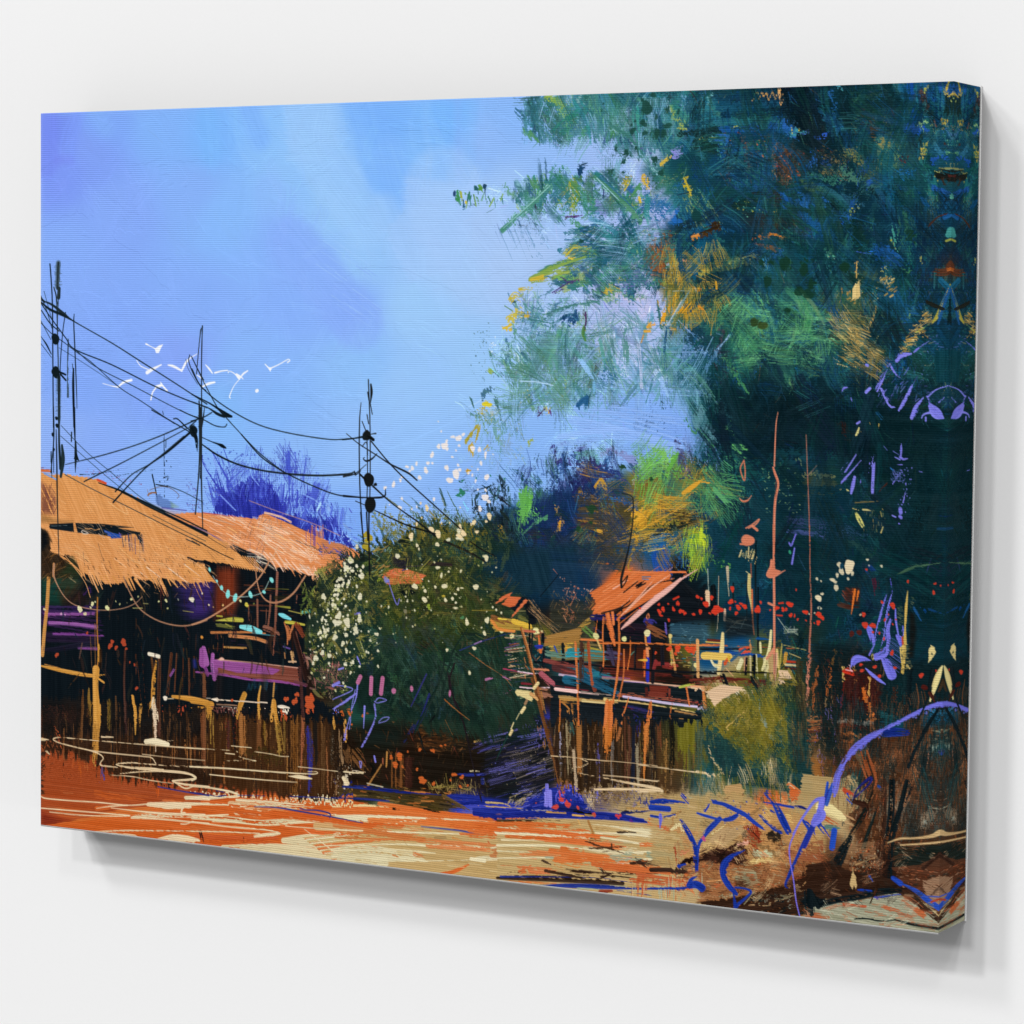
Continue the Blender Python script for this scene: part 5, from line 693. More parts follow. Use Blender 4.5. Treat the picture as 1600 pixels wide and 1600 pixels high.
for p,w,c in [([(380,700),(130,300),(100,180)],40,'2F38B0'),([(400,520),(200,170),(130,70)],36,'3A48BC'),([(330,640),(230,330)],60,'3038AC'),([(650,130),(670,480)],40,'2C30A2'),([(920,170),(935,620)],60,'3D50C2'),([(1100,220),(1060,480)],30,'4A60CC'),([(1200,500),(1120,760)],130,'4658C4')]:
    st(p,w,c,dry=.42,a=.9)
for p,w in [([(200,210),(340,540)],26),([(290,300),(400,530)],24),([(350,420),(520,180)],8),([(360,460),(560,260)],8),([(400,490),(620,320)],10),([(380,400),(500,260)],8),([(900,480),(915,740)],30),([(955,430),(950,620)],12),([(1030,640),(1050,740)],20),([(580,400),(660,500)],14),([(1235,760),(1250,1000)],34),([(1420,760),(1430,1000)],40),([(270,570),(420,720)],14),([(760,520),(760,420)],8),([(700,470),(705,540)],6),([(1080,560),(1200,620)],40),([(1280,640),(1400,720)],60)]:
    st(p,w,'86AAF2',dry=.3,a=.75,cvar=.03)
scrub([(470,780),(560,800),(580,870),(500,850)],60,[('6C90E6',2),('3A46B8',2),('8CB2F6',2)],L=(10,26),w=(1,5),ang=(70,30))
spl([(320,700),(480,700),(540,830),(300,740)],160,(.6,1.6),['3A48BC','2E38A8'],a=.8)
spl([(300,770),(345,740),(340,806),(310,806)],60,(.6,1.6),['4A3A7A','5A78C8'],a=.7)
# --- left house: dark interior under the thatch
motif('house_wall')
win(60,860,260)
poly([(25,-140),(500,100),(1600,200),(1600,1500),(1200,1490),(800,1440),(400,1420),(25,1400)],'0F1B23',cvar=.015,rough=30,ang=90,soft=3)
win(300,860,260)
poly([(0,100),(560,10),(1240,230),(1250,600),(1080,760),(1100,1400),(1400,1540),(1500,1660),(800,1560),(0,1500)],'101A22',cvar=.015,rough=24,ang=90,soft=3)
win(60,860,260)
poly([(25,180),(300,120),(420,300),(230,520),(25,520)],'2A3A2A',dry=.1,ang=0,soft=12)
poly([(25,270),(200,300),(210,520),(25,520)],'11443E',a=.7,soft=16)
poly([(25,-130),(260,30),(180,230),(25,240)],'3A2418',a=.8,soft=20)
for i in range(50):
    x,y=UN(150,620),UN(60,520)
    st([(x,y),(x-60,y+90)],UN(20,60),['2C3A28','3E2A18','4A2E18','1E2A28','24382E'][IN(5)],a=.4,dry=.4,soft=8)
poly([(220,430),(420,400),(500,500),(260,520)],'4E2A20',a=.6,soft=25)
for p,w,c,a in [([(30,560),(560,560)],90,'3C2560',.8),([(440,420),(500,360),(490,520)],40,'4A2A6A',.8),([(60,640),(560,720)],180,'3A2052',.75),([(100,820),(560,830)],120,'2E1E3E',.8),([(70,610),(540,610)],46,'82488A',.95),([(110,690),(300,695),(560,730)],44,'8E5296',.95),([(150,795),(400,800),(620,810)],34,'7E3E8C',.9),([(390,935),(570,945)],30,'86468E',.9),([(380,935),(560,925)],12,'9A5AA0',.6),([(60,960),(540,880)],60,'241E38',.7)]:
    st(p,w,c,a=a,dry=.22,soft=4)
poly([(1320,300),(1600,280),(1600,620),(1450,640),(1380,560)],'3A2A72',a=.8,soft=26,rough=20)
win(300,860,260)
poly([(0,280),(220,280),(230,560),(120,640),(0,640)],'3C2870',a=.9,soft=18)
poly([(240,150),(440,170),(460,470),(400,640),(220,640),(210,500)],'74301C',a=.95,soft=14,rough=20,ang=90)
poly([(300,170),(440,200),(440,420),(280,460)],'8A3A20',a=.5,soft=30)
poly([(420,180),(500,260),(480,460),(430,420)],'20181A',a=.8,soft=20)
for i in range(26):
    y=UN(300,640); x=UN(440,900)
    st([(x,y),(x+UN(60,260),y+UN(0,20))],UN(5,22),['5A2418','7A3A22','3A1A18','96441F'][IN(4)],a=.6,dry=.45)
for i in range(60):
    y=UN(560,1060); x=UN(150,1000)
    st([(x,y),(x+UN(-10,120),y+UN(-8,20))],UN(4,24),['3E1E16','1A2830','5A3018','2A2018','14303C','4A2A4A','6A341C'][IN(7)],a=.5,dry=.4,soft=3)
# verandah: purple bench,rails,mats
P=lambda p,w,c,**k: st(p,w,c,**k)
P([(820,210),(810,500),(800,760),(785,1000)],30,'7E4E3E',dry=.12)
for p,w in [([(545,530),(550,720)],20),([(628,470),(630,730)],24),([(755,430),(750,560),(730,740)],22),([(715,560),(710,700)],8),([(700,740),(760,760),(820,800)],60),([(1010,430),(1005,500)],18)]:
    P(p,w,'80503E',a=.95,dry=.15,straight=True)
P([(700,360),(930,370)],7,'5A5A24'); P([(800,530),(940,545)],16,'8E8A34',tip=(.3,1.4)); P([(930,575),(1060,605)],10,'A09440'); P([(800,450),(930,450)],40,'3A3420',a=.7)
P([(185,785),(560,780),(700,790)],26,'B06E3E',dry=.15); P([(360,815),(600,840),(715,875)],36,'BC7848',dry=.1); P([(310,925),(520,935)],22,'A4763C',dry=.3); P([(230,670),(380,660),(480,665)],[6,46,44],'B4AE46'); P([(900,685),(960,690),(1080,710)],[30,36,20],'C2B84A')
P([(240,710),(430,740)],40,'6A6A2C',dry=.45,a=.8); P([(240,625),(290,630)],18,'A8A042'); P([(320,700),(420,750)],12,'9A9440',dry=.3)
P([(470,730),(560,745),(660,780)],[40,66,44],'7FD6DA',cvar=.02); P([(580,790),(790,815)],10,'5AA8B4',tip=(1,.4)); P([(840,610),(880,625),(945,655)],[26,48,26],'7CD4DC',cvar=.02); P([(1060,590),(1140,580)],30,'58B4AC')
P([(890,690),(930,780),(920,900)],[20,60,20],'B0683E',dry=.1); P([(970,720),(935,840)],26,'B26A40'); P([(1010,720),(1060,800)],80,'7A341E',a=.9,dry=.25)
P([(980,790),(1040,1000),(1090,1220)],62,'3A2420',dry=.05); P([(1000,780),(1075,1040)],16,'6A4238',dry=.2); P([(960,800),(970,960)],24,'2A1A18')
P([(880,920),(940,940)],18,'6A4A9A',a=.8); P([(890,980),(895,1030)],16,'9A6A40'); P([(960,980),(975,1060)],44,'B48A5A',dry=.2); P([(930,1065),(1000,1065)],16,'D2AA84')
for i in range(40):
    x,y=UN(160,330),UN(760,1010)
    P([(x,y),(x+UN(-10,10),y+UN(30,110))],UN(3,12),['6A2E20','8A5A2C','4A1E1A','1A1A1E'][IN(4)],dry=.4,a=.8)
poly([(230,1040),(400,1060),(600,1085),(1010,1120),(1040,1290),(700,1240),(230,1180)],'7C4436',rough=5,cvar=.04)
poly([(190,1040),(300,1050),(560,1080),(840,1140),(780,1190),(420,1170),(250,1120),(230,1240),(190,1200)],'92508F',rough=10,cvar=.04)
P([(200,1000),(195,1100),(215,1230)],46,'9A589A'); P([(110,940),(120,1030),(140,1080)],[60,96,70],'985698',dry=.05); P([(80,1060),(130,1130),(150,1190)],40,'7A3C80')
P([(40,1160),(300,1190),(560,1235),(830,1255),(1100,1300)],26,'8A4688',dry=.28); P([(250,1045),(640,1080),(1020,1125)],9,'E0A890'); blob(285,1040,30,'E2B09A',ry=16)
P([(1030,1130),(1045,1300),(1060,1600)],50,'4A2A26',dry=.15); P([(990,1260),(1100,1290)],34,'6A3A44',a=.8)
for i in range(14):
    x=UN(530,830); P([(x,1250+UN(0,60)),(x+UN(-10,10),1330)],30,['1A5A7A','1E4A6A','2A6A5A','14344A'][IN(4)],a=.6,dry=.3,soft=8)
for x in (120,260,700): P([(x,1200),(x-10,1500)],50,'3A2420',a=.6,soft=18)
# timber posts,beams and stilts
motif('stilt')
win(60,860,260)
OC='C98E3E'
P([(100,260),(85,520),(60,760),(40,1000)],44,'BC8240',dry=.2); P([(60,900),(40,1040)],30,'8A6A4A',a=.7,dry=.3)
P([(570,450),(565,700),(575,1000),(560,1200)],16,'B07434'); P([(500,820),(515,1120)],8,'7A5030',a=.8); P([(545,700),(550,1300)],8,'8A5A2C')
P([(580,900),(590,1050)],[20,50],'C08838'); P([(25,1105),(140,1130),(300,1165),(520,1200),(650,1190)],[18,36,42,34,8],OC,dry=.1); P([(60,1090),(260,1140)],12,'A8743A',dry=.4); P([(560,1210),(630,1260)],30,OC,dry=.2)
P([(555,1140),(550,1300),(565,1620)],[90,70,100],OC,dry=.12); P([(480,1330),(490,1600)],40,'7A5A24',dry=.5)
P([(835,960),(825,1250),(835,1600)],26,'4E2E24',dry=.1); P([(430,1340),(415,1600)],22,'5E3A1E',dry=.25); P([(745,1400),(750,1600)],20,'52351E',dry=.3); P([(600,960),(600,1120)],40,'3A2418',a=.8)
P([(1090,1030),(1105,1200),(1090,1400)],30,'5C3A20'); P([(1135,1060),(1110,1250),(1100,1460)],[30,52,44],OC,dry=.05); P([(1165,1040),(1160,1300),(1150,1600)],46,'4E2E1E',dry=.1)
P([(1065,990),(1160,1015)],40,'E8DCC4',cvar=.02); P([(1110,1420),(1105,1500),(1130,1600)],[40,50,60],'E0C8A8',dry=.1)
P([(905,1400),(930,1600)],40,OC,dry=.15); P([(985,1480),(975,1600)],26,'B07C36',dry=.3)
for x,y0,x2,y1,w in [(940,1000,945,1190,22),(1280,990,1240,1380,36),(1330,990,1310,1350,20),(1395,940,1385,1410,18),(1450,1040,1455,1380,30),(1495,1020,1495,1210,24),(990,920,1030,1480,8),(950,1060,990,1440,9)]:
    P([(x,y0),(x2,y1)],w,'5A3422',dry=.15)
P([(1270,1200),(1305,1140)],26,'7A4684',dry=.3); P([(1500,1060),(1505,1110)],40,'2A3AA0',a=.8,soft=6)
P([(1290,1400),(1450,1420),(1620,1460)],[30,56,64],OC); blob(1220,1415,26,'EADCC8',ry=22); P([(1240,1420),(1300,1420)],8,'E0C8A0')
P([(1590,1180),(1590,1400)],30,'6A4028',dry=.2); P([(1575,960),(1580,1080)],[70,90],'985698')
win(300,860,260)
P([(0,1440),(100,1455),(190,1475)],[56,54,60],OC); P([(150,1480),(165,1600)],70,'BC8438',dry=.12); P([(120,1200),(130,1400)],44,'6A4028',dry=.25)
P([(505,1380),(470,1470),(430,1600)],[60,60,34],'C28A3C'); P([(660,1300),(640,1420),(640,1620)],[16,30,40],'C08838',dry=.1); P([(790,1270),(780,1400)],20,'A87838'); P([(785,1440),(760,1600)],44,OC); P([(790,1450),(810,1620)],44,OC)
P([(190,1425),(240,1430)],[10,40],'E6D4BC'); P([(240,1430),(460,1445),(720,1460)],18,'DCC8B0',dry=.15); blob(385,1436,14,'D0582C'); P([(830,1495),(870,1500),(930,1510)],[22,40,24],'E4D6C0'); P([(140,1415),(180,1418)],8,'C8B4A0')
P([(190,1510),(320,1530),(430,1530)],40,'6A3A34',dry=.2,a=.9); P([(290,1500),(430,1510)],10,'D8C0A8'); P([(240,1475),(430,1485)],16,'7A5A44',dry=.3)
for x,y,r in [(985,1450,30),(1010,1380,24),(905,1425,26),(1130,1430,48),(1140,1490,40),(950,1550,14),(1000,1420,14),(1150,1395,22),(880,1570,40),(1100,1480,20)]: blob(x,y,r,'B8502C',wob=.4)
# --- thatched roofs
motif('left_thatched_roof')
win(0,0)
TAN='DA9656'
win(60,640,260)
poly([(25,600),(120,620),(250,615),(560,665),(700,735),(1000,860),(1200,975),(1600,1200),(1600,1660),(1440,1660),(1330,1640),(1200,1620),(1000,1640),(900,1600),(800,1660),(650,1680),(560,1600),(450,1570),(300,1400),(200,1380),(130,1350),(60,1160),(25,1140)],TAN,rough=8,ang=60,cvar=.035,col2='D8935A')
win(300,680,260)
poly([(0,880),(100,910),(330,1040),(520,1180),(660,1300),(590,1290),(430,1250),(300,1225),(160,1215),(0,1185)],TAN,rough=10,ang=35)
poly([(-60,1180),(0,1215),(90,1220),(150,1310),(230,1410),(150,1400),(-80,1330)],TAN,rough=10,ang=35)
win(60,640,260)
for i in range(260):                          # straw
    x=UN(60,1600); y=UN(650,1650)
    if y < 640+(x-250)*.42: continue
    l=UN(40,190)
    st([(x,y),(x+l*.75,y+l*.55)],UN(5,22),['E0A264','CE8848','E4A870','D48E50','C47E44','E6AE7C'][IN(6)],a=UN(.3,.7),dry=.45)
for i in range(46):                           # ragged eave
    x=430+i*26+NO(0,10); y=1500+60*np.sin(i*.5)+(x > 1000)*60
    l=UN(80,210); st([(x,y),(x+l*.45,y+l)],UN(14,34),['DC985A','D08C4E','E0A068'][IN(3)],tip=(1,.35),dry=.12)
for x,y,l in [(980,1560,150),(1040,1510,130),(1250,1520,200),(1230,1600,160),(1400,1480,170)]: st([(x,y),(x+l,y+l*.75)],22,'E8C4A4',tip=(.6,.3),dry=.2)
win(60,860,260)
for p in [[(650,240),(700,340)],[(720,250),(770,320)],[(850,260),(910,380)],[(930,270),(1020,390)],[(1060,260),(1110,300)],[(1240,230),(1340,350)],[(1300,230),(1420,360)],[(600,250),(640,310)]]: st(p,30,'DA9858',tip=(1,.4))
for i in range(46):
    x=UN(980,1600); y=UN(250,420); st([(x,y),(x+UN(-50,50),y+UN(10,80))],UN(3,8),'7A5636',a=.8,dry=.3)
P([(1440,70),(1520,100),(1600,110)],30,'141C26',dry=.15); P([(1600,105),(1700,150)],40,'141C26')
for i in range(60):
    x=UN(200,1500); y=UN(60,250); st([(x,y),(x+UN(5,25),y+UN(10,40))],UN(3,8),'4A3424',a=.75)
win(60,640,260)
poly([(25,700),(110,760),(170,880),(150,1000),(25,990)],'6A3A30',a=.8,dry=.35,ang=60,soft=12)
for i in range(60):
    x,y=UN(30,170),UN(740,1010); st([(x,y),(x+UN(-60,40),y-UN(30,110))],UN(3,12),['5A2E34','7A4A34','C88850'][IN(3)],a=.7,dry=.4)
poly([(25,1000),(190,1060),(330,1070),(330,1090),(25,1080)],'8A6236',a=.7,soft=8)
poly([(25,1150),(90,1170),(130,1260),(100,1350),(200,1420),(330,1420),(420,1560),(260,1600),(25,1600)],'3A2A1C',rough=16,ang=60,soft=5)
poly([(25,1160),(70,1180),(90,1280),(60,1340),(25,1350)],'14191E',rough=12,soft=8)
poly([(190,1590),(330,1420),(420,1600)],'2E3A24',soft=12)
for i in range(36):
    x,y=UN(40,330),UN(1330,1600); st([(x,y),(x+UN(-120,-40),y+UN(40,130))],UN(5,20),['5A3A20','7A5228','3A2618'][IN(3)],a=.6,dry=.45)
for p,w in [([(200,1390),(320,1480),(420,1580)],26),([(130,1350),(240,1390)],40),([(380,1400),(430,1590)],50),([(260,1400),(440,1640),(500,1800)],8),([(150,1480),(145,1600)],26)]: st(p,w,'D8955A',dry=.15)
poly([(110,1095),(350,1085),(620,1095),(915,1128),(760,1135),(980,1175),(1000,1300),(960,1240),(930,1190),(800,1210),(690,1215),(560,1195),(380,1180),(330,1172),(110,1140)],'14222C',rough=7,cvar=.02)
st([(120,1115),(340,1108)],8,'4A5A5E',dry=.4); poly([(335,1080),(355,1080),(378,1180),(345,1180)],'CC8A50')
poly([(630,1150),(720,1180),(800,1200),(790,1230),(700,1235),(660,1190)],'2650A8',rough=10); st([(780,1190),(810,1230)],30,'5A50B0',dry=.3)
st([(415,1170),(430,1160),(480,1185),(440,1190),(415,1172)],9,'C8B8A8'); st([(450,1140),(470,1145),(510,1140),(540,1155),(600,1140)],10,'C89058',dry=.3); st([(580,1190),(640,1230)],8,'C8A890')
for i in range(40):
    x=UN(780,1010); st([(x,1180+UN(0,60)),(x+UN(0,26),1300+UN(0,170))],UN(3,12),['23282E','4A3C6A','3A3A5A','5A4030'][IN(4)],a=.7,dry=.5)
for p in [[(575,1280),(640,1500)],[(430,1360),(450,1520)],[(720,1290),(700,1330)],[(760,1340),(800,1560)]]: st(p,6,'5A4636',dry=.4)
spl([(230,860),(315,830),(318,890),(240,880)],120,(.4,1),['6A4A34','8A5A3A'],a=.8)
st([(25,575),(120,580)],40,'C8683A',dry=.2); st([(25,555),(110,565)],14,'6A3A5A',a=.7,dry=.3); st([(60,610),(170,670)],26,'7A9CD8',a=.9,dry=.2)
st([(570,672),(650,705)],26,'D0502E',dry=.2); st([(520,650),(300,615)],10,'D88A5A',dry=.3)
spl([(104,730),(135,730),(220,752),(225,760)],30,(.5,1.2),['A8406A','8A3A5A'],a=.8)
motif('right_thatched_roof')
win(300,680,260)
poly([(-300,780),(-50,740),(0,735),(150,750),(400,780),(620,800),(690,740),(900,830),(1100,920),(1250,990),(1560,1090),(1600,1120),(1600,1240),(1330,1330),(1260,1370),(1150,1330),(1060,1290),(900,1260),(800,1270),(700,1160),(560,1130),(400,1060),(100,900),(-300,760)],'DC8A54',rough=8,ang=30,cvar=.03)
poly([(380,1030),(560,1120),(680,1150),(730,1200),(700,1280),(600,1260),(480,1170),(400,1080)],'18222A',rough=12,ang=30)
for i in range(240):
    x=UN(-40,1300); y=UN(760,1260)
    if y < 770+(x-300)*.28 or y > 890+x*.42: continue
    l=UN(50,200)
    st([(x,y),(x+l*.85,y+l*.45)],UN(5,20),['EBB494','F0C4AA','E09C6C','D88448','E8A87E'][IN(5)],a=UN(.35,.9),dry=.4,tip=(.5,.4))
for i in range(26):
    x=700+i*24+NO(0,8); y=1090+(x-700)*.36
    st([(x-70,y),(x+10,y+90),(x+60,y+UN(110,190))],UN(14,26),['E4A070','DE8E58','F0C2A6'][i % 3],tip=(.7,.4),dry=.1)
for i in range(14):
    x=330+i*24; y=1190+(x-330)*.18; st([(x-60,y-70),(x+60,y+70)],22,'DC9858',tip=(.6,.5))
for p in [[(60,780),(300,870)],[(360,770),(420,820)],[(200,760),(330,800)],[(920,880),(1120,990)],[(940,990),(1200,1160)],[(900,1010),(1040,1150)],[(960,1060),(1220,1220)],[(720,740),(950,830)]]: st(p,18,'F2CDB4',tip=(.6,.4),dry=.25)
for i in range(50):
    x,y=UN(560,720),UN(750,1180); st([(x,y),(x-UN(10,60),y+UN(60,160))],UN(3,7),['6A4A54','D0885A','E8B090','3A3A70','5A4034'][IN(5)],a=.7,dry=.3)
for i in range(40):
    x,y=UN(680,880),UN(745,900); st([(x,y),(x+UN(-40,30),y+UN(30,120))],UN(3,9),['E0A080','5A6A7A','3A4A5A','D89068'][IN(4)],a=.7,dry=.4)
st([(700,740),(850,780),(950,830)],20,'E8BCA4'); st([(380,1060),(480,1140)],50,'2A2A2C',dry=.3)
for i in range(34):
    x=UN(340,560); y=830+UN(0,100)+(560-x)*.7; st([(x,y),(x-30,y+UN(60,160))],UN(3,9),['6A4A34','8A5A3A','E8B48C'][IN(3)],a=.55,dry=.4)
for i in range(26):
    x=UN(1090,1260); st([(x,860+UN(0,60)),(x+UN(-10,10),1060)],UN(5,16),['DC8448','C87844','5A3A8A'][IN(3)],a=.8,dry=.3)
poly([(1240,1000),(1420,1030),(1560,1080),(1420,1140),(1230,1080)],'B4704E',a=.7,dry=.25,ang=20)
scrub([(500,850),(545,860),(540,872),(498,862)],30,[('4A4AA0',2),('8A5A5A',1)],L=(8,18),w=(1,3),ang=(20,40))
for p,w in [([(550,625),(800,720),(1150,840),(1420,960)],8)]: st(p,w,'B8908A',a=.9)
for p,w in [([(900,830),(1110,920)],7),([(1000,1010),(1200,1090),(1420,1150)],10),([(1130,1060),(1420,1145)],8)]: st(p,w,'3A3A40',dry=.2)
st([(100,740),(250,760),(600,800)],12,'C85034',a=.9,dry=.2)
for i in range(8):
    o=i*14; st([(-20+o*2,855+o*3.0),(330,1010+o*4-30)],5,'4A3628',a=.6,dry=.4)
st([(0,985),(250,1120),(400,1190)],9,'2A2A28'); st([(0,1010),(75,1055)],8,'2A2A28'); st([(0,880),(130,960),(330,1080)],6,'4A382C')
# small far roof peeping out of the bush is painted with the bush
win(0,0); fans([(330,808),(440,815),(520,870),(480,895),(400,880),(350,850)],70,['F0C8AC','EBB494','E09C6C','F4D4BC'],nh=(3,7),L=(16,46),ang=(28,8),gap=(1.6,3.6))
fans([(90,760),(230,800),(330,870),(280,890),(120,880)],60,['E8AE74','CE8848','D89858','EAB888'],nh=(3,7),L=(14,40),ang=(34,14),gap=(1.8,3.6),a=(.3,.6))
CUR=LABELS.index('house_wall')
scrub([(90,930),(300,930),(420,960),(470,1060),(330,1080),(100,1090)],150,[('3A2418',3),('4E2E1C',2),('2A1E1A',3),('5E3A20',1),('1C2A30',2)],L=(14,50),w=(3,10),ang=(88,14),dry=(.46,.62),a=(.4,.75))
# --- loops of string and lamps under the eaves
motif('hanging_string')
win(60,860,260)
P([(155,130),(145,220),(190,340),(270,460),(380,530),(600,570),(800,555),(930,505),(1000,440)],[22,22,14,10,10,8,8,8,4],'A87C60',cvar=.03)
P([(820,250),(880,400),(980,560),(1150,670),(1350,720),(1500,705),(1620,665)],15,'9C7258',cvar=.03)
win(300,860,260)
P([(0,710),(150,650),(400,490),(620,290),(720,140),(745,80)],17,'B4805E',cvar=.03)
P([(610,70),(620,260),(660,410),(740,490),(860,485),(980,400),(1090,240)],[8,14,15,17,20,20,18],'B07C5C',cvar=.03)
P([(820,-40),(790,40),(760,100)],14,'D8A47C'); P([(800,0),(870,100),(900,170),(920,130),(880,110)],14,'E2B08C')
P([(200,240),(270,350),(330,410),(420,440),(560,435),(680,395),(740,290)],7,'9AB8B0',cvar=.02)
for x,y,rx,ry,an in [(170,180,24,13,70),(240,290,16,10,70),(285,355,24,18,80),(345,415,42,24,95),(415,450,42,24,100),(562,420,38,20,65),(692,395,20,16,30),(765,280,30,20,60)]: blob(x,y,rx,'84DAD6',ry=ry,ang=an,wob=.12)
for x,y,r,c in [(525,518,22,'C8B84A'),(465,480,14,'D2CA8A'),(298,522,11,'D8B070'),(163,520,10,'D8C8A0'),(98,408,8,'E0D0B0'),(5,465,18,'E0D0A0'),(205,540,6,'C09A50'),(95,830,16,'D08A3A'),(595,508,10,'6A6A34')]: blob(x,y,r,c)
win(60,860,260)
for x,y,r,c in [(520,510,20,'D8D4A0'),(400,560,30,'DCD4A6'),(450,605,18,'D8C8A0'),(60,562,14,'D4C290'),(663,548,24,'D8D69C'),(503,545,10,'D8D4A0'),(547,490,9,'D8D4A0'),(745,485,7,'B8B47C'),(783,512,10,'A8A470'),(895,465,14,'C8C48A'),(960,440,9,'B8B47C'),(1158,486,10,'C8C890'),(1228,478,15,'D0CC94'),(1475,468,26,'E0D8BC'),(1345,468,9,'8A8A7A'),(1575,408,7,'E0D8C0'),(1243,553,10,'B0AC70'),(220,605,12,'D0A0C0'),(258,615,7,'D0A0C0'),(853,498,7,'5A5A40')]: blob(x,y,r,c,wob=.35)
for p,c in [([(1010,505),(1055,508)],'8A8654'),([(910,550),(1000,550)],'A8A05C'),([(1390,575),(1490,590)],'8E8640')]: st(p,14,c,tip=(.5,.5))
for x,y,r in [(178,1000,22),(470,790,14),(710,875,22),(690,915,26),(748,930,20),(820,880,34),(845,940,14),(880,1070,10),(925,1095,12),(945,1320,18),(1350,1500,14),(1385,1530,20),(1415,1490,8),(1230,1525,9),(1195,1490,6)]: blob(x,y,r,'A8442A',wob=.4)
# --- flowering bush in the middle
motif('flowering_bush')
BUSH=[(545,860),(590,850),(620,838),(660,812),(700,806),(750,815),(785,840),(800,900),(800,960),(830,1000),(830,1060),(850,1100),(830,1140),(760,1150),(680,1140),(600,1120),(560,1090),(520,1085),(490,1070),(475,1010),(480,950),(500,900)]
poly(BUSH,'26382C',rough=14,raw=True,soft=8,cvar=.02,ang=70)
poly([(560,930),(700,930),(820,1000),(840,1100),(760,1150),(600,1120),(540,1050)],'1F3A2E',raw=True,soft=30,rough=8,ang=60,cvar=.03)
poly([(600,900),(720,880),(790,960),(700,1010),(600,1000)],'33421F',raw=True,soft=26,rough=8,ang=60,cvar=.03)
poly([(700,840),(800,830),(830,920),(740,930)],'1A3530',raw=True,soft=24,ang=70,cvar=.02)
poly([(740,870),(900,850),(900,930),(790,920)],'16384A',raw=True,soft=20,ang=70,cvar=.02)
poly([(540,1040),(700,1060),(760,1130),(560,1110)],'152E28',raw=True,soft=20,ang=70,cvar=.02)
scrub([(500,880),(620,860),(700,800),(760,830),(720,960),(560,980),(480,960)],330,[('5A5A20',3),('6E6A28',2),('3E4420',3),('857A30',1),('2A3420',2)],L=(8,30),w=(3,11),ang=(110,50),dry=(.35,.6),a=(.5,.95))
scrub([(600,860),(760,850),(800,960),(640,1000)],200,[('343E20',3),('4A4A20',2),('26321F',3),('56522A',1)],L=(12,40),w=(4,14),ang=(60,40),dry=(.4,.6),a=(.4,.8))
scrub([(540,980),(800,980),(840,1100),(600,1130)],260,[('203A2C',3),('2A4030',3),('172C26',2),('2E5040',1),('1C3640',1)],L=(16,60),w=(4,16),ang=(65,35),dry=(.4,.6),a=(.4,.8))
scrub([(480,900),(560,900),(580,1040),(500,1060),(475,1000)],170,[('6A6A2A',3),('8A8440',2),('4A5026',2),('39401E',2),('98904E',1)],L=(5,18),w=(2,7),ang=(90,60),dry=(.3,.55),a=(.6,1))
scrub([(475,1010),(530,1030),(540,1100),(480,1080)],80,[('7A4A44',2),('8A6A5A',1),('5A3A34',2),('6A6A30',1)],L=(6,20),w=(2,7),ang=(70,40),dry=(.3,.55))
# olive spikes and dark grass reaching into the sky
for i in range(150):
    x=UN(590,790); y=845-max(0,60-abs(x-700)*.5)*.4+UN(-10,50); l=UN(12,62); lean=NO(-14,20)
    st([(x,y),(x+lean*.5,y-l*.6),(x+lean,y-l)],UN(2,9),['3A4A30','5A5A24','24402E','6A6424','2A4A4A'][IN(5)],a=UN(.5,.9),dry=UN(.4,.6),raw=True)
win(540,580,260)
for p,w,c in [([(1000,1440),(700,1190)],26,'5A6A3A'),([(860,1400),(730,1250)],40,'7A7028'),([(700,1420),(600,1270)],20,'4A6A4A'),([(1050,1300),(910,980)],14,'3A5A62'),([(1100,1400),(960,1120)],22,'44624A'),([(1240,1500),(1210,1160)],34,'24404A'),([(1290,1500),(1250,1200)],26,'2A4450'),([(980,1420),(870,1260)],24,'6A6A30')]: st(p,w,c,dry=.38,tip=(1,.3))
for p in [[(1230,1150),(1420,1090)],[(1250,1190),(1460,1120)],[(1300,1230),(1500,1190)],[(1270,1290),(1380,1340)],[(1340,1300),(1420,1420)]]: st(p,10,'1E3440',dry=.35)
scrub([(735,770),(790,750),(800,850),(740,840)],60,[('1A2E3C',3),('22404A',2),('16242E',2)],L=(10,34),w=(2,8),ang=(80,40),dry=(.35,.55))
for i in range(14): st([(560+i*60+UN(-20,20),1600),(560+i*58,1450+UN(-60,60))],UN(20,50),['6A5E1E','56501E','7A6A24'][IN(3)],dry=.42)
spl([(582,800),(602,800),(602,832),(580,832)],60,(.8,2.4),['8A8838','7A7A30'],a=.8); spl([(600,800),(640,800),(640,860),(600,860)],110,(.8,3),['8A8230','7A7428','5A5A24'],a=.85)
fans([(500,880),(660,800),(780,800),(830,900),(850,1120),(700,1140),(500,1070)],120,L=(14,44))
smear([(480,860),(640,790),(780,790),(830,900),(850,1130),(700,1150),(500,1090)],46,5)
# patch of thatch and dark door seen through the leaves
win(460,800,260)
poly([(840,590),(980,540),(1100,550),(1280,610),(1200,680),(1000,690),(880,690)],'C9653E',rough=16,dry=.1,ang=10); poly([(1000,540),(1240,590),(1180,640),(1020,600)],'D8764A',a=.7,soft=4,rough=8)
for i in range(16): st([(830+i*18,600+UN(-20,60)),(900+i*20,560+UN(-20,80))],10,['A85A2E','D88A5E','8A5A24'][i % 3],dry=.4)
poly([(990,690),(1140,690),(1150,790),(1080,810),(1000,780)],'121E1E',rough=14,soft=3); st([(950,470),(1020,530),(1250,520)],50,'2E2444',dry=.3,a=.9,soft=4); st([(1040,560),(1090,545)],24,'2E3A90',dry=.35)
poly([(940,420),(1100,440),(1060,540),(950,500)],'241E30',a=.8,soft=8)
st([(1280,490),(1500,510)],50,'2E2024',dry=.3,a=.8)
for i in range(40):
    x,y=UN(740,940),UN(360,620); st([(x,y),(x+UN(20,90),y-UN(20,60))],UN(8,26),['7A7A30','9A7A3A','6A8A6A','B07A44'][IN(4)],dry=.42,a=.8)
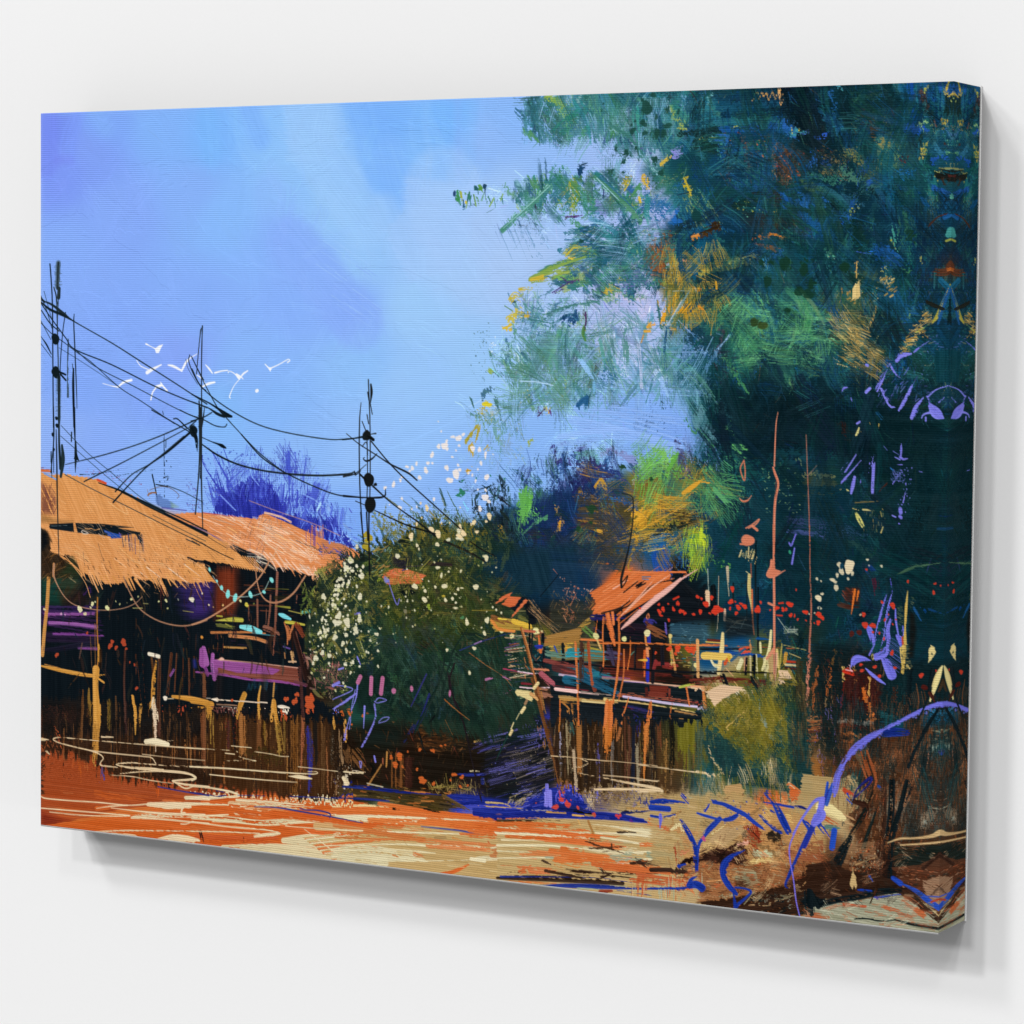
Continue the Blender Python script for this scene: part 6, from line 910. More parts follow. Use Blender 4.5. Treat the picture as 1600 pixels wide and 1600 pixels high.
for x,y,r in [(690,215,34),(725,240,34),(690,330,40),(700,270,30)]: blob(x,y,r,'A8962E',wob=.4)
for x,y,r in [(660,440,50),(640,520,40),(580,580,50),(480,560,44),(420,660,50),(1060,290,60),(1180,340,50),(1100,260,40),(1240,480,40),(900,640,20),(200,880,60),(130,1340,40)]: blob(x,y,r,'1B2620',ry=r*.6,wob=.7,dry=.2)
for i in range(60):
    x,y=UN(60,180),UN(680,960); st([(x,y),(x+UN(-30,50),y+UN(-60,60))],UN(6,24),['5A6A2A','7A7E36','3A4A20'][IN(3)],dry=.35,a=.8)
for p,w,c in [([(700,860),(760,700)],40,'7A6A28'),([(600,1240),(680,1450)],40,'5A6030'),([(640,1260),(690,1400)],14,'8A8A50'),([(380,1240),(460,1360)],40,'6A6430'),([(430,740),(520,900)],30,'5A5E24'),([(860,830),(1000,700)],20,'4A4A20')]: st(p,w,c,dry=.4)
fans([(620,900),(800,900),(830,1000),(640,1020)],50,['4A4A22','3A3E1E','5A5A28','2A2E1C','56402A'],nh=(4,9),L=(12,40),ang=(70,40))
fans([(600,1030),(840,1040),(830,1150),(620,1140)],50,['2A2A1C','1A2620','3A2A1C','24382A','14201E'],nh=(4,9),L=(16,50),ang=(75,30))
# branches of the bush
motif('bush_branch')
win(640,840,260)
for p,w,c in [([(330,30),(560,130),(720,220)],24,'1E1E1A'),([(580,30),(700,110),(830,170)],22,'1C1A1A'),([(300,1560),(360,1300),(420,1080),(560,860)],30,'1A3028'),([(440,1600),(370,1300)],36,'2A2028'),([(570,1100),(720,1210),(900,1330),(990,1430)],12,'8A5A34'),([(600,695),(840,695)],9,'7A6A24'),([(1040,700),(1130,700)],9,'8A8050'),([(160,1310),(40,1560)],14,'2A2E7A'),([(480,1080),(700,990),(900,930),(1060,880)],12,'2A3470'),([(620,1020),(690,990)],14,'8A6AA0'),([(760,620),(860,590)],8,'101818')]: st(p,w,c,dry=.3)
win(520,1020,260)
for p,w,c in [([(1070,0),(1060,150),(1000,330),(900,560),(790,760)],20,'1C2E28'),([(900,200),(750,510)],14,'2C2C70'),([(930,400),(850,620),(690,900)],[40,40,30],'262C70'),([(780,690),(600,980),(460,1160)],[30,20,10],'28306A'),([(1000,320),(820,680),(780,800)],30,'173028'),([(1170,100),(1120,300),(1220,560),(1290,800),(1330,1000),(1430,1420)],26,'241C20'),([(1075,445),(1180,540),(1310,640)],[24,14,8],'8A5428'),([(830,760),(870,900),(900,960)],26,'141C1C'),([(1080,640),(1150,780)],10,'6A4A2A'),([(980,600),(920,680)],24,'121C1C')]: st(p,w,c,dry=.25)
# lilac sprigs,pink buds
motif('lilac_sprig')
for p,w in [([(0,300),(190,345),(0,440)],12),([(60,280),(0,310)],30),([(0,540),(120,460),(220,390)],[20,30,20]),([(240,290),(220,440),(150,620),(100,830)],[22,16,12,14]),([(215,350),(180,520),(150,720)],9),([(305,510),(295,720)],[24,6]),([(400,490),(405,640),(280,900)],[20,22,26]),([(405,470),(440,430),(515,450),(430,475),(400,460)],11),([(440,660),(480,620),(540,615),(510,650),(440,670)],8),([(235,35),(265,110)],[30,10]),([(55,155),(100,140)],18),([(255,1040),(268,1100),(275,1045),(255,1040)],10),([(400,990),(410,1040)],24)]: st(p,w,'807CD6',dry=.05,cvar=.03)
win(460,800,260)
blob(885,650,40,'7C7AD0',ry=26,ang=60); st([(905,670),(980,880),(1010,830)],13,'7472C6'); st([(580,975),(640,965)],24,'706CC8',dry=.2)
win(520,1020,260)
for p,w in [([(265,225),(240,280)],46),([(370,235),(365,390)],44),([(478,240),(462,385)],48)]: motif('pink_bud'); st(p,w,'B4688E',cvar=.03,straight=True)
for x,y,a_,b_ in [(585,362,26,28),(757,340,18,30),(1124,386,14,32)]: motif('pink_bud'); blob(x,y,a_,'B4688E',ry=b_,wob=.12)
win(640,840,260)
for p in [[(730,1360),(800,1340)],[(800,1500),(860,1490)],[(900,1490),(1000,1460)],[(900,1330),(970,1360)]]: st(p,24,'A0608A',dry=.35)
fans([(560,850),(640,830),(720,815),(770,860),(720,930),(600,930)],70,['6A6826','857C30','4E5422','39421F','938A3E'],nh=(4,9),L=(8,26),ang=(-70,40))
fans([(490,900),(570,880),(590,1000),(500,1040)],40,['8A8440','6A6A2A','4A5026','9A9450'],nh=(4,8),L=(7,20),ang=(-60,60))
# blossoms and drops of cream paint
motif('white_blossom')
win(460,800,260)
for x,y,r,s in [(410,1060,46,.8),(505,1055,46,.9),(430,990,30,1.2),(625,1020,28,1.5),(590,1130,30,1.3),(390,1200,34,.8),(497,1178,22,1.1),(488,1118,18,1),(292,1140,22,1.2),(465,1260,22,1.3),(500,1330,18,1.5),(268,1350,26,.9),(335,1375,22,1.3),(205,1400,26,1.4),(180,1450,18,1),(230,1165,14,1.2),(555,1445,22,.7),(495,1445,14,.5),(332,1450,16,.9),(545,1255,9,1.2),(503,1248,10,1.6),(630,810,30,1.1),(650,610,30,1),(540,460,34,1),(500,530,30,1),(440,640,30,.7),(280,810,30,1),(400,740,18,1),(1120,240,26,1.2),(1315,170,30,1),(1380,205,32,1),(1480,262,24,.8),(990,420,26,1.1),(1370,305,20,1),(1250,838,28,.8),(1160,710,26,1),(1440,708,30,.7),(1410,605,12,1.8),(1255,752,16,1),(1355,715,14,.8),(1520,828,16,1),(1450,840,18,1),(1375,528,22,.6),(790,1170,22,.9),(835,900,10,1.2),(905,910,11,1.5),(1068,808,10,1),(1085,850,10,1.8),(1155,940,12,.9),(820,1115,13,.8),(803,1330,16,.9),(803,1478,12,1.4),(540,1540,13,1.3),(600,330,22,1),(1230,640,8,1),(1290,660,9,1),(1480,570,9,1),(530,940,9,1),(690,960,8,1),(145,1000,10,2),(1590,250,40,.6),(1580,180,20,1.8)]: blob(x,y,r*.92,'D6D0B0',ry=r*s*.92,wob=.4)
blob(1065,950,20,'7A745A',wob=.2); blob(588,932,20,'6E6E48',wob=.3)
spl([(540,870),(560,880),(520,960),(508,1000),(495,990),(512,940)],80,(1,4),['DED8B8','C8C890','E6E0C4'])
spl([(490,950),(545,900),(570,880),(560,940),(510,1010),(480,1010)],70,(.8,3),['DED8B8','CFCB96','E8E2C8'])
spl([(480,1000),(560,960),(600,1000),(540,1080),(490,1080)],70,(.7,2.6),['DAD4B4','C4C08C','E0DCC0'])
spl([(560,900),(760,840),(790,960),(700,1030),(580,1000)],90,(.6,2.2),['D6D0B0','BDB88A','A8A26A'])
win(640,840,260)
for x,y,r,s in [(735,190,26,1.1),(265,62,20,1),(70,70,14,1.4),(88,105,10,1.4),(270,285,26,.5),(305,360,12,2),(335,463,30,.7),(245,470,14,.9),(148,508,16,1),(142,592,30,.8),(50,465,28,.9),(465,492,15,1),(635,470,28,1),(345,597,18,.9),(410,582,14,1.1),(445,540,10,1),(500,480,16,.5),(550,810,24,1.1),(743,790,24,1.3),(718,915,20,1),(575,1295,18,.9),(690,860,9,1),(440,672,30,.3),(375,322,12,.7),(490,320,10,1.4),(745,515,5,1),(830,283,9,.9),(545,770,6,1),(358,1075,14,1.3),(620,1060,20,.9),(480,575,8,.6)]: blob(x,y,r,'DCD2AC',ry=r*s,wob=.35)
blob(182,660,22,'8A9A34',wob=.5); blob(325,558,18,'B8A038',ry=12); blob(505,765,22,'4A7A50',ry=16,wob=.4)
for x,y,r in [(885,868,38),(970,866,22),(982,942,24),(1215,895,36),(1270,905,18)]: blob(x,y,r,'E6DC9C',ry=r*1.05,wob=.25)
win(540,580,260)
for x,y,r,s in [(1085,640,30,1.05),(1030,628,24,.6),(1130,605,18,.9),(950,715,32,1.2),(893,720,22,1),(970,670,16,1),(975,745,16,1),(830,800,20,1.5),(1090,712,14,1),(1060,758,10,1),(1024,820,14,.8),(790,880,18,1),(833,880,14,.8),(770,950,24,1.2),(680,885,13,1.6),(640,930,20,1),(590,915,20,.7),(615,955,12,1),(710,1020,22,.9),(540,1015,12,1),(525,1045,14,1.2),(460,1085,20,1.4),(378,1118,20,.8),(970,925,22,1.3),(1060,985,38,1.25),(1000,1045,34,.9),(1095,945,16,1.2),(1080,900,14,1),(1355,1015,26,1.15),(1180,975,13,1.2),(1217,995,11,1.3),(1248,1050,10,2),(1270,1135,8,1.5),(1345,1140,12,1.4),(1340,1210,32,1.2),(1375,1248,20,.9),(1290,1318,22,1.2),(1300,880,16,1.3),(1343,800,14,2.4),(1270,940,8,1.6),(848,1226,16,1),(540,1220,12,1.4),(635,1320,10,1),(683,1300,9,1.4),(520,1310,24,.9),(1220,740,26,1.1),(1285,750,16,1.9),(890,480,7,1),(918,575,8,1.5),(420,1280,6,1.4),(1415,795,7,1),(1075,1440,4,1)]: blob(x,y,r,'EAE2E0',ry=r*s,wob=.32)
for x,y,r,s in [(780,1310,20,1.5),(720,1265,12,1),(683,1465,14,1.3),(825,1525,28,1.2),(885,1560,32,1.2),(1100,1495,18,1.6),(1130,1555,30,1),(1090,1580,34,.6),(1232,1450,22,1.1),(1380,1390,24,1.5),(1350,1440,14,1),(1205,1470,9,1.4),(1100,1305,8,1),(1000,1455,9,1),(630,1580,26,1),(730,1405,10,1),(1260,1540,26,.5),(920,1455,8,1.4)]: blob(x,y,r,'EAD2A4',ry=r*s,wob=.35)
for x,y,r in [(1120,1160,30),(1120,1050,11),(1080,1190,16),(1390,1000,9),(1525,1030,9),(1255,1025,8)]: blob(x,y,r,'2F7A62',wob=.6)
# --- utility poles,wires and birds
motif('bird_a'); win(60,400,260); WH='F3F5FB'
def bird(n,items):
    motif('bird'); 
    for it in items:
        if it[0] == 'p': poly(it[1],WH,cvar=.01,soft=.8)
        else: st(it[0],it[1],WH,cvar=.01)
LABELS.pop(); LAB[LAB >= len(LABELS)]=0
bird(1,[([(1035,842),(1080,866),(1130,892)],[18,8,12]),('p',[(1200,846),(1162,856),(1120,888),(1130,930),(1158,930),(1180,880)])])
bird(2,[([(945,1002),(985,1055),(1060,1090)],9),([(1045,1118),(1100,1085),(1182,1042)],[38,30,12])])
bird(3,[([(1248,1045),(1300,1058),(1378,1100)],[14,26,20]),([(1378,1100),(1420,1020),(1460,980),(1525,938)],[20,24,14,5])])
bird(4,[([(620,1222),(700,1245),(765,1258)],[4,8,14]),([(765,1258),(820,1212),(895,1190)],[14,24,26])])
bird(5,[([(1082,1380),(1098,1310),(1135,1258)],[14,16,14]),([(1130,1255),(1185,1238)],28),([(1175,1212),(1200,1250),(1238,1292)],[10,18,18])])
win(300,480,260)
bird(6,[([(130,550),(165,590),(196,632)],[8,20,12]),([(220,628),(280,612),(342,604)],[18,14,10])])
bird(7,[([(348,628),(352,614),(385,620),(430,655)],9),('p',[(412,640),(430,632),(470,658),(452,692),(440,684)]),([(455,690),(490,640),(535,608)],[10,18,12]),([(470,665),(490,685)],10),([(455,690),(400,760),(362,850),(368,872)],[8,8,12,10])])
bird(8,[([(702,545),(745,590)],[10,14]),('p',[(728,576),(772,574),(752,618)]),([(760,582),(840,545),(920,500),(940,510),(918,528)],[12,10,10,10,14])])
bird(9,[([(48,648),(90,680),(122,720)],[8,12,6]),([(88,768),(150,735),(218,718)],[10,26,18]),])
bird(10,[([(620,802),(628,798)],34)])
motif('utility_pole'); win(60,400,260)
st([(193,70),(186,290)],62,'32454C',a=.75,soft=3,dry=.15); st([(193,66),(186,250),(183,310)],26,'2C3A40',a=.9); st([(200,310),(195,395)],[40,46],'2C3C42')
for i in range(16): st([(155+UN(-6,6),90+i*13),(228,88+i*13)],7,'33464E',a=.6,dry=.3)
st([(112,75),(122,200),(136,480),(140,1000),(146,1640)],15,INK); st([(150,300),(175,420),(186,800),(195,1200),(198,1660)],15,'25363C'); st([(160,330),(190,470)],9,INK); st([(195,400),(180,700)],9,'2A3A42')
st([(262,540),(236,720),(214,1000),(205,1300)],11,INK); st([(345,556),(341,640),(352,900),(366,1250),(372,1460)],[8,14,14,12,4],INK); st([(338,1080),(336,1250),(345,1640)],[18,30,22],INK); st([(328,1035),(334,1100)],8,INK)
st([(285,790),(284,1100),(285,1350)],[8,24,26],'3A4E58',a=.9,dry=.1); st([(290,800),(284,1000)],10,INK)
blob(165,795,48,INK,ry=52,wob=.15); blob(168,1115,50,INK,ry=56,wob=.2); st([(200,1110),(262,1138)],20,INK); st([(215,1135),(265,1192)],20,INK)
st([(196,1180),(197,1560)],62,'33464C',a=.6,soft=3,dry=.2); st([(198,1160),(200,1600)],26,'1E2C32')
for i in range(26): st([(165,1195+i*14),(230,1192+i*14)],6,'33464E',a=.5,dry=.4)
win(60,640,260)
st([(145,-30),(150,260),(122,600)],14,INK); st([(200,-40),(200,300),(215,560)],[24,26,40],'22323A'); st([(228,340),(238,480),(217,640)],[26,48,30],'26383E'); st([(172,190),(178,500),(184,900),(198,1400)],[10,18,16,10],INK); st([(145,-20),(148,600)],9,INK); st([(120,400),(126,640)],22,INK,dry=.3,a=.8); st([(130,560),(130,650)],7,INK)
st([(345,-20),(350,200),(354,300)],[26,22,12],INK); st([(358,305),(360,440),(356,600)],[22,34,6],INK); poly([(340,470),(365,400),(395,490)],INK); st([(320,215),(318,300)],16,INK)
for x,y,r in [(175,80,18),(180,150,20),(140,235,18),(150,380,14)]: blob(x,y,r,INK)
motif('utility_pole_second') if False else motif('power_pole')
win(60,400,260)
st([(1577,668),(1568,1000),(1570,1640)],11,'20282C'); st([(1566,690),(1545,850),(1520,1130)],8,'20282C'); st([(1455,950),(1446,1010),(1490,1130),(1560,1250),(1610,1290)],11,INK); st([(1470,960),(1530,1080),(1590,1190)],9,INK); st([(1418,990),(1440,1080),(1530,1230)],5,INK,a=.8)
win(300,480,260)
st([(66,900),(74,1080),(86,1300),(82,1640)],[20,46,30,18],'1E282C',dry=.03); st([(100,180),(92,600),(94,1300),(90,1640)],10,'1E282C'); st([(82,210),(60,450),(44,640)],8,'1E282C'); st([(120,965),(108,1060),(92,1150)],[8,18,20],'1E282C')
blob(15,1190,44,INK,ry=60,wob=.25); st([(0,1160),(40,1260),(48,1385)],[60,44,14],INK,dry=.08); st([(-20,1140),(40,1090)],12,INK)
win(60,640,260)
st([(1550,-20),(1548,500),(1510,1000)],[26,18,16],'1E282C'); st([(1564,-20),(1566,600),(1580,1130)],[24,20,12],'1E282C'); st([(1300,85),(1345,92),(1480,220)],12,INK); st([(1340,85),(1420,170)],8,INK)
win(540,580,260); K2='1C2022'
motif('power_pole_with_insulators')
st([(218,78),(222,200),(232,450),(236,800),(232,1200),(215,1620)],13,K2); st([(242,125),(248,200),(238,300)],[20,30,10],K2); st([(212,200),(225,280)],14,K2); st([(235,300),(255,410)],10,K2); st([(205,415),(220,500)],12,K2); st([(147,300),(133,480),(130,800),(140,1200),(168,1620)],[8,14,15,15,14],K2); st([(205,660),(210,1000),(203,1300),(210,1620)],11,K2)
st([(158,480),(190,560)],10,K2); blob(200,615,50,K2,ry=48,wob=.25); st([(220,620),(265,655)],34,K2); st([(240,602),(290,595)],[8,14],K2); blob(222,1040,62,K2,ry=64,wob=.1); blob(285,1085,18,K2); st([(140,990),(190,1040)],20,K2); blob(236,1280,62,K2,ry=78,wob=.06); st([(95,1245),(190,1285)],9,K2)
st([(160,720),(190,680),(205,700),(210,800)],10,K2); st([(300,790),(250,840),(200,860),(170,840),(180,825)],[8,18,18,10,8],K2)
win(460,800,260); st([(636,0),(650,150),(665,280)],14,K2); st([(715,0),(716,250),(722,595)],[16,18,22],K2); st([(690,0),(700,200)],12,K2); st([(620,295),(760,310)],10,'2A3A3A',dry=.3); st([(740,380),(720,420)],16,K2)
motif('overhead_wire')
win(60,400,260); W1='172831'
st([(20,420),(130,465),(240,550),(350,630),(700,830),(1000,1020),(1300,1210),(1620,1420)],[10,24,34,13,12,13,12,13],W1); st([(25,440),(110,510),(220,560),(330,620)],[14,26,26,8],W1)
st([(25,450),(120,590),(260,780),(352,895),(700,1040),(1100,1240),(1350,1350),(1620,1455)],12,W1); st([(352,895),(550,1060),(900,1240),(1300,1450),(1540,1560)],8,W1); st([(25,640),(130,745),(250,830),(380,930),(500,1010),(780,1260),(1000,1400),(1310,1610)],8,W1); st([(200,880),(380,990),(640,1160),(780,1260)],5,W1,a=.8)
for p,w in [([(25,380),(80,520),(130,690)],8),([(55,335),(95,480),(140,640)],6),([(30,520),(110,640),(200,720)],12),([(25,770),(80,850),(125,940)],[4,18,10]),([(25,840),(125,970)],6),([(25,620),(120,800)],7),([(25,400),(60,440)],20)]: st(p,w,W1)
st([(1195,1490),(1202,1520)],8,W1)
win(300,480,260)
st([(0,480),(120,730),(250,970),(330,1060),(420,1160),(650,1400),(900,1595)],[10,10,12,12,10,11,10],W1); st([(0,590),(90,760),(300,940),(600,1110),(900,1200),(1300,1265),(1500,1262),(1660,1245)],12,'1B2A30'); st([(0,835),(150,910),(250,972),(330,1030),(380,1048)],[12,14,24,46,24],INK); st([(0,905),(150,962),(240,1020),(310,1050)],[10,12,30,26],INK)
st([(0,1040),(110,1078),(220,1135),(310,1148),(335,1122)],11,W1); st([(100,1250),(190,1290),(250,1312),(290,1330),(325,1350)],[8,10,20,36,16],INK); st([(100,1318),(250,1420),(450,1510),(700,1570),(1000,1605),(1250,1614),(1500,1600),(1560,1578)],[14,20,18,18,20,20,20,12],'1B2529'); st([(190,1010),(100,1060),(-10,1092)],12,W1)
win(300,680,260)
st([(475,-10),(650,190),(800,300),(960,390),(1200,500),(1400,570),(1640,598)],13,'1B2529'); st([(1560,345),(1570,380),(1620,340)],10,K2)
win(540,580,260)
st([(-30,655),(80,642),(160,625)],14,'1B2529'); st([(8,597),(120,690),(290,800),(430,890),(600,975),(685,1045)],[8,10,12,16,20,14],K2); st([(245,670),(420,880),(600,1060),(800,1240),(1100,1510)],14,K2); st([(-20,1008),(70,990),(120,960),(195,895)],[20,14,10,6],K2); st([(-20,1195),(150,1210),(300,1212),(375,1195),(382,1130)],[22,14,20,18,8],K2); st([(260,1100),(450,1270),(700,1450),(860,1580)],[20,14,16,22],K2); st([(280,1335),(450,1415),(600,1480),(860,1560)],[10,14,16,18],K2); st([(85,960),(100,990)],10,K2)
win(60,640,260)
for p,w in [([(1530,88),(1200,238),(900,350),(600,440),(260,525)],[14,13,12,12,8]),([(1500,140),(1200,300),(800,510),(440,688)],[8,11,12,14]),([(1460,215),(1250,395),(1050,540),(900,690),(720,888)],[26,24,16,14,20]),([(1400,250),(1100,500),(900,620),(740,785)],[10,12,12,16]),([(580,700),(800,780),(1000,890),(1100,940),(1300,1040),(1620,1200)],[10,22,30,34,30,34]),([(800,790),(1000,880),(1200,980)],[14,30,34]),([(1180,960),(1350,1030),(1620,1160)],14),([(1090,0),(1350,150),(1460,215)],12),([(1360,0),(1440,40),(1530,75)],11)]: st(p,w,'1A2830')
for p,w in [([(220,150),(450,390),(700,600),(1000,850),(1220,970)],6),([(215,250),(600,590),(830,780)],6),([(255,620),(480,740),(700,850),(1000,1000),(1260,1130),(1610,1300)],8),([(1420,1240),(1550,1300)],10),([(1100,1010),(1400,1160),(1610,1260)],5),([(1235,725),(1400,790),(1580,885)],8)]: st(p,w,'22343C')
for p in [[(510,620),(700,590),(1000,530)],[(640,655),(900,610),(1140,570)],[(400,620),(520,622)]]: st(p,8,'22343C',dry=.33,a=.9,tip=(1.6,.5))
motif('roof_aerial')
st([(1210,240),(1212,600),(1215,1000)],12,INK,dry=.12); st([(1095,622),(1125,760),(1155,910)],[16,14,16],INK); st([(1130,715),(1240,738)],[10,18],INK); st([(1205,650),(1250,640),(1235,690)],14,INK,dry=.2); st([(1070,770),(1150,742),(1230,738),(1300,770),(1352,820),(1335,850)],7,'6E6068'); st([(1055,820),(1080,800),(1130,795)],20,'8A6248',dry=.15); st([(1050,765),(1075,860)],9,'8A6248',dry=.3); st([(1228,290),(1225,360)],9,INK); blob(1168,690,7,INK); blob(1275,545,6,INK); blob(1232,490,7,INK)
poly([(1130,820),(1170,805),(1200,850),(1250,860),(1300,900),(1290,945),(1180,940),(1140,900)],'5A7AB8',rough=10,a=.9,soft=2); poly([(1270,880),(1350,930),(1280,945)],'7A9A9A',a=.8,soft=4)
st([(1190,940),(1420,965)],10,'4A3A9A',a=.8); spl([(290,740),(310,770),(316,800),(290,800)],60,(.5,1.4),['4A4AA8','6A5A8A'],a=.8)
# --- far side: small sheds,the hut on stilts,jetty and clutter
motif('far_bank')
win(860,860,260)
poly([(0,560),(420,560),(420,900),(0,920)],'3A4438',a=.8,rough=10,soft=6)
poly([(0,0),(700,80),(520,300),(380,420),(0,480)],'1A3A5C',a=.6,soft=10,dry=.2)
poly([(0,480),(300,480),(440,640),(300,820),(0,830)],'33342C',a=.7,rough=10,soft=6)
for i in range(130):
    x,y=UN(0,420),UN(380,860); st([(x,y),(x+UN(-60,60),y+UN(20,90))],UN(3,10),['8A6A34','5A4A2A','3A3A30','B07A3A','20303C','6A5A34'][IN(6)],a=.8,dry=.38)
for i in range(90):
    x,y=130+abs(NO(0,90)),UN(380,700); st([(x,y),(x+UN(-60,60),y-UN(-60,90))],UN(3,8),['C06A44','A85A3A','3A2A34','D88A60','20304A'][IN(5)],a=.85,dry=.35)
for i in range(40):
    st([(160+i*6+UN(-20,20),830-i*5),(330+i*3,760-i*4+UN(-20,20))],UN(4,12),['8A6A30','A88034','5A5024','B89440'][IN(4)],a=.85,dry=.38)
spl([(868,895),(920,920),(915,940),(880,930)],30,(.5,1.7),['C07050','D8A080'])
poly([(0,900),(250,880),(500,900),(520,1060),(0,1070)],'7A6A40',rough=10,a=.9); 
for p,w,c,d,a in [([(0,930),(230,890)],70,'C8A448',.3,.9),([(140,960),(600,1000)],110,'2E7E86',.25,.9),([(230,870),(360,860)],16,'2A2A24',.1,.95),([(380,930),(490,960)],30,'B0A040',.15,.95),([(390,920),(480,930)],14,'24302A',.1,.9),([(330,760),(480,900)],80,'5A7A3A',.4,.9),([(300,1160),(600,1300)],200,'1B5A70',.22,.95),([(60,1120),(300,1200)],120,'5A2A2A',.3,.9),([(560,1000),(650,1010)],100,'4A3A58',.25,.9),([(0,1070),(310,1060)],30,'12202A',.1,.95),([(300,1080),(680,1120)],14,'B06A48',.25,.9),([(500,1140),(1000,1180)],90,'6A2A24',.3,.9),([(900,1200),(1600,1260)],90,'6A2620',.3,.9),([(1000,1080),(1200,1100)],60,'8A2A2A',.3,.9)]: st(p,w,c,dry=d,a=a)
poly([(1130,680),(1520,680),(1540,900),(1140,900)],'2E5468',a=.85,soft=12,dry=.1)
for i in range(60):
    x,y=UN(1130,1540),UN(700,900); st([(x,y),(x+UN(-60,60),y+UN(-40,40))],UN(3,14),['4A7A8A','24485A','6A8A90','1A3440','3A6A6A'][IN(5)],a=.6,dry=.42)
poly([(420,600),(720,600),(1130,300),(1250,280),(1540,560),(1560,650),(1140,690),(1100,900),(420,880)],'141C24',rough=12)
for p,w,c,d,a in [([(400,640),(700,640)],60,'26246A',.3,.9),([(420,760),(480,800)],60,'3A2A4A',.4,.8),([(700,760),(1080,800)],160,'2A1A2A',.35,.8),([(920,680),(1000,700)],80,'3A3490',.35,.9),([(930,700),(990,760)],70,'6A3424',.35,.9),([(960,760),(1080,820)],110,'7A4424',.38,.9),([(720,680),(820,760)],60,'5A2E24',.42,.8),([(880,540),(900,530)],26,'2A3A90',.3,.9),([(1100,700),(1110,790)],30,'5A4AA0',.3,.9)]: st(p,w,c,dry=d,a=a)
# water and boards below the jetty
poly([(0,1200),(1500,1300),(1500,1500),(700,1440),(0,1330)],'15242C',a=.95,rough=6)
poly([(0,1330),(1460,1560),(1460,1640),(0,1640)],'17222A',a=.95,rough=6)
for p,w,c,d,a in [([(80,1190),(250,1210)],20,'C8B0C0',.2,.9),([(340,1100),(420,1330)],60,'7E3424',.2,.9),([(110,1150),(240,1180)],40,'8A3A34',.35,.8),([(300,1180),(620,1340)],150,'1B5470',.25,.9),([(380,1180),(600,1200)],60,'2A7A88',.4,.8),([(500,1220),(700,1240),(1000,1280),(1480,1320)],24,'9A7A70',.25,.95),([(500,1205),(760,1225)],12,'8A4A7A',.25,.9),([(700,1245),(1100,1285),(1480,1325)],14,'E0B090',.2,.95),([(700,1255),(900,1265)],8,'A890D0',.2,.9),([(650,1380),(1100,1410),(1520,1480)],50,'A05A44',.22,.95),([(700,1400),(1100,1460),(1500,1510)],26,'C8B8D8',.12,.95),([(1200,1480),(1480,1515)],14,'8AC0D0',.2,.9),([(1000,1430),(1500,1470)],14,'8A2A2A',.3,.9),([(50,1325),(200,1345),(460,1380)],[30,26,12],'E8BCB4',.05,.97),([(300,1350),(640,1390)],40,'8A7A70',.4,.9),([(180,1325),(380,1345)],14,'8A2A34',.2,.9),([(90,1400),(320,1430),(640,1450)],[40,44,30],'B08A50',.15,.95),([(310,1440),(600,1465)],34,'D8C084',.2,.95),([(520,1425),(700,1440),(1000,1480),(1390,1550)],[36,26,22,16],'E0C27C',.08,.97),([(100,1450),(640,1490)],30,'9A6A34',.35,.9),([(700,1500),(900,1530)],40,'8A2A2A',.35,.9),([(760,1500),(1000,1560)],60,'2A2A6A',.42,.8),([(1200,1540),(1400,1580)],24,'A87A44',.3,.9),([(800,1560),(900,1590)],40,'3038B0',.4,.8),([(600,1520),(650,1600)],60,'24288A',.4,.8)]: st(p,w,c,dry=d,a=a)
poly([(940,1290),(1120,1300),(1110,1410),(940,1400)],'7A3428',rough=12); poly([(905,1310),(935,1310),(935,1410),(910,1410)],'5A2420',dry=.2); poly([(1130,1300),(1155,1300),(1150,1420),(1130,1420)],'7A3428',dry=.2)
# clutter and people-like daubs on the deck
for p,w,c,d,a in [([(560,920),(610,1080)],60,'3A3450',.3,.9),([(820,900),(810,1140)],26,'141C24',.1,.95),([(770,1000),(810,960)],14,'4A7A6A',.3,.9),([(990,940),(980,1260)],40,'161820',.08,.95),([(1070,920),(1075,1100)],46,'1A1A24',.12,.95),([(910,820),(920,900),(950,940)],22,'D88A4A',.08,.95),([(925,940),(930,1010)],40,'D8885A',.15,.95),([(905,960),(895,1200)],30,'D0622E',.2,.95),([(945,800),(945,880)],40,'2630A0',.15,.95),([(935,1040),(930,1250)],36,'2A36C0',.05,.97),([(840,1050),(920,1050)],[8,30],'D8A83A',.05,.97),([(1010,1060),(990,1140)],40,'8A2A2A',.3,.9),([(1080,1110),(1180,1130)],30,'8A2E28',.3,.9),([(1150,820),(1155,960),(1165,1100)],[30,22,14],'B8A048',.15,.95),([(1160,950),(1190,1100),(1200,1170)],30,'C8884A',.15,.95),([(1180,1190),(1250,1200)],50,'14181E',.1,.95),([(1410,860),(1415,1060),(1420,1200)],32,'D89A5A',.08,.97),([(1390,1210),(1440,1215)],44,'14181E',.1,.95),([(1350,1090),(1360,1220)],40,'8AA040',.45,.8),([(500,1120),(480,1180)],24,'14242A',.2,.9),([(130,910),(110,1070)],22,'18242A',.15,.95),([(150,920),(150,1020)],20,'C0783A',.2,.95)]: st(p,w,c,dry=d,a=a)
for x,y,r in [(1140,940,26),(1220,940,34),(1350,950,44),(1310,930,22),(1200,990,16),(1010,980,14)]: blob(x,y,r,'D0482A',wob=.5)
for i in range(90):
    x,y=UN(1140,1420),UN(960,1120); st([(x,y),(x+UN(4,40),y+UN(-4,4))],UN(3,12),['2A7A8A','C85A34','D8C07A','5A9A5A','1A3A5A','B8A050','8A3A2A'][IN(7)],a=.85,dry=.25)
motif('hut_railing'); OR='CC7038'
win(860,860,260)
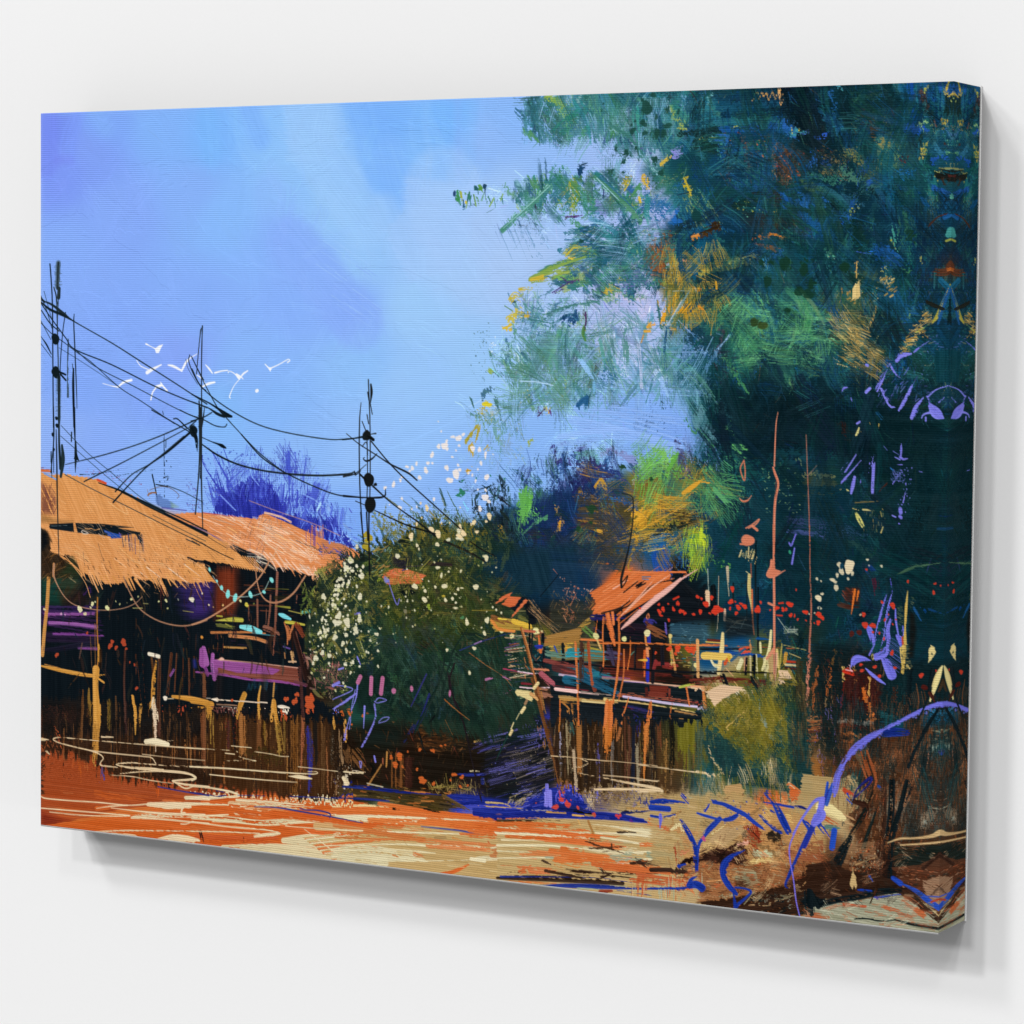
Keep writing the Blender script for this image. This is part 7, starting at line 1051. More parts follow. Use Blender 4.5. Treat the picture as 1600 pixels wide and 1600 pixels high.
for p,w,c,d in [([(0,1075),(310,1060)],26,'141E26',.05),([(300,1085),(640,1120),(1000,1150),(1600,1180)],20,'141A22',.08),([(490,920),(620,930),(1000,920),(1100,910)],14,'1A2228',.2),([(470,890),(700,885),(1000,890),(1200,900),(1600,905)],26,OR,.1),([(290,850),(490,860)],24,OR,.15),([(1420,905),(1620,905)],18,'D87A40',.2),([(1480,940),(1600,945)],14,'16202A',.1),([(1540,880),(1620,885)],10,'E0B040',.1),
                   ([(240,870),(245,1000),(260,1300),(268,1620)],26,OR,.1),([(360,880),(370,1040),(400,1280)],40,'9A4A2A',.25),([(300,900),(290,1240)],60,'4A2E24',.3),([(505,640),(500,820),(510,1000),(505,1110)],18,OR,.08),([(450,660),(430,820)],[14,24],OR,.1),([(445,850),(480,940)],20,'C8A060',.15),([(655,640),(660,900),(640,1200),(600,1460)],26,OR,.08),([(705,950),(700,1200),(650,1440)],18,'C46C3A',.12),([(765,830),(765,960),(740,1140)],18,OR,.12),([(520,640),(520,700)],12,OR,.1),
                   ([(560,1460),(550,1640)],[84,100],OR,.08),([(90,1430),(80,1640)],24,OR,.12),([(110,1450),(180,1520),(240,1640)],22,'B07438',.2),([(205,1470),(235,1640)],30,'8A5A30',.25),([(960,1450),(950,1560),(920,1640)],[30,50,60],OR,.1),([(750,1410),(710,1540),(680,1600)],[10,16,26],OR,.1),([(1165,1460),(1140,1620)],16,OR,.1),([(1300,1300),(1330,1480)],26,'C46A38',.1),([(1470,1330),(1490,1480)],[34,60],OR,.1),([(1240,1310),(1380,1275)],24,'A8B048',.2),([(1600,1210),(1480,1340)],18,'8A5A34',.15),([(1450,1440),(1520,1520)],8,'D8A878',.1)]: st(p,w,c,dry=d)
for x,y,r,c in [(435,818,32,'D4CC8C'),(707,846,26,'DCD894'),(928,790,34,'DED49C'),(1150,820,22,'D8C078'),(1395,1100,24,'DED08C')]: blob(x,y,r,c,wob=.18)
st([(1500,1000),(1620,1010)],66,'DCB858',cvar=.02); st([(1550,1060),(1570,1090),(1620,1100)],22,'E0D090')
motif('hut_roof'); RO='D2703C'
win(860,860,260)
poly([(380,400),(690,215),(1130,205),(1160,250),(1150,280),(1190,300),(1000,440),(800,560),(660,640),(720,540),(490,610),(400,600),(440,500)],RO,rough=12,ang=150,cvar=.035)
for i in range(80):
    x=UN(420,1120); y=UN(230,560)
    if y < 420-(x-380)*.55 or y > 640-(x-480)*.5: continue
    l=UN(60,220); st([(x,y),(x+l*.8,y-l*.5)],UN(5,18),['DA7C48','C46434','E08A58','CA6A3A'][IN(4)],a=.7,dry=.4)
for p,w in [([(690,215),(790,165)],14),([(700,200),(1000,205),(1295,200)],20),([(1000,215),(1290,212),(1280,240)],12),([(640,620),(700,570),(800,480),(980,390)],26),([(640,660),(760,540),(1000,430)],22),([(400,560),(470,490)],20),([(540,600),(580,780),(610,900)],[60,70,40]),([(590,590),(600,700)],40),([(660,700),(840,560)],10)]: st(p,w,RO,dry=.1)
for p,w in [([(640,560),(760,520),(980,330),(1160,280)],14),([(700,400),(840,290)],14),([(830,340),(900,300)],46),([(740,240),(730,290),(700,310)],12),([(490,600),(660,550),(760,480)],16),([(900,560),(1060,380),(1130,340)],22)]: st(p,w,'241C1C',dry=.28)
for p in [[(880,270),(940,275)],[(880,250),(960,250)]]: st(p,9,'2A6A94',dry=.2)
for p,w in [([(600,365),(740,280)],26),([(670,540),(860,370),(1030,280)],16),([(680,620),(860,430),(1000,270)],18),([(720,590),(960,360),(1150,225)],18),([(380,390),(415,355)],22)]: st(p,w,'E4A488',dry=.15,tip=(.6,.4))
st([(680,750),(780,660),(960,500),(1120,380),(1250,270)],[14,50,56,50,30],'DDA69A',dry=.12); st([(1000,440),(1230,290),(1410,178)],[20,24,6],'DDA69A',dry=.1)
for p,w in [([(1230,330),(1330,420),(1440,520)],16),([(1270,300),(1420,430)],26),([(1420,520),(1480,340)],12),([(1290,340),(1440,500)],20)]: st(p,w,'161C22',dry=.1)
win(900,640,260); st([(440,800),(530,830),(548,900),(540,1100),(500,1350),(440,1600)],[5,10,14,15,18,24],'1E2224'); 
win(860,860,260); st([(745,0),(715,120),(680,260),(680,350)],[18,22,28,24],'1E2224'); st([(690,300),(740,240),(720,300),(690,350)],12,'2A2422')
# little shed left of the hut
motif('small_shed')
win(640,840,260)
poly([(1090,560),(1160,600),(1230,820),(1160,840),(1120,700)],'121A20',rough=10); poly([(960,660),(1090,560),(1130,600),(1010,720)],'14202A',rough=8)
for i in range(60): st([(1130+UN(0,60),580+UN(0,120)),(1330+UN(-40,160),860+UN(0,120))],UN(3,8),['8A6A40','C89464','2A2A28','6A5030','1A2430'][IN(5)],a=.8,dry=.4)
st([(1140,590),(1290,760),(1420,940)],9,'C08A60',dry=.3); st([(1255,560),(1390,400),(1430,350)],7,'141E26'); st([(1380,300),(1420,350)],8,'B06A54',dry=.2)
poly([(825,630),(890,560),(990,520),(960,560),(840,630)],'D0683E',rough=6); poly([(880,640),(950,560),(1070,568),(1010,650),(960,665)],'D0683E',rough=8); poly([(965,770),(1110,585),(1140,600),(1010,740)],'CE6A40',rough=5)
poly([(760,790),(860,760),(1000,780),(1180,850),(1160,900),(980,880),(830,900)],'A8863A',rough=14,dry=.05)
for p,w,c,d in [([(790,790),(860,870),(1000,890)],40,'D0803A',.15),([(800,760),(980,830)],60,'7A4E2A',.3),([(1000,800),(1150,850)],60,'D0A838',.15),([(860,780),(920,790)],40,'D8BC44',.3),([(1060,760),(1130,790)],50,'5A5A2A',.35)]: st(p,w,c,dry=d)
poly([(1300,940),(1640,860),(1640,1010),(1280,1040)],'9A7038',rough=14,dry=.15,ang=170)
for i in range(80):
    x,y=UN(1080,1300),UN(880,1300); st([(x,y),(x+UN(-30,60),y+UN(-20,60))],UN(5,24),['A8663A','7A4430','4A5A50','C88A50','2A3A40','5A3A3A','3A6A6A'][IN(7)],a=.85,dry=.3)
for p,w,c,d in [([(1150,820),(1150,1150)],26,'141A20',.1),([(1180,920),(1160,1200)],20,'1A2026',.15),([(1280,930),(1280,1000)],40,'141A22',.2),([(1295,1060),(1285,1240)],30,'121A22',.1),([(1470,1020),(1480,1190)],34,'141E22',.1),([(1200,1190),(1600,1210)],22,'101820',.05),([(1240,940),(1260,1090)],[20,46],'C86A34',.1),([(1500,1030),(1505,1150)],30,'C88A44',.1),([(1590,1000),(1600,1240)],16,'C86A34',.1),([(1220,1040),(1260,1040)],50,'2A36A8',.1),([(1390,1040),(1420,1110)],16,'2A4AA8',.1),([(1500,1040),(1600,1030)],60,'D0A440',.3),([(1340,1100),(1480,1120)],110,'5A7A6A',.35),([(1530,1120),(1620,1120)],90,'2A8A98',.3),([(1300,1180),(1600,1230)],50,'7A3A34',.35),([(1100,890),(1200,900)],26,'B05A40',.15)]: st(p,w,c,dry=d)
for i in range(50):
    y=930+i*9; x=960+UN(-50,20)+max(0,i-30)*2; st([(x,y+UN(-20,20)),(x+UN(80,190),y+UN(-30,10))],UN(4,13),['D8A880','B86A44','C8C0A8','1A2A34','7A4A8A','2A3A6A','A84A34','E0C8A0'][IN(8)],a=.85,dry=.34)
for p,w,c,d in [([(900,1255),(1100,1290),(1200,1310)],18,'A03A5A',.2),([(1040,1280),(1180,1300),(1280,1290)],14,'E8D0D8',.1),([(1200,1260),(1330,1270)],34,'C07050',.3),([(1440,1310),(1600,1330)],16,'D0B0C8',.1),([(1270,1320),(1360,1400)],90,'9A4A54',.3),([(1060,1435),(1180,1445),(1340,1440)],20,'E8C8D0',.08),([(1080,1400),(1170,1410)],34,'7A2430',.3),([(1400,1450),(1600,1475)],[34,40],'E8BCB4',.05),([(1390,1420),(1600,1445)],12,'8A2A30',.2),([(1230,1480),(1340,1500)],110,'8A5A44',.4),([(1050,1490),(1180,1500)],70,'DCC88C',.05),([(1070,1530),(1110,1520)],40,'6A7A5A',.4),([(1450,1550),(1600,1560)],40,'BC8A48',.15),([(1500,1360),(1620,1380)],90,'1B5A74',.3)]: st(p,w,c,dry=d)
motif('leaning_post')
win(640,840,260)
st([(1070,860),(1110,1000),(1170,1230),(1240,1500),(1270,1640)],[26,36,40,44,50],'94582E',dry=.06); st([(1080,870),(1150,1100),(1210,1400)],12,'B87A44',dry=.25)
win(760,1060,260)
st([(440,0),(520,260),(600,560),(690,940)],[40,60,70,50],'6E4424',dry=.1); st([(500,100),(570,330)],10,'8A5E34',dry=.2); st([(520,90),(560,280)],14,'B8803A',dry=.15); st([(490,190),(640,640)],8,'3A2414',dry=.3)
st([(470,70),(400,190),(300,340),(220,500),(150,650),(90,780)],[24,26,26,22,20,14],'1A3A34',dry=.08)
for p,w in [([(495,40),(455,90)],34),([(365,275),(335,320)],34),([(245,495),(225,535)],30),([(315,330),(285,390)],8),([(260,420),(235,480)],12)]: st(p,w,'DCC48A',straight=True)
st([(400,180),(370,240)],30,'8A6A4A',dry=.1); st([(300,130),(420,190)],60,'DCC88C',dry=.1); st([(430,150),(480,190)],50,'C8945A',dry=.2)
# tall thin poles,salmon lines and red blossoms right of the hut
motif('tall_stake')
win(1080,820,260)
for p,w,c,d in [([(620,150),(615,560),(640,1160)],[16,20,14],'0E2028',.05),([(535,560),(530,900)],14,'14242A',.1),([(400,560),(400,780)],22,'14282E',.1),([(640,600),(640,1200)],18,'0F1E26',.05),([(570,370),(575,500)],12,'8A4A34',.1),([(555,480),(555,620),(575,760),(590,900)],[34,40,24,8],'C0AC6C',.12),([(580,620),(585,900),(600,1050)],[20,22,14],'C0643A',.12),([(525,445),(560,470)],8,'C8B880',.1),([(345,405),(350,520),(360,680)],[34,22,4],'B8A88A',.1),([(155,420),(165,640)],9,'A8B0A0',.1),([(262,490),(255,900),(245,1020)],9,'A8947A',.15),([(150,650),(160,760)],[60,40],'D0AE8A',.1),([(320,810),(320,910)],[24,30],'C8A488',.15),([(210,600),(210,820)],70,'0F1A20',.1),([(100,740),(130,590)],50,'101C24',.15),([(1420,760),(1560,800)],50,'4A2E24',.4),([(1490,650),(1560,740)],110,'6A3A30',.4)]: st(p,w,c,dry=d)
poly([(300,860),(600,850),(600,1060),(330,1090)],'1A242A',a=.85,soft=10,dry=.1,ang=10)
for i in range(40): st([(300+UN(0,200),870+UN(0,180)),(450+UN(0,160),860+UN(0,200))],UN(4,12),['2A3A3A','4A4A40','141C22','3A4A4E'][IN(4)],a=.7,dry=.4)
for i in range(16): st([(455+i*9,300+UN(-50,20)),(470+i*9,240+UN(-20,40))],UN(5,10),['B09A5A','C8B478','8A7A4A'][i % 3],dry=.2)
for p,w in [([(550,210),(545,310)],12),([(590,260),(560,350)],44),([(480,240),(460,300)],12),([(630,300),(605,380)],9)]: st(p,w,'C8B47C',dry=.2)
motif('jetty_clutter')
for p,w,c,d in [([(130,1140),(400,1160),(700,1170),(1040,1190)],20,'B8623A',.15),([(140,1120),(280,1130)],14,'D8B04A',.1),([(160,1100),(300,1110)],30,'6A2A20',.25),([(90,1190),(560,1190)],22,'141C24',.1),([(340,1220),(560,1240),(700,1260)],110,'1A4A90',.3),([(640,1100),(760,1110)],60,'16508A',.3),([(60,1110),(60,1280),(65,1450)],[30,34,40],'D09A60',.08),([(30,1180),(20,1220)],60,'C8502A',.2),([(300,1040),(290,1200),(260,1420)],[30,50,40],'D8C080',.06),([(120,1255),(360,1265)],76,'D8B458',.03),([(190,1300),(220,1350),(260,1360)],22,'E0D6A8',.05),([(480,1210),(540,1200)],70,'C8482A',.25),([(320,1330),(350,1290)],40,'D0582E',.1),([(360,1260),(370,1300)],40,'D0A83A',.1),([(480,1300),(450,1370)],50,'D8D0A0',.1),([(525,1280),(520,1400)],40,'C88A6A',.15),([(560,1100),(580,1230)],[24,30],'C88A54',.15),([(620,1250),(635,1470)],26,'C8C090',.15),([(565,1260),(570,1440)],22,'B8A878',.2),([(700,1280),(710,1470)],30,'B8B088',.25),([(600,1260),(590,1560)],44,'121A20',.1),([(530,1280),(520,1440)],26,'141C20',.15),([(765,1015),(745,1200),(680,1390)],[26,34,24],'DAD096',.04),([(735,1290),(720,1400)],50,'D0C48E',.1),([(660,1130),(665,1220)],24,'D0C690',.1),([(870,1140),(840,1400),(810,1600)],[14,22,24],'A8984A',.15),([(760,1240),(770,1480)],60,'A88A5A',.2),([(820,1200),(830,1360)],30,'C8AE6A',.2),([(730,1280),(790,1200)],44,'D08A6A',.1),([(910,1240),(900,1320)],50,'B88A3A',.15),([(920,1310),(1040,1320)],26,'B03A24',.15),([(900,1340),(1020,1350)],20,'E0C890',.1),([(900,1370),(1000,1380)],20,'4A2420',.2),([(880,1150),(1100,1200)],8,'A89A5A',.25),([(940,1230),(1060,1280)],9,'B8A060',.25),([(0,1410),(300,1405),(780,1420)],16,'12181E',.1),([(0,1500),(300,1480),(700,1510)],60,'6A2A20',.25),([(0,1545),(200,1560),(400,1580)],30,'D89A70',.2),([(0,1560),(140,1575)],18,'E8C8A0',.15),([(300,1450),(330,1530)],60,'101820',.1),([(570,1470),(600,1540)],50,'14181C',.15),([(130,1580),(240,1470),(380,1340)],16,'8A6038',.12),([(330,1370),(400,1450)],9,'C8986A',.1),([(420,1340),(470,1430)],12,'D8C898',.15),([(380,1300),(520,1180)],30,'2A5070',.4)]: st(p,w,c,dry=d)
poly([(840,1390),(960,1400),(960,1470),(840,1540),(830,1460)],'DAB894',rough=14,dry=.08); poly([(150,1600),(300,1530),(620,1580),(560,1640),(150,1640)],'DCC4A4',rough=8)
motif('salmon_line'); SA='CE7A5C'
win(1140,640,200)
st([(600,30),(578,160),(565,400),(555,700)],[4,16,18,22],SA,dry=.05); st([(540,720),(565,800),(595,880),(600,960),(570,1100),(555,1300),(550,1640)],[26,34,34,30,34,34,34],SA); st([(570,900),(575,1090)],9,'6A3A34',dry=.2); st([(952,310),(965,700),(985,1200),(1000,1640)],[6,11,14,18],'A86450',dry=.1)
st([(175,630),(130,730),(165,860),(185,870),(190,760),(175,630)],18,SA); st([(120,1105),(160,1140),(220,1130),(270,1070)],[12,24,22,4],SA); st([(200,1475),(280,1430),(365,1365),(320,1430),(230,1475)],18,SA); st([(280,1450),(340,1500)],36,SA)
win(1080,820,260)
blob(540,145,74,SA,ry=52,wob=.14); st([(470,180),(560,185)],20,SA)
st([(792,0),(792,400),(795,800),(795,1240)],[26,26,26,24],SA,dry=.04); st([(795,1240),(795,1640)],16,'B87060',dry=.12); st([(770,340),(765,400),(730,480),(790,490),(900,432)],[30,34,30,26,6],SA); poly([(720,490),(770,390),(800,420),(860,440),(800,490)],SA,rough=8); st([(740,750),(790,770)],24,SA)
st([(1135,0),(1140,500),(1150,800),(1135,1150),(1115,1640)],[11,14,18,20,22],'B06A54',dry=.06)
win(1240,1040,280); st([(125,0),(115,240),(100,560)],[18,16,5],'C07A64',dry=.1)
win(1000,1020,260); st([(1310,0),(1300,240),(1285,520)],[18,12,5],'C89078',dry=.1); st([(1600,330),(1580,760)],20,'C07A64',dry=.2)
motif('red_blossom'); RE='CC3A26'
win(860,860,260)
for x,y,r,s in [(1045,585,22,1),(1080,560,18,1.6),(1060,620,20,.6),(1180,560,14,1.8),(1222,505,18,1.4),(1255,580,26,.9),(1290,600,14,1.4),(1375,610,12,.9),(1440,585,18,1.2),(1410,440,16,1),(1490,510,26,.9),(1545,450,18,1.2),(1590,570,44,.9),(1040,515,16,.8),(1130,510,10,1),(858,552,12,1),(1135,665,14,1.2),(1450,460,14,1),(1530,600,14,.8)]: blob(x,y,r,RE,ry=r*s,wob=.4)
st([(1180,465),(1230,440)],20,RE); blob(935,630,18,'D0744A',ry=30); blob(935,632,8,'141C24',ry=16)
win(1080,820,260)
for x,y,r,s in [(392,612,20,1.5),(378,735,26,1),(240,815,44,1),(290,815,26,.7),(140,760,30,.9),(195,695,16,1.2),(60,690,18,.8),(85,830,18,1.2),(450,790,28,.8),(510,780,28,.8),(430,845,18,1),(475,755,16,.9),(635,810,34,1),(665,740,14,1),(820,795,22,1),(945,760,32,.9),(880,810,20,1),(910,808,14,1.2),(953,865,20,1),(990,870,10,1.5),(1020,905,12,.9),(1095,835,26,.9),(1225,860,34,.8),(1255,890,24,.8),(1218,935,24,.9),(1100,915,9,1),(1180,940,8,1),(1315,1295,18,1),(20,855,16,.8),(1005,620,9,1.2),(370,800,12,1.4),(420,735,10,1),(755,815,10,.8)]: blob(x,y,r,RE,ry=r*s,wob=.38)
st([(840,750),(880,745)],18,RE); st([(820,865),(870,868)],16,RE)
motif('cream_blossom')
for x,y,r,s in [(1515,395,56,1.05),(1440,440,26,1.4),(1355,525,30,.5),(1380,545,18,.8),(1390,600,22,1.5),(1220,700,30,1.1),(1255,660,16,.9),(1205,515,14,1),(1245,537,9,1),(1505,515,14,.9),(1230,795,20,.8),(1420,380,22,1.3),(1130,852,8,1),(1183,843,8,1),(1545,460,14,2),(1400,480,14,1.8)]: blob(x,y,r,'DCCCA8' if r > 26 else 'CBBE9E',ry=r*s,wob=.3)
blob(1442,392,20,'14445A',ry=26); blob(1230,795,10,'1A3A44')
for i in range(30): st([(870+UN(0,150),970+UN(0,80)),(880+UN(0,150),990+UN(0,80))],UN(4,8),['8A9A84','6A7A6A','A8A890'][i % 3],a=.8,dry=.3)
st([(830,890),(930,1030)],8,'9AA090',dry=.2); st([(930,1000),(1020,1000)],8,'8A9488',dry=.2)
st([(940,170),(960,190),(1000,90)],22,'6A68C8',dry=.2); st([(990,220),(965,370)],[16,22],'6A68C8',dry=.05); blob(945,258,14,'2F8A6A',ry=20)
for p,w in [([(1555,620),(1560,740),(1535,850)],[34,30,8]),([(1595,650),(1590,700)],26)]: st(p,w,'D0682E',dry=.15)
motif('ripple_line')
smear([(64,1098),(548,1108),(552,1262),(64,1215)],30,9,ang=90,spread=3)
smear([(858,1105),(1110,1125),(1100,1262),(872,1252)],30,9,ang=90,spread=3)
RI='DCC29A'
win(60,1080,260)
for p,w in [([(1600,550),(1250,525),(700,480),(350,450),(200,440),(145,455),(190,485),(330,525),(500,565),(590,600),(625,640),(600,680),(610,708),(760,725)],[14,14,12,13,12,14,14,13,14,14,13,13,16,12]),([(500,565),(700,590),(1000,620),(1090,635),(1130,690)],[10,12,11,11,10]),([(1000,600),(1300,635),(1600,660)],[8,6,4]),([(1640,725),(1300,715),(1000,690),(850,685),(750,700),(900,730),(1100,745),(1200,760)],[16,15,18,20,16,26,34,30]),([(790,785),(1000,765),(1200,755)],[10,18,30]),([(1200,760),(1380,775),(1480,800),(1515,830),(1440,845),(1290,858),(1400,890),(1640,915)],[24,26,20,16,22,18,24,22]),([(1310,870),(1410,925),(1490,910)],[10,22,10]),([(690,800),(900,815),(1100,855),(1300,880)],[5,9,10,9]),([(25,455),(100,465)],[34,16]),([(70,570),(115,605),(80,565)],12),([(610,432),(720,436)],[20,12])]: st(p,w,RI,dry=.06,cvar=.04)
st([(1035,480),(1130,478),(1245,505)],[50,66,46],'E0D0AC',dry=.05); st([(1200,470),(1300,470)],8,RI,dry=.3)
for p,w in [([(25,1005),(80,1025),(300,1045),(600,1065),(860,1090),(1050,1080)],[12,14,13,13,11,14]),([(560,1120),(700,1100),(860,1090)],[4,12,14]),([(700,1115),(900,1140),(1200,1170),(1600,1185)],[8,12,26,26]),([(25,1118),(300,1140),(600,1165),(880,1190),(700,1195),(400,1185),(110,1155)],[12,13,12,14,11,11,10]),([(1640,1075),(1300,1080),(1060,1078)],[20,46,36]),([(1050,1085),(1250,1110),(1460,1105)],[30,40,34]),([(1390,1110),(1375,1160),(1410,1165)],20),([(895,1205),(1000,1195),(1300,1190),(1640,1195)],[30,46,40,40]),([(895,1210),(1200,1225),(1450,1250),(1640,1265)],[20,18,16,14]),([(1370,1270),(1420,1270),(1490,1245)],12),([(1460,1025),(1640,1030)],[14,34]),([(540,1345),(800,1335),(1100,1335),(1640,1342)],[10,18,14,12]),([(640,1355),(850,1370),(930,1380),(955,1395)],[14,14,13,8]),([(1150,1410),(1300,1395),(1400,1400),(1540,1425)],[10,60,60,26]),([(1270,1430),(1500,1450)],[60,40])]: st(p,w,'DEC6A0',dry=.1,cvar=.04)
st([(1150,912),(1350,950),(1640,1000)],[12,14,12],'34307C',dry=.15)
win(300,1080,260)
for p,w in [([(-20,540),(150,550),(380,565),(440,580),(425,605),(500,640),(620,665),(450,660),(330,662)],[13,12,16,18,16,18,16,13,20]),([(320,590),(410,600)],10),([(380,522),(570,540)],12),([(600,575),(740,595),(860,620),(930,622)],8),([(-20,720),(300,735),(700,765),(1000,785),(1180,790),(1200,770),(1100,765)],[15,16,16,15,12,10,8]),([(170,795),(500,830),(800,855),(1010,870)],[10,11,10,7]),([(930,810),(1040,820),(1150,835)],[6,40,14]),([(0,800),(35,830),(0,850)],20),([(1020,720),(1200,740),(1400,765)],7),([(1460,765),(1640,775)],[24,30]),([(-20,905),(150,920),(300,945),(400,970),(450,1000),(360,1010)],[16,18,20,22,26,24]),([(1460,830),(1490,880)],[50,60]),([(0,1080),(350,1085)],18),([(0,1195),(200,1190),(350,1180)],[12,22,12]),([(0,1250),(300,1290),(500,1310),(700,1325),(840,1355),(800,1375),(600,1395)],[14,14,16,16,16,20,14]),([(0,1340),(300,1345),(650,1362)],[13,14,12]),([(900,1290),(1300,1320),(1640,1335)],[8,12,14]),([(1360,1370),(1400,1350),(1430,1365),(1370,1375)],9),([(1080,1320),(1290,1480),(1400,1560)],[6,12,8]),([(1290,1480),(1640,1470)],[14,12])]: st(p,w,'DECAA2',dry=.08,cvar=.04)
for p,w in [([(-20,965),(130,985),(260,1010)],13),([(230,950),(310,965)],9),([(260,1005),(330,998)],16),([(940,1008),(1200,1015),(1330,1030)],[14,12,8]),([(1340,1020),(1640,1028)],14),([(600,1105),(780,1110),(900,1125),(1100,1160),(1330,1200),(1640,1260)],[8,12,16,16,14,8]),([(1035,1120),(1090,1135),(1200,1140),(1300,1160),(1330,1180),(1325,1215)],[9,12,14,16,14,8]),([(1450,910),(1640,918)],[24,30]),([(440,995),(700,1000)],6)]: st(p,w,'22307E',dry=.12)
win(760,1060,260)
for p,w in [([(620,740),(760,750),(1000,775),(1300,800),(1640,835)],[14,14,11,9,8]),([(760,750),(900,770),(975,805),(920,840),(820,865),(900,905),(1100,945),(1300,985),(1500,1025),(1640,1055)],[8,16,16,18,16,14,14,22,28,24]),([(1120,925),(1400,950),(1640,985)],10),([(1040,1062),(1300,1060),(1640,1070)],[20,30,26])]: st(p,w,'DABE94',dry=.08,cvar=.04)
win(1000,1020,260)
for p,w in [([(-20,1070),(250,1105),(520,1140),(560,1140),(760,1180)],[10,11,14,30,14]),([(-20,1220),(180,1225)],8),([(-20,1265),(100,1285),(205,1315),(100,1325),(-20,1330)],[20,30,24,24,20])]: st(p,w,'DCC29A',dry=.1,cvar=.04)
# --- right half of the shore
motif('muddy_bank')
win(780,1220,280)
poly([(-20,340),(600,330),(1100,350),(1500,420),(1640,480),(1640,1240),(1000,1010),(-20,900)],'BCA06C',a=.97,rough=6)
for i in range(110):
    x,y=UN(-40,1560),UN(400,1000); st([(x,y),(x+UN(80,300),y+UN(4,24))],UN(4,24),['C8AE78','A88E5E','B09466','9AA080','B4A87C','C8683A'][IN(6)],a=.55,dry=.48)
for p,w,c,d in [([(-20,375),(300,380),(640,400)],[60,60,40],'CA642C',.12),([(-20,350),(300,350),(600,360)],20,'3A2A1A',.42),([(-20,440),(300,450),(600,470),(790,480)],[70,80,86,70],'DACDA8',.06),([(60,490),(400,510),(700,530),(860,570)],[30,46,60,30],'CA6028',.14),([(20,520),(400,525),(700,550)],[20,13,10],'DCCDA4',.1),([(-20,570),(300,570),(500,575),(740,600)],[24,24,22,16],'DCD0A8',.08),([(560,600),(740,620)],50,'CE682E',.25),([(-20,620),(300,630),(700,655),(1000,680),(1360,695)],[18,14,14,16,20],'DCD0A8',.08),([(-20,685),(300,680),(700,690),(1100,700),(1350,695)],[12,14,13,14,18],'DCD0A8',.08),([(830,380),(1000,400),(1300,440),(1540,480)],[12,14,60,40],'D8CAA2',.1),([(860,460),(1200,480),(1450,510)],[16,40,50],'DACCA6',.12),([(860,490),(1100,530),(1360,575)],[10,24,20],'DACCA6',.14),([(760,590),(1000,610),(1260,630)],[40,100,70],'D8CAA2',.1),([(1100,640),(1500,615)],[20,14],'DACCA4',.15),([(1540,500),(1640,510)],26,'DECFA6',.1),([(870,410),(1080,420)],60,'B08A54',.42),([(1060,450),(1230,455)],34,'3A2A1E',.44),([(820,530),(950,540)],60,'6A4426',.44),([(640,380),(720,360)],50,'B08650',.3),([(700,340),(720,390)],12,'D8A860',.2),([(800,360),(850,480)],40,'9A6A34',.42),([(560,660),(780,660)],30,'C8662E',.25),([(420,670),(520,680)],40,'9AA084',.42),([(390,720),(450,750)],50,'4A3426',.3),([(200,800),(260,770)],80,'CC5A2A',.32),([(500,720),(700,780),(760,720)],110,'C87A3A',.46),([(900,740),(960,820)],90,'9AA084',.45),([(1000,740),(1200,730)],50,'C65A2A',.36),([(1060,740),(1170,750)],40,'E0C0A4',.12),([(1200,720),(1280,720)],26,'3A241C',.15),([(1130,680),(1180,680)],12,'C86A7A',.2),([(20,820),(200,800),(400,815),(800,840)],[20,36,30,14],'3A261C',.3),([(180,815),(380,820)],16,'C0703A',.3),([(-20,860),(150,860),(500,870),(900,890),(1100,910)],[26,50,60,60,40],'36241A',.08),([(900,850),(1050,850),(1200,870)],[20,40,20],'3A261C',.15),([(1010,750),(1080,800),(1270,800),(1640,800)],[10,60,60,46],'3A241A',.12),([(10,850),(300,850),(600,852),(900,860),(1180,900)],[20,14,12,10,8],'1F3290',.08),([(80,890),(300,910),(560,920)],[20,36,20],'C8703A',.35),([(360,930),(600,930),(900,940),(1200,955),(1640,960)],[10,40,44,20,20],'1C3296',.05),([(1050,970),(1380,1020)],9,'24388A',.2),([(900,985),(1000,985)],40,'8A3420',.15),([(700,960),(900,970)],30,'9AA084',.4),([(1000,1000),(1100,1010)],26,'B87A54',.3),([(1480,640),(1500,780)],60,'8E9A80',.45),([(1440,860),(1460,1040)],90,'A0A488',.42),([(1270,880),(1260,1020)],110,'B4552E',.45),([(1520,860),(1500,1060)],60,'B04A2C',.45),([(1590,560),(1600,800)],70,'A03A24',.42),([(1270,560),(1380,560)],60,'C86A34',.4),([(1400,560),(1500,560)],60,'9AA486',.42),([(1450,520),(1520,525)],14,'3A2A24',.2),([(1500,640),(1530,780)],8,'6A3A24',.2),([(1340,350),(1400,370)],60,'C86A34',.3)]: st(p,w,c,dry=d,a=.95)
for i in range(60):
    x=UN(1180,1640); y=UN(840,960); st([(x,y),(x+NO(0,5),y+UN(60,180))],UN(4,14),['B4502C','A8A88C','C87A50','7A3420','D8B488','8AA088'][IN(6)],a=.7,dry=.46)
st([(1430,300),(1440,340),(1436,420)],[14,34,6],'6A68D0')
poly([(1540,440),(1600,400),(1640,440),(1640,470)],'C8602E',rough=10)
win(0,0)
for x,y,l,w_,c in [(800,1292,200,8,'CA6028'),(880,1312,120,9,'CC6630'),(830,1330,160,6,'C87844'),(900,1338,130,14,'CA6830'),(960,1352,100,12,'C2602E'),(1000,1370,90,10,'B4542C'),(820,1356,90,8,'C87040'),(930,1322,70,5,'4A2E1E'),(990,1345,70,6,'3A241A'),(890,1362,120,6,'3A2419'),(1030,1335,50,9,'8E9A80'),(970,1335,50,7,'9AA084'),(1060,1300,60,7,'B8562E')]:
    for k in range(6): st([(x+NO(0,l*.2),y+NO(0,4)),(x+l*UN(.3,.9),y+l*.06+NO(0,4))],w_*UN(.4,1.1),c,dry=.38,a=.9)
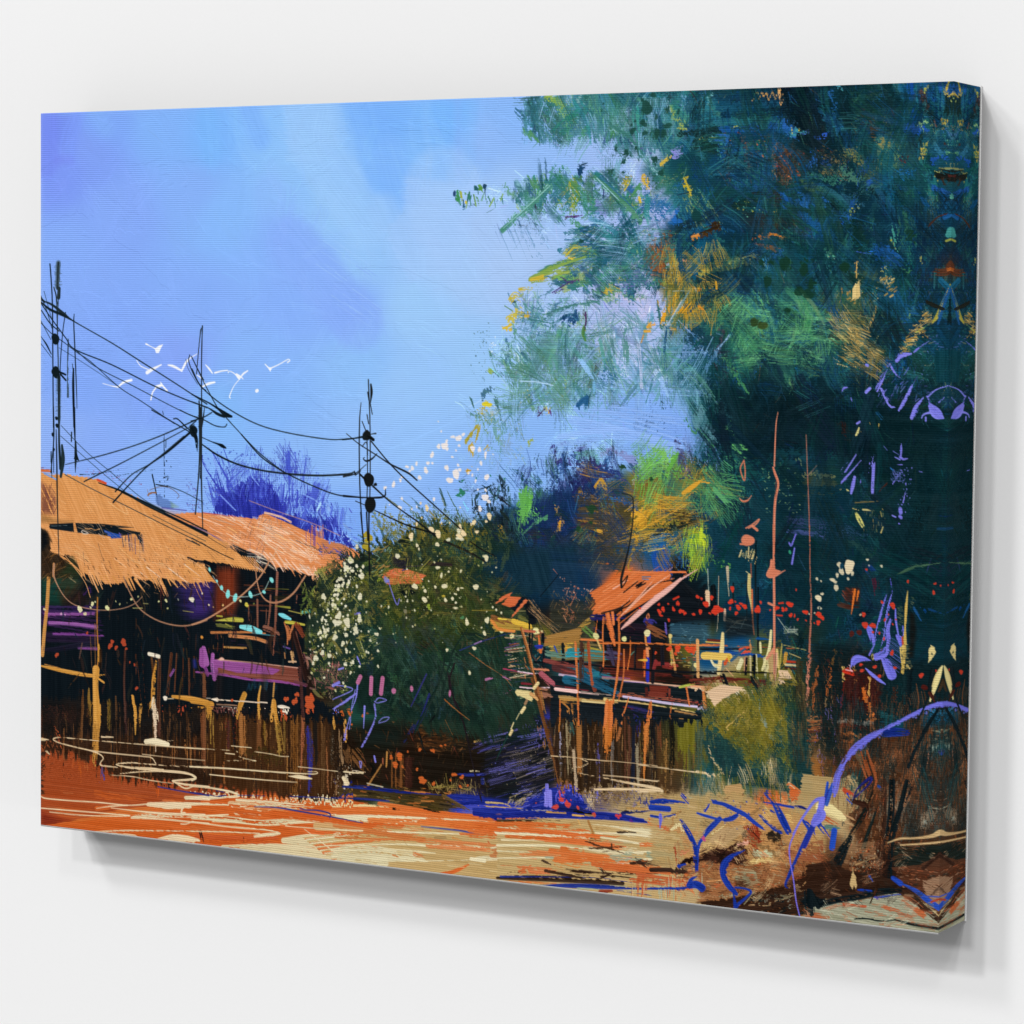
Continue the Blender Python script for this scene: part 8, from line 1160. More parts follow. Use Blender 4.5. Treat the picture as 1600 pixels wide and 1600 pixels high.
# olive bush at the jetty end and teal shade below it
motif('olive_bush')
win(1000,1020,260)
poly([(640,700),(860,860),(1000,900),(1260,900),(1420,600),(1640,500),(1640,1320),(1400,1330),(1100,1280),(840,1260),(700,1100),(600,860)],'1C4244',a=.95,rough=14,soft=4)
for i in range(160):
    x,y=UN(640,1620),UN(760,1280); st([(x,y),(x+UN(-30,50),y+UN(30,140))],UN(4,20),['16383C','22504E','2A5A54','4A4A24','12303A','1E484A','3A5A4A'][IN(7)],a=.6,dry=.45)
for i in range(40):
    y=UN(1040,1100); st([(1010,y),(1200+UN(-60,120),y-20+UN(-20,30))],UN(3,8),['2A5A54','6A6A34','16383A','3A5A5A'][IN(4)],a=.7,dry=.3)
OB=[(1098,1128),(1104,1105),(1122,1092),(1150,1080),(1185,1072),(1212,1075),(1228,1095),(1230,1140),(1226,1165),(1205,1162),(1190,1185),(1170,1196),(1158,1170),(1140,1155),(1118,1145)]
poly(OB,'6A621E',rough=9,ang=55,raw=True,soft=2,cvar=.04)
fans(OB,70,['7E7626','5A5A1E','8A7A34','4E4C20','6A5E1E'],L=(14,44),ang=(-60,30),lab=True)
for i in range(260):
    x,y=UN(640,1400),UN(330,1000)
    if y < 760-(x-600)*.55 or y > 700+(x-600)*.7: continue
    st([(x,y),(x+UN(-60,40),y-UN(30,130)*(1 if i % 3 else -.7))],UN(3,14),['7E7626','5A5A1E','8A7A34','4A4A20','6A5E1E','A08C48','3A4A2A'][IN(7)],a=.75,dry=.42)
for i in range(50):
    x=700+i*12; y=500-(x-700)*.32; st([(x,y),(x+UN(20,60),y-UN(10,60)),],UN(4,9),['6A5E20','8A7A3A','C8A878','4A4420'][IN(4)],a=.9,dry=.2); st([(x,y-40),(x+UN(20,60),y+UN(0,40))],UN(3,7),['5A5420','B09A6A'][i % 2],a=.85,dry=.25)
for i in range(46):
    x,y=UN(880,1100),UN(500,800); st([(x,y),(x+UN(20,60),y-UN(30,90))],UN(3,8),['C0A060','A89048','8A7A3A'][IN(3)],a=.7,dry=.42)
st([(830,730),(900,660),(1000,560)],16,'C0A058',dry=.3); st([(590,450),(680,560),(800,700)],8,'D0A868',dry=.15); st([(900,270),(1000,380)],8,'C89A60',dry=.2); st([(930,320),(980,360)],10,'D8B880')
for p,w,c,d in [([(650,640),(740,760),(820,880)],[16,40,24],'1E4640',.2),([(690,600),(780,740),(830,800)],[10,40,14],'1A423E',.2),([(820,820),(820,1000),(830,1260)],[16,20,24],'2A5048',.3),([(640,860),(720,1020),(820,1240)],[20,40,30],'1C4442',.35),([(640,880),(740,1080),(800,1180)],12,'C8A878',.4),([(860,1110),(850,1200)],14,'B89A6A',.3),([(720,900),(820,1100)],60,'17363A',.42),([(980,860),(1010,1120),(1060,1460)],[60,90,90],'5E5C22',.42),([(960,900),(990,1200),(1000,1460)],[20,24,24],'2A4A40',.3),([(1040,1080),(1080,1480)],30,'26483E',.3),([(1140,430),(1150,600),(1240,800),(1300,940)],[30,50,60,40],'7A8A80',.48),([(1260,560),(1340,760),(1360,1000),(1440,1420)],[20,40,44,40],'24483E',.35),([(1340,700),(1380,1000),(1420,1300)],20,'6A7A70',.42),([(1380,500),(1390,900),(1400,1140)],60,'6A6420',.38),([(1440,420),(1460,1200)],90,'1E4440',.35),([(1330,1140),(1350,1430)],40,'234840',.35),([(1520,100),(1530,400),(1560,700)],[90,110,110],'3A3420',.36),([(1440,160),(1500,300)],60,'8A7834',.42),([(1360,260),(1560,300)],90,'6A5C20',.42),([(1360,270),(1480,440)],16,'3A3A1C',.3),([(1560,300),(1590,900)],60,'4A4426',.42),([(1540,640),(1570,1120)],90,'3A4A38',.48),([(1200,420),(1300,640)],110,'7A6E22',.35),([(1060,680),(1080,780)],24,'4A4A22',.35),([(1100,380),(1200,400)],90,'6E661C',.25)]: st(p,w,c,dry=d,a=.9)
for i in range(90):
    x,y=UN(1120,1600),UN(240,480); st([(x,y),(x+UN(-60,60),y-UN(20,110))],UN(3,9),['6A6420','8A7A30','3A3A1C','A89048','4A3A1C'][IN(5)],a=.8,dry=.35)
fans([(1100,1080),(1235,1065),(1250,1200),(1160,1220),(1105,1160)],60,['6E661E','1E4440','8A7A34','2A4A40','5A5A1E','17363A'],L=(16,50),ang=(75,25))
smear([(1085,1075),(1250,1060),(1245,1215),(1105,1215)],40,4)
fans([(1080,1195),(1255,1195),(1260,1262),(1090,1250)],46,['B89A6C','1C4244','6E661E','2A4A48','C8AE80','8A7452'],nh=(4,9),L=(16,44),ang=(82,14),a=(.6,.95))
fans([(1235,1080),(1300,1080),(1300,1220),(1240,1210)],30,['24302A','4A3A24','1C4244','6A4A2A','17302E'],L=(24,60),ang=(88,8),a=(.5,.9))
motif('shore_litter')
poly([(830,1270),(960,1250),(1010,1330),(960,1460),(820,1440),(800,1360)],'B48E5C',rough=14); poly([(1430,1240),(1540,1340),(1560,1400),(1440,1420)],'C4602E',rough=8); st([(1430,1250),(1480,1290)],30,'DAC4A0',dry=.15)
win(1020,1220,260)
poly([(-20,100),(300,130),(800,100),(1200,260),(1640,220),(1640,700),(1200,900),(600,900),(-20,800)],'B0925E',a=.75,rough=20,soft=5)
for i in range(220):
    x,y=UN(-20,1600),UN(120,520); st([(x,y),(x+UN(20,130),y+UN(-30,40))],UN(4,20),['BC9E6C','A88A58','8E8A6A','B0653A','9A9C80','C8AE80','6A4A2A'][IN(7)],a=.7,dry=.42)
poly([(480,620),(700,640),(860,560),(900,700),(860,800),(480,830),(400,780)],'3A1C16',a=.9,rough=20,dry=.1); poly([(860,440),(960,380),(1040,460),(1050,560),(960,640),(880,560)],'8A2E18',a=.95,rough=16,dry=.08); poly([(840,480),(900,460),(920,520),(860,540)],'1C1210',rough=14)
poly([(1100,480),(1240,480),(1230,580),(1120,580)],'1F1812',a=.9,rough=16,dry=.15)
poly([(520,560),(640,460),(860,420),(870,480),(700,620),(560,610)],'B49468',a=.95,rough=10,ang=140,dry=.06)
for i in range(70):
    x,y=UN(820,1260),UN(500,820); st([(x,y),(x+UN(20,110),y+UN(20,100))],UN(4,14),['C09A60','5A3018','2A1A12','B8824A','8A6034','7A2E1A'][IN(6)],a=.85,dry=.35)
for p,w,c,d in [([(980,680),(1140,700)],80,'B8B890',.3),([(960,760),(1130,750)],60,'D0B070',.25),([(1000,740),(1000,790)],12,'E0CC90',.2),([(780,630),(840,670)],24,'C8A878',.1),([(790,640),(830,570)],20,'C8A878',.1),([(650,640),(870,480)],14,'A88A5C',.25),([(830,600),(900,590)],40,'D89A84',.2),([(930,560),(1100,640),(1240,760)],40,'7A5A34',.35),([(920,640),(900,760)],24,'C0A070',.25)]: st(p,w,c,dry=d)
poly([(400,760),(900,800),(1300,760),(1640,600),(1640,1300),(1000,1280),(440,1160)],'8E5A36',a=.9,rough=20,soft=4)
for i in range(420):
    x,y=UN(420,1620),UN(780,1240); st([(x,y),(x+UN(10,130),y+UN(-24,30))],UN(3,16),['A8663C','5A2E1A','9A9A78','B0502A','3A2418','C08A54','7A4022','8A8C70'][IN(8)],a=.75,dry=.42)
poly([(420,1160),(800,1110),(1000,1060),(1200,1000),(1400,900),(1640,780),(1640,1300),(1000,1260),(640,1220)],'3A2216',a=.93,rough=16,dry=.08,ang=160)
for i in range(130):
    x,y=UN(900,1640),UN(1080,1320); st([(x,y),(x+UN(20,90),y-UN(-10,40))],UN(4,20),['0E1C22','1A2422','2A1A12','8A9080','0C181E'][IN(5)],a=.85,dry=.35)
poly([(1400,1130),(1560,1060),(1640,1100),(1640,1200),(1560,1260),(1440,1180)],'0E1C22',rough=14); poly([(1490,1240),(1640,1220),(1640,1340),(1500,1310)],'A06A44',rough=8)
poly([(760,860),(1000,860),(1010,950),(760,940)],'9A9A7A',a=.8,dry=.25); poly([(780,950),(940,950),(930,1000),(790,1000)],'4A2A1A',a=.9,dry=.15); poly([(1260,640),(1640,560),(1640,820),(1300,800)],'8A4A2E',a=.7,dry=.3,rough=10)
for i in range(160):
    x,y=UN(1200,1640),UN(460,860); st([(x,y),(x+UN(10,60),y+UN(20,80))],UN(3,10),['A8522E','6A3420','B8906A','8A6A44','4A2A1C','9A9A80'][IN(6)],a=.75,dry=.42)
for i in range(34): st([(140+i*10,880+UN(0,60)),(140+i*10,1000+UN(0,160))],UN(6,16),['B04E2C','B0B090','C8845A','8A3A24'][i % 4],a=.7,dry=.45)
for p,w,c,d in [([(240,800),(340,750),(480,770)],[20,60,30],'2A1612',.1),([(-20,850),(150,850),(310,860)],46,'3A241A',.12),([(200,640),(210,800)],60,'9A4428',.42),([(270,690),(330,670)],40,'C07A54',.2),([(200,450),(260,420),(270,480)],60,'DCCB98',.25),([(560,490),(660,420),(680,400)],40,'E0D098',.3),([(60,440),(160,460)],60,'C0683A',.3),([(160,480),(200,360),(260,280)],16,'9A6A3A',.25),([(390,920),(440,940)],40,'D0B88A',.2),([(1440,1000),(1560,850)],8,'C0905A',.25),([(920,1190),(1100,1180),(1300,1090),(1480,1040)],[4,10,11,6],'B4946A',.1),([(450,1120),(700,1070)],16,'A87A54',.35)]: st(p,w,c,dry=d)
for p,w,c,d in [([(1290,30),(1330,30),(1480,160),(1400,180)],20,'C8703C',.3)]: st(p,w,c,dry=d)
smear([(1020,1230),(1260,1240),(1270,1330),(1240,1420),(1060,1400)],36,3)
fans([(1060,1290),(1250,1250),(1300,1400),(1250,1420),(1070,1390)],90,nh=(5,10),L=(10,36),ang=(-15,40),jit=.3)
fans([(1060,1330),(1250,1320),(1250,1410),(1080,1395)],40,['B0502A','9A9A78','4A2616','C08A54','2A1A12','C8A878'],nh=(4,9),L=(8,30),ang=(-10,35))
motif('jetty_clutter'); poly([(1102,1080),(1124,1069),(1162,1073),(1142,1084),(1128,1092),(1117,1103)],'DAB894',raw=True,rough=2)
motif('blue_driftwood'); BD='1C3AA6'
for p,w,d in [([(265,370),(330,480),(390,600),(410,700),(405,850)],[30,60,60,70,70],.14),([(640,360),(560,440),(490,520),(440,600),(425,680)],[50,60,50,46,40],.12),([(425,305),(520,335),(640,365),(740,370)],[20,30,20,14],.08),([(580,200),(680,220),(780,270),(880,320),(980,400),(1080,470)],[30,40,50,50,40,20],.34),([(690,370),(760,350),(820,310)],[40,60,40],.25),([(500,280),(545,210)],34,.4),([(880,660),(760,720),(690,800),(680,900),(730,1000),(800,1080)],[8,50,90,80,70,40],.02),([(790,1020),(880,1030),(940,1060),(900,1110),(820,1180),(790,1210)],[20,18,26,26,36,46],.03),([(770,1060),(780,1120),(790,1200)],[16,26,50],.03),([(-20,1025),(200,1025),(320,1020),(400,990),(480,1020),(460,1045)],[20,24,34,80,60,40],.03),([(330,1000),(370,940),(420,915)],[30,34,6],.05),([(400,990),(470,1040)],50,.03),([(250,815),(300,800)],46,.15),([(1110,140),(1180,240),(1240,360),(1300,480)],[20,60,80,70],.06),([(1020,320),(1100,400),(1180,460),(1230,490)],[24,40,50,40],.22),([(1060,200),(1200,220),(1330,245),(1490,272)],[8,24,26,16],.1),([(1090,110),(1130,160)],60,.35),([(1130,280),(1170,300)],20,.15),([(1450,380),(1500,470),(1480,560)],40,.25),([(1540,400),(1500,480),(1440,620),(1390,720),(1340,830)],[40,40,50,36,40],.06),([(1340,830),(1300,920),(1275,1000),(1320,1035)],[44,34,30,10],.03),([(-20,200),(100,190),(300,210)],[40,60,30],.12),([(-20,250),(150,265)],60,.1),([(-20,330),(60,345)],26,.12),([(110,345),(210,322)],[24,20],.1),([(280,130),(360,220)],40,.45),([(560,180),(690,190)],20,.42)]: st(p,w,BD if i % 1 == 0 else BD,dry=d,cvar=.04)
spl([(1110,1240),(1200,1250),(1200,1300),(1110,1290)],40,(.5,1.8),['1F3AA0','2A46B0'])
blob(485,550,22,'B84A7A',wob=.6); st([(70,320),(72,360),(66,450)],[30,40,6],'6E6ED4')
motif('lilac_reed')
st([(1640,130),(1560,180),(1440,340),(1350,520),(1310,640),(1320,780),(1350,950),(1375,1150),(1410,1300)],[14,16,14,14,15,14,14,14,12],'6A62D2'); st([(1600,260),(1560,380)],[60,80],'6E6CD8')
# --- right foliage with reds and lilac,trunk bundles,mirrored border
motif('right_thicket')
win(1240,1040,280)
poly([(180,-200),(480,-180),(820,-60),(1040,-60),(1640,0),(1640,500),(1050,560),(1000,420),(440,700),(400,900),(240,700),(220,300)],'10262A',a=.75,soft=12,rough=8)
poly([(430,60),(760,60),(780,300),(640,420),(480,400)],'4A1C18',a=.85,rough=12,soft=6,dry=.08,ang=90); poly([(760,100),(1040,60),(1020,400),(780,420)],'123034',a=.8,soft=8,ang=90)
for i in range(260):
    x=UN(150,800); y=UN(-160,560); st([(x,y),(x+NO(0,8),y+UN(40,180))],UN(3,12),['14201E','3A2418','5A3418','1E2E2C','8A5A2A','4A2018','241A14','6A2A1C'][IN(8)],a=.7,dry=.42)
for p,w,c,d in [([(215,0),(180,180),(170,400)],[30,40,40],'8A4A24',.38),([(325,-40),(310,120),(300,260)],[20,24,24],'B05A26',.2),([(360,-160),(340,0)],30,'6A4A24',.4),([(440,0),(440,120)],24,'C8A458',.25),([(530,-60),(535,150)],26,'A8783A',.3),([(670,90),(660,270)],20,'C09048',.3),([(460,30),(520,40)],40,'B03424',.1),([(455,50),(440,200),(420,420)],16,'6A2018',.2),([(480,0),(520,40)],14,'D8A0A8',.2),([(610,205),(640,300),(690,440)],[40,40,44],'C8682A',.1),([(665,440),(700,430)],26,'D0702E',.1),([(640,500),(730,470)],24,'B8642C',.1),([(690,520),(730,590)],24,'9A5A34',.15),([(410,490),(700,515)],40,'7A7268',.12),([(410,525),(640,545)],26,'6A221A',.12),([(420,590),(560,620),(640,640)],[20,30,16],'C86A2C',.08),([(450,665),(600,670)],22,'B8622E',.12),([(560,610),(800,640)],18,'C06A30',.15),([(800,645),(900,660),(1030,670)],[20,14,8],'BC642C',.1),([(470,490),(560,570)],9,'2A1E18',.1),([(570,470),(660,570)],9,'2A1E18',.1),([(900,180),(880,500)],40,'4A2A1E',.38),([(820,200),(830,400)],40,'3A2A20',.42),([(940,150),(940,500)],60,'14484E',.38),([(1030,30),(1020,240),(1000,460)],[60,50,40],'0C1E24',.12),([(760,420),(900,460)],60,'14484E',.4),([(800,500),(1000,520)],60,'17485A',.42)]: st(p,w,c,dry=d,a=.93)
for i in range(130):
    x=UN(130,440); y=UN(240,900); st([(x,y),(x+NO(0,10)+14,y+UN(40,160))],UN(3,12),['4A3420','8A6A44','6A4A2A','201A16','6A5CB0','5A3A24','7A5A3A','3A2A1E'][IN(8)],a=.75,dry=.44)
for i in range(40):
    y=UN(450,680); st([(110+UN(0,60),y),(190+UN(0,60),y-10)],UN(4,14),['8A4A2A','2A1A14','A8683A','5A2A1C'][IN(4)],a=.8,dry=.3)
# brown ground right
poly([(440,680),(760,640),(1040,560),(1640,560),(1640,1640),(1000,1640),(700,1640),(430,1300),(440,900)],'55341F',a=.9,rough=16,soft=6)
poly([(80,960),(240,980),(400,1000),(520,960),(620,1100),(640,1200),(460,1340),(200,1320),(0,1280),(60,1100)],'AC9262',a=.95,rough=10)
for i in range(360):
    x=UN(440,1340); y=UN(640,1500); st([(x,y),(x+UN(-40,10),y+UN(30,140))],UN(3,11),['7A4424','2A1E18','9A5A34','3A4A48','A0683E','1A2426','8A7A64','6A3420','B09070'][IN(9)],a=.7,dry=.44)
poly([(1060,520),(1640,480),(1640,1500),(1000,1540),(960,1300),(1020,900)],'33322C',a=.75,soft=14,rough=10)
for i in range(520):
    x=UN(980,1500); y=UN(540,1540); st([(x,y),(x+UN(10,40),y+UN(-16,16))],UN(3,8),['7A4A34','1E3A40','5A3424','8A7A64','24484E','3A2A22','9A5A3A','4A5A58'][IN(8)],a=.75,dry=.36)
win(1240,1040,280)
poly([(1100,400),(1330,420),(1320,520),(1150,560)],'1A4A60',a=.8,dry=.15,soft=5); st([(1240,420),(1330,470)],110,'1F6084',dry=.3)
for p,w,c,d in [([(1240,690),(1310,700)],90,'7E8A7A',.3),([(1210,760),(1280,760)],60,'6E7A6C',.38),([(1220,570),(1300,590)],16,'9A9A7A',.3),([(1230,650),(1330,655)],14,'9A8A6A',.3),([(1260,580),(1330,560)],10,'9A8060',.3),([(1310,760),(1330,740)],40,'3038B0',.15),([(1200,700),(1180,900)],30,'8A5A44',.45),([(1100,600),(1060,800)],40,'9A5A34',.42),([(1280,720),(1200,860)],60,'26505A',.48),([(1230,1180),(1330,1200)],14,'9A7A64',.4),([(1200,1260),(1330,1270)],12,'8A8470',.4),([(1150,1390),(1200,1400)],40,'6A7A74',.4),([(1280,1400),(1330,1380)],16,'9A8470',.35)]: st(p,w,c,dry=d)
fans([(1310,1160),(1480,1130),(1470,1330),(1380,1330),(1320,1250)],110,['7A4424','24201A','9A5A34','3A4A48','1A2A2C','8A7A64','5A2E1C'],L=(14,44),ang=(100,14))
smear([(1250,1020),(1480,1000),(1470,1330),(1320,1340),(1270,1220)],44,3)
fans([(1300,1105),(1480,1090),(1480,1240),(1310,1240)],80,['10282C','14484E','5A341F','7A4424','1A3034','3A2418'],L=(24,70),ang=(96,8),a=(.6,.95))
win(1240,1040,280)
for p,w,c,d in [([(240,1260),(320,1270),(440,1360)],[110,130,60],'DECD92',.16),([(240,1260),(400,1330)],90,'E0CE94',.2),([(470,1110),(520,1140)],90,'A83A1E',.4),([(480,1140),(500,1170)],30,'2246B8',.1),([(470,1190),(510,1230)],24,'2A46B0',.2),([(490,990),(540,1060),(560,1180)],[60,90,40],'B89A6C',.3),([(640,820),(700,1000),(690,1080)],160,'8A4422',.42),([(560,760),(620,920)],60,'5A4A34',.45),([(520,1200),(640,1240),(640,1330),(560,1360)],[40,90,90,50],'3A1C12',.2),([(440,1320),(540,1370)],[10,26],'C0966A',.15),([(460,1390),(540,1420)],26,'B8966A',.2),([(420,1110),(540,1300)],14,'B89468',.25),([(240,1330),(400,1420)],60,'B0542A',.4),([(280,1440),(420,1450)],60,'4A6A64',.42),([(760,1070),(780,1090)],40,'1E4A9A',.25),([(240,1420),(320,1540)],10,'C08A54',.2)]: st(p,w,c,dry=d,a=.95)
st([(520,1195),(570,1090),(680,1000),(670,1050),(520,1200)],[10,14,34,20,6],'20267E'); st([(540,1170),(620,1100)],9,'20267E')
for p,w,c,d in [([(0,1250),(60,1260),(130,1285)],[14,34,14],'1C2A86',.08),([(300,1040),(290,1140),(270,1230)],[24,40,30],'1E46B0',.2),([(340,1060),(290,1160),(250,1280)],[16,24,30],'24309A',.12),([(90,1380),(170,1440),(180,1480)],[60,90,60],BD,.25),([(200,1380),(260,1460),(330,1560)],[60,50,16],BD,.3),([(180,1420),(130,1520),(90,1600)],[40,50,60],'20309C',.08),([(360,1470),(340,1620)],[60,60],'1C46B4',.15)]: st(p,w,c,dry=d)
win(1260,1220,260)
for p,w,c,d in [([(560,280),(480,420),(380,560)],[70,60,40],'12201F',.25),([(420,540),(330,700),(240,900),(170,1060),(120,1140)],[50,110,130,110,60],'0D1C22',.13),([(660,300),(580,520),(520,720),(490,760)],[24,44,40,24],'10201F',.25),([(640,100),(560,300)],30,'1A1A16',.35),([(820,0),(810,300),(770,560),(745,700)],[70,70,60,24],'0C1C22',.16),([(960,0),(900,260),(830,500),(800,900),(810,950)],[50,60,60,60,40],'0D1D22',.2),([(1020,30),(920,280),(860,480)],24,'14222A',.34),([(740,0),(740,300),(700,700),(680,1000),(600,1190)],[60,60,90,90,24],'3A2217',.24),([(700,580),(640,900)],60,'3A2418',.3),([(250,30),(190,220)],40,'1F46AC',.15)]: st(p,w,c,dry=d,a=.93)
for i in range(180):
    x,y=UN(420,760),UN(40,900); st([(x,y),(x-UN(5,30),y+UN(24,90))],UN(3,9),['B0522E','5A2E1C','B89A78','8A8A74','1C1814','A86A40','6A3420'][IN(7)],a=.8,dry=.36)
poly([(0,800),(240,760),(400,860),(700,900),(900,980),(640,1060),(140,1130),(0,1080)],'3C2418',a=.92,rough=14,dry=.08,ang=170)
poly([(420,620),(640,560),(700,800),(420,860),(360,760)],'8A6848',a=.6,dry=.35,rough=10)
spl([(1330,1330),(1370,1315),(1375,1360),(1325,1360)],160,(.4,1.4),['C89A6A','1A1612','8A8C78','A8522E'])
poly([(840,600),(1640,620),(1640,830),(840,820)],'182622',a=.9,rough=10,soft=4)
for i in range(160):
    x,y=UN(840,1320),UN(600,840); st([(x,y),(x+UN(10,50),y+UN(-10,20))],UN(3,9),['12262A','4A3020','1A3A48','6A4A34','0E1A1A','7A3A24'][IN(6)],a=.8,dry=.38)
poly([(820,830),(1100,800),(1280,700),(1400,760),(1400,1300),(1280,1290),(900,960)],'5A3422',a=.9,rough=12,dry=.1)
for i in range(130):
    x,y=UN(820,1300),UN(820,1060); st([(x,y),(x+UN(10,60),y+UN(-16,16))],UN(3,10),['A8502E','4A2A1C','A88A70','8A3A22','2A1A14','B06A44'][IN(6)],a=.8,dry=.36)
poly([(1110,960),(1280,900),(1400,960),(1390,1100),(1280,1200),(1140,1080)],'9A7A60',a=.85,rough=10,dry=.15,ang=20); st([(1280,700),(1200,760),(1120,830)],50,'3A2218',dry=.25)
# pale stone band along the lower right edge
poly([(0,1250),(140,1180),(600,1130),(900,1060),(1290,1340),(1290,1560),(0,1330)],'9A9A82',a=.97,rough=8,ang=10,cvar=.06)
for i in range(190):
    x,y=UN(20,1290),UN(1120,1460); st([(x,y),(x+UN(10,90),y+UN(-6,24))],UN(3,12),['B05A34','A8A88E','8A8A74','B4B49A','A04A2A','C08A64'][IN(6)],a=.7,dry=.42)
for p,w,c,d in [([(20,1290),(180,1300)],90,'A85C38',.3),([(360,1180),(560,1200)],40,'A84A2A',.3),([(760,1200),(960,1260)],110,'B0603C',.46),([(1060,1240),(1160,1320)],90,'A8562E',.46),([(890,1050),(1000,1120),(1150,1240),(1280,1350)],[90,100,90,60],'3C2519',.08),([(830,930),(900,980)],[50,60],'1F46B8',.08),([(930,990),(1060,1060),(1160,1140),(1290,1230)],[20,50,60,60],'2048B4',.14),([(1080,1100),(1290,1110)],14,'3048A8',.3),([(1200,1160),(1290,1130)],34,'9A3A22',.3),([(110,1190),(300,1140),(500,1110),(700,1060),(900,1050)],[60,60,60,70,40],'0D1C22',.1),([(500,1040),(620,1050)],34,'2048B8',.1),([(600,920),(620,950)],50,'2048B4',.25),([(650,1120),(900,1090)],24,'2A48B0',.3),([(460,1320),(580,1315),(700,1340),(850,1330)],[16,24,18,14],'10201F',.25),([(850,1330),(1000,1370),(1180,1400),(1290,1420)],[16,30,30,34],'0F2022',.22),([(20,1080),(30,1250)],110,'0E1C22',.15),([(60,1100),(110,1200)],60,'0D1B20',.1)]: st(p,w,c,dry=d,a=.95)
st([(690,1000),(640,1100),(600,1195)],[50,40,16],'3A2418',dry=.12); st([(660,1110),(680,1130)],14,'4A3A9A')
fans([(1270,1340),(1460,1300),(1465,1400),(1290,1420)],60,['4A2A1C','24302E','8A4A2A','A88A6A','2A1A14','6A3A24'],nh=(4,9),L=(8,30),ang=(-5,30),a=(.4,.8))
fans([(1250,1420),(1440,1400),(1466,1430),(1466,1452),(1260,1440)],36,['B0603C','8A8A74','B4B49A','A04A2A'],nh=(3,7),L=(8,30),ang=(10,30))
motif('pale_twig')
for p,w in [([(775,590),(900,550),(1050,545),(1200,525),(1290,490),(1400,500)],[10,22,20,36,60,40]),([(900,612),(1100,600),(1230,590),(1300,580)],[14,18,22,20]),([(470,800),(600,750),(730,705)],[12,10,8])]: st(p,w,'BE9E6E',dry=.14)
poly([(415,990),(430,900),(445,865),(470,910),(485,1000),(470,1035),(455,1000),(435,1040)],'BEA06C',rough=4); st([(440,830),(445,870)],8,'BEA06C')
motif('lilac_flower'); LI='6E6ED4'
win(1240,1040,280)
st([(360,1150),(370,1080),(390,980),(430,900),(480,820),(560,730),(680,640),(800,570),(950,490),(1100,415),(1200,370),(1290,345),(1330,345)],[44,66,66,62,62,86,74,48,38,38,42,52,62],LI,dry=.02); st([(780,610),(880,590),(1010,590)],[40,90,60],'1C3490',dry=.06)
for i in range(60):
    t=UN(0,1); x=400+t*900; y=900-560*t**.7+UN(-30,30); blob(x,y,UN(4,12),LI,a=.7)
st([(180,1400),(240,1330),(230,1290)],[70,100,60],LI); st([(260,1180),(180,1210),(60,1380),(-10,1500)],[40,30,20,14],LI); st([(250,1200),(240,1260)],60,LI,dry=.1)
st([(640,20),(700,75),(760,125),(815,162)],[8,26,30,6],LI); st([(830,-40),(860,30),(880,80)],[60,80,80],LI)
win(1300,840,230)
st([(620,370),(635,480),(650,580)],[4,18,20],'5E5EC0',dry=.08)
for p,w,d in [([(590,600),(560,720),(500,950),(440,1240)],[8,30,40,20],.3),([(650,600),(600,800),(560,1100),(500,1290)],[20,40,50,60],.42),([(630,880),(600,1000),(610,1100),(590,1220)],[20,50,50,30],.15),([(685,770),(690,900),(720,1070)],[14,24,16],.12),([(380,960),(410,1010),(430,1090),(435,1160)],[30,80,60,20],.04),([(700,1060),(740,1110),(750,1170)],[30,80,40],.1),([(760,960),(770,1060)],26,.15),([(480,1290),(560,1260),(590,1200)],[90,110,60],.12),([(550,1310),(600,1400),(640,1490)],[50,100,110],.04),([(210,1395),(250,1320),(330,1310),(415,1335)],[30,90,60,16],.04),([(360,1415),(440,1490),(575,1585)],[10,40,10],.03),([(400,1270),(450,1170)],[20,14],.1)]: st(p,w,LI,dry=d)
for i in range(34):
    x=600+UN(0,20); y=1060+i*10; st([(x,y),(740,y+90)],UN(4,9),['6A6ACC','0E2428'][i % 2],a=.85,dry=.25)
for i in range(40): st([(600+UN(-80,50),650+i*16),(570+UN(-80,50),720+i*15)],UN(4,8),['6E6ED4','123038','4A4AA0'][i % 3],a=.8,dry=.3)
win(1180,330,350)
for p,w,d in [([(1010,1060),(1040,1030),(1110,1015)],[40,46,14],.15),([(615,1290),(630,1262),(655,1255)],[6,18,10],.05),([(680,1330),(688,1355)],9,.05),([(870,1270),(900,1210),(925,1150)],[40,60,20],.3),([(790,1290),(815,1265)],26,.2),([(1030,1420),(1080,1330),(1130,1220)],[30,40,20],.38),([(1120,1470),(1150,1400),(1200,1330)],[40,46,12],.12),([(900,1260),(960,1380),(1010,1390)],[30,30,16],.48),([(950,1100),(1000,1180),(1080,1240)],40,.56),([(1185,1475),(1200,1450),(1250,1435),(1290,1445)],[8,12,20,40],.05),([(1250,1390),(1290,1440),(1340,1475)],[40,80,14],.05),([(1225,1320),(1250,1390),(1280,1420)],[24,26,40],.08),([(1230,1320),(1290,1270),(1380,1240)],[16,12,10],.3),([(1310,1365),(1350,1330)],14,.15),([(1215,1470),(1215,1495)],14,.05),([(1130,1000),(1250,910),(1380,860)],[20,20,16],.45),([(800,1100),(790,1095)],20,.1)]: st(p,w,'7878DA',dry=d)
for i in range(110):
    x,y=UN(860,1180),UN(1090,1400); st([(x,y),(x+UN(10,40),y-UN(20,70))],UN(3,7),['6A6ACC','3A3A80','0E2428'][i % 3],a=.8,dry=.36)
for i in range(110):
    x,y=UN(1150,1390),UN(880,1330); st([(x,y),(x+UN(-20,40),y+UN(-14,14))],UN(3,7),['5A5AA8','8A7A5A','173840','6E6EC8'][i % 4],a=.7,dry=.36)
poly([(1280,1000),(1380,980),(1390,1220),(1290,1220)],'0F4450',a=.8,dry=.1,ang=90); 
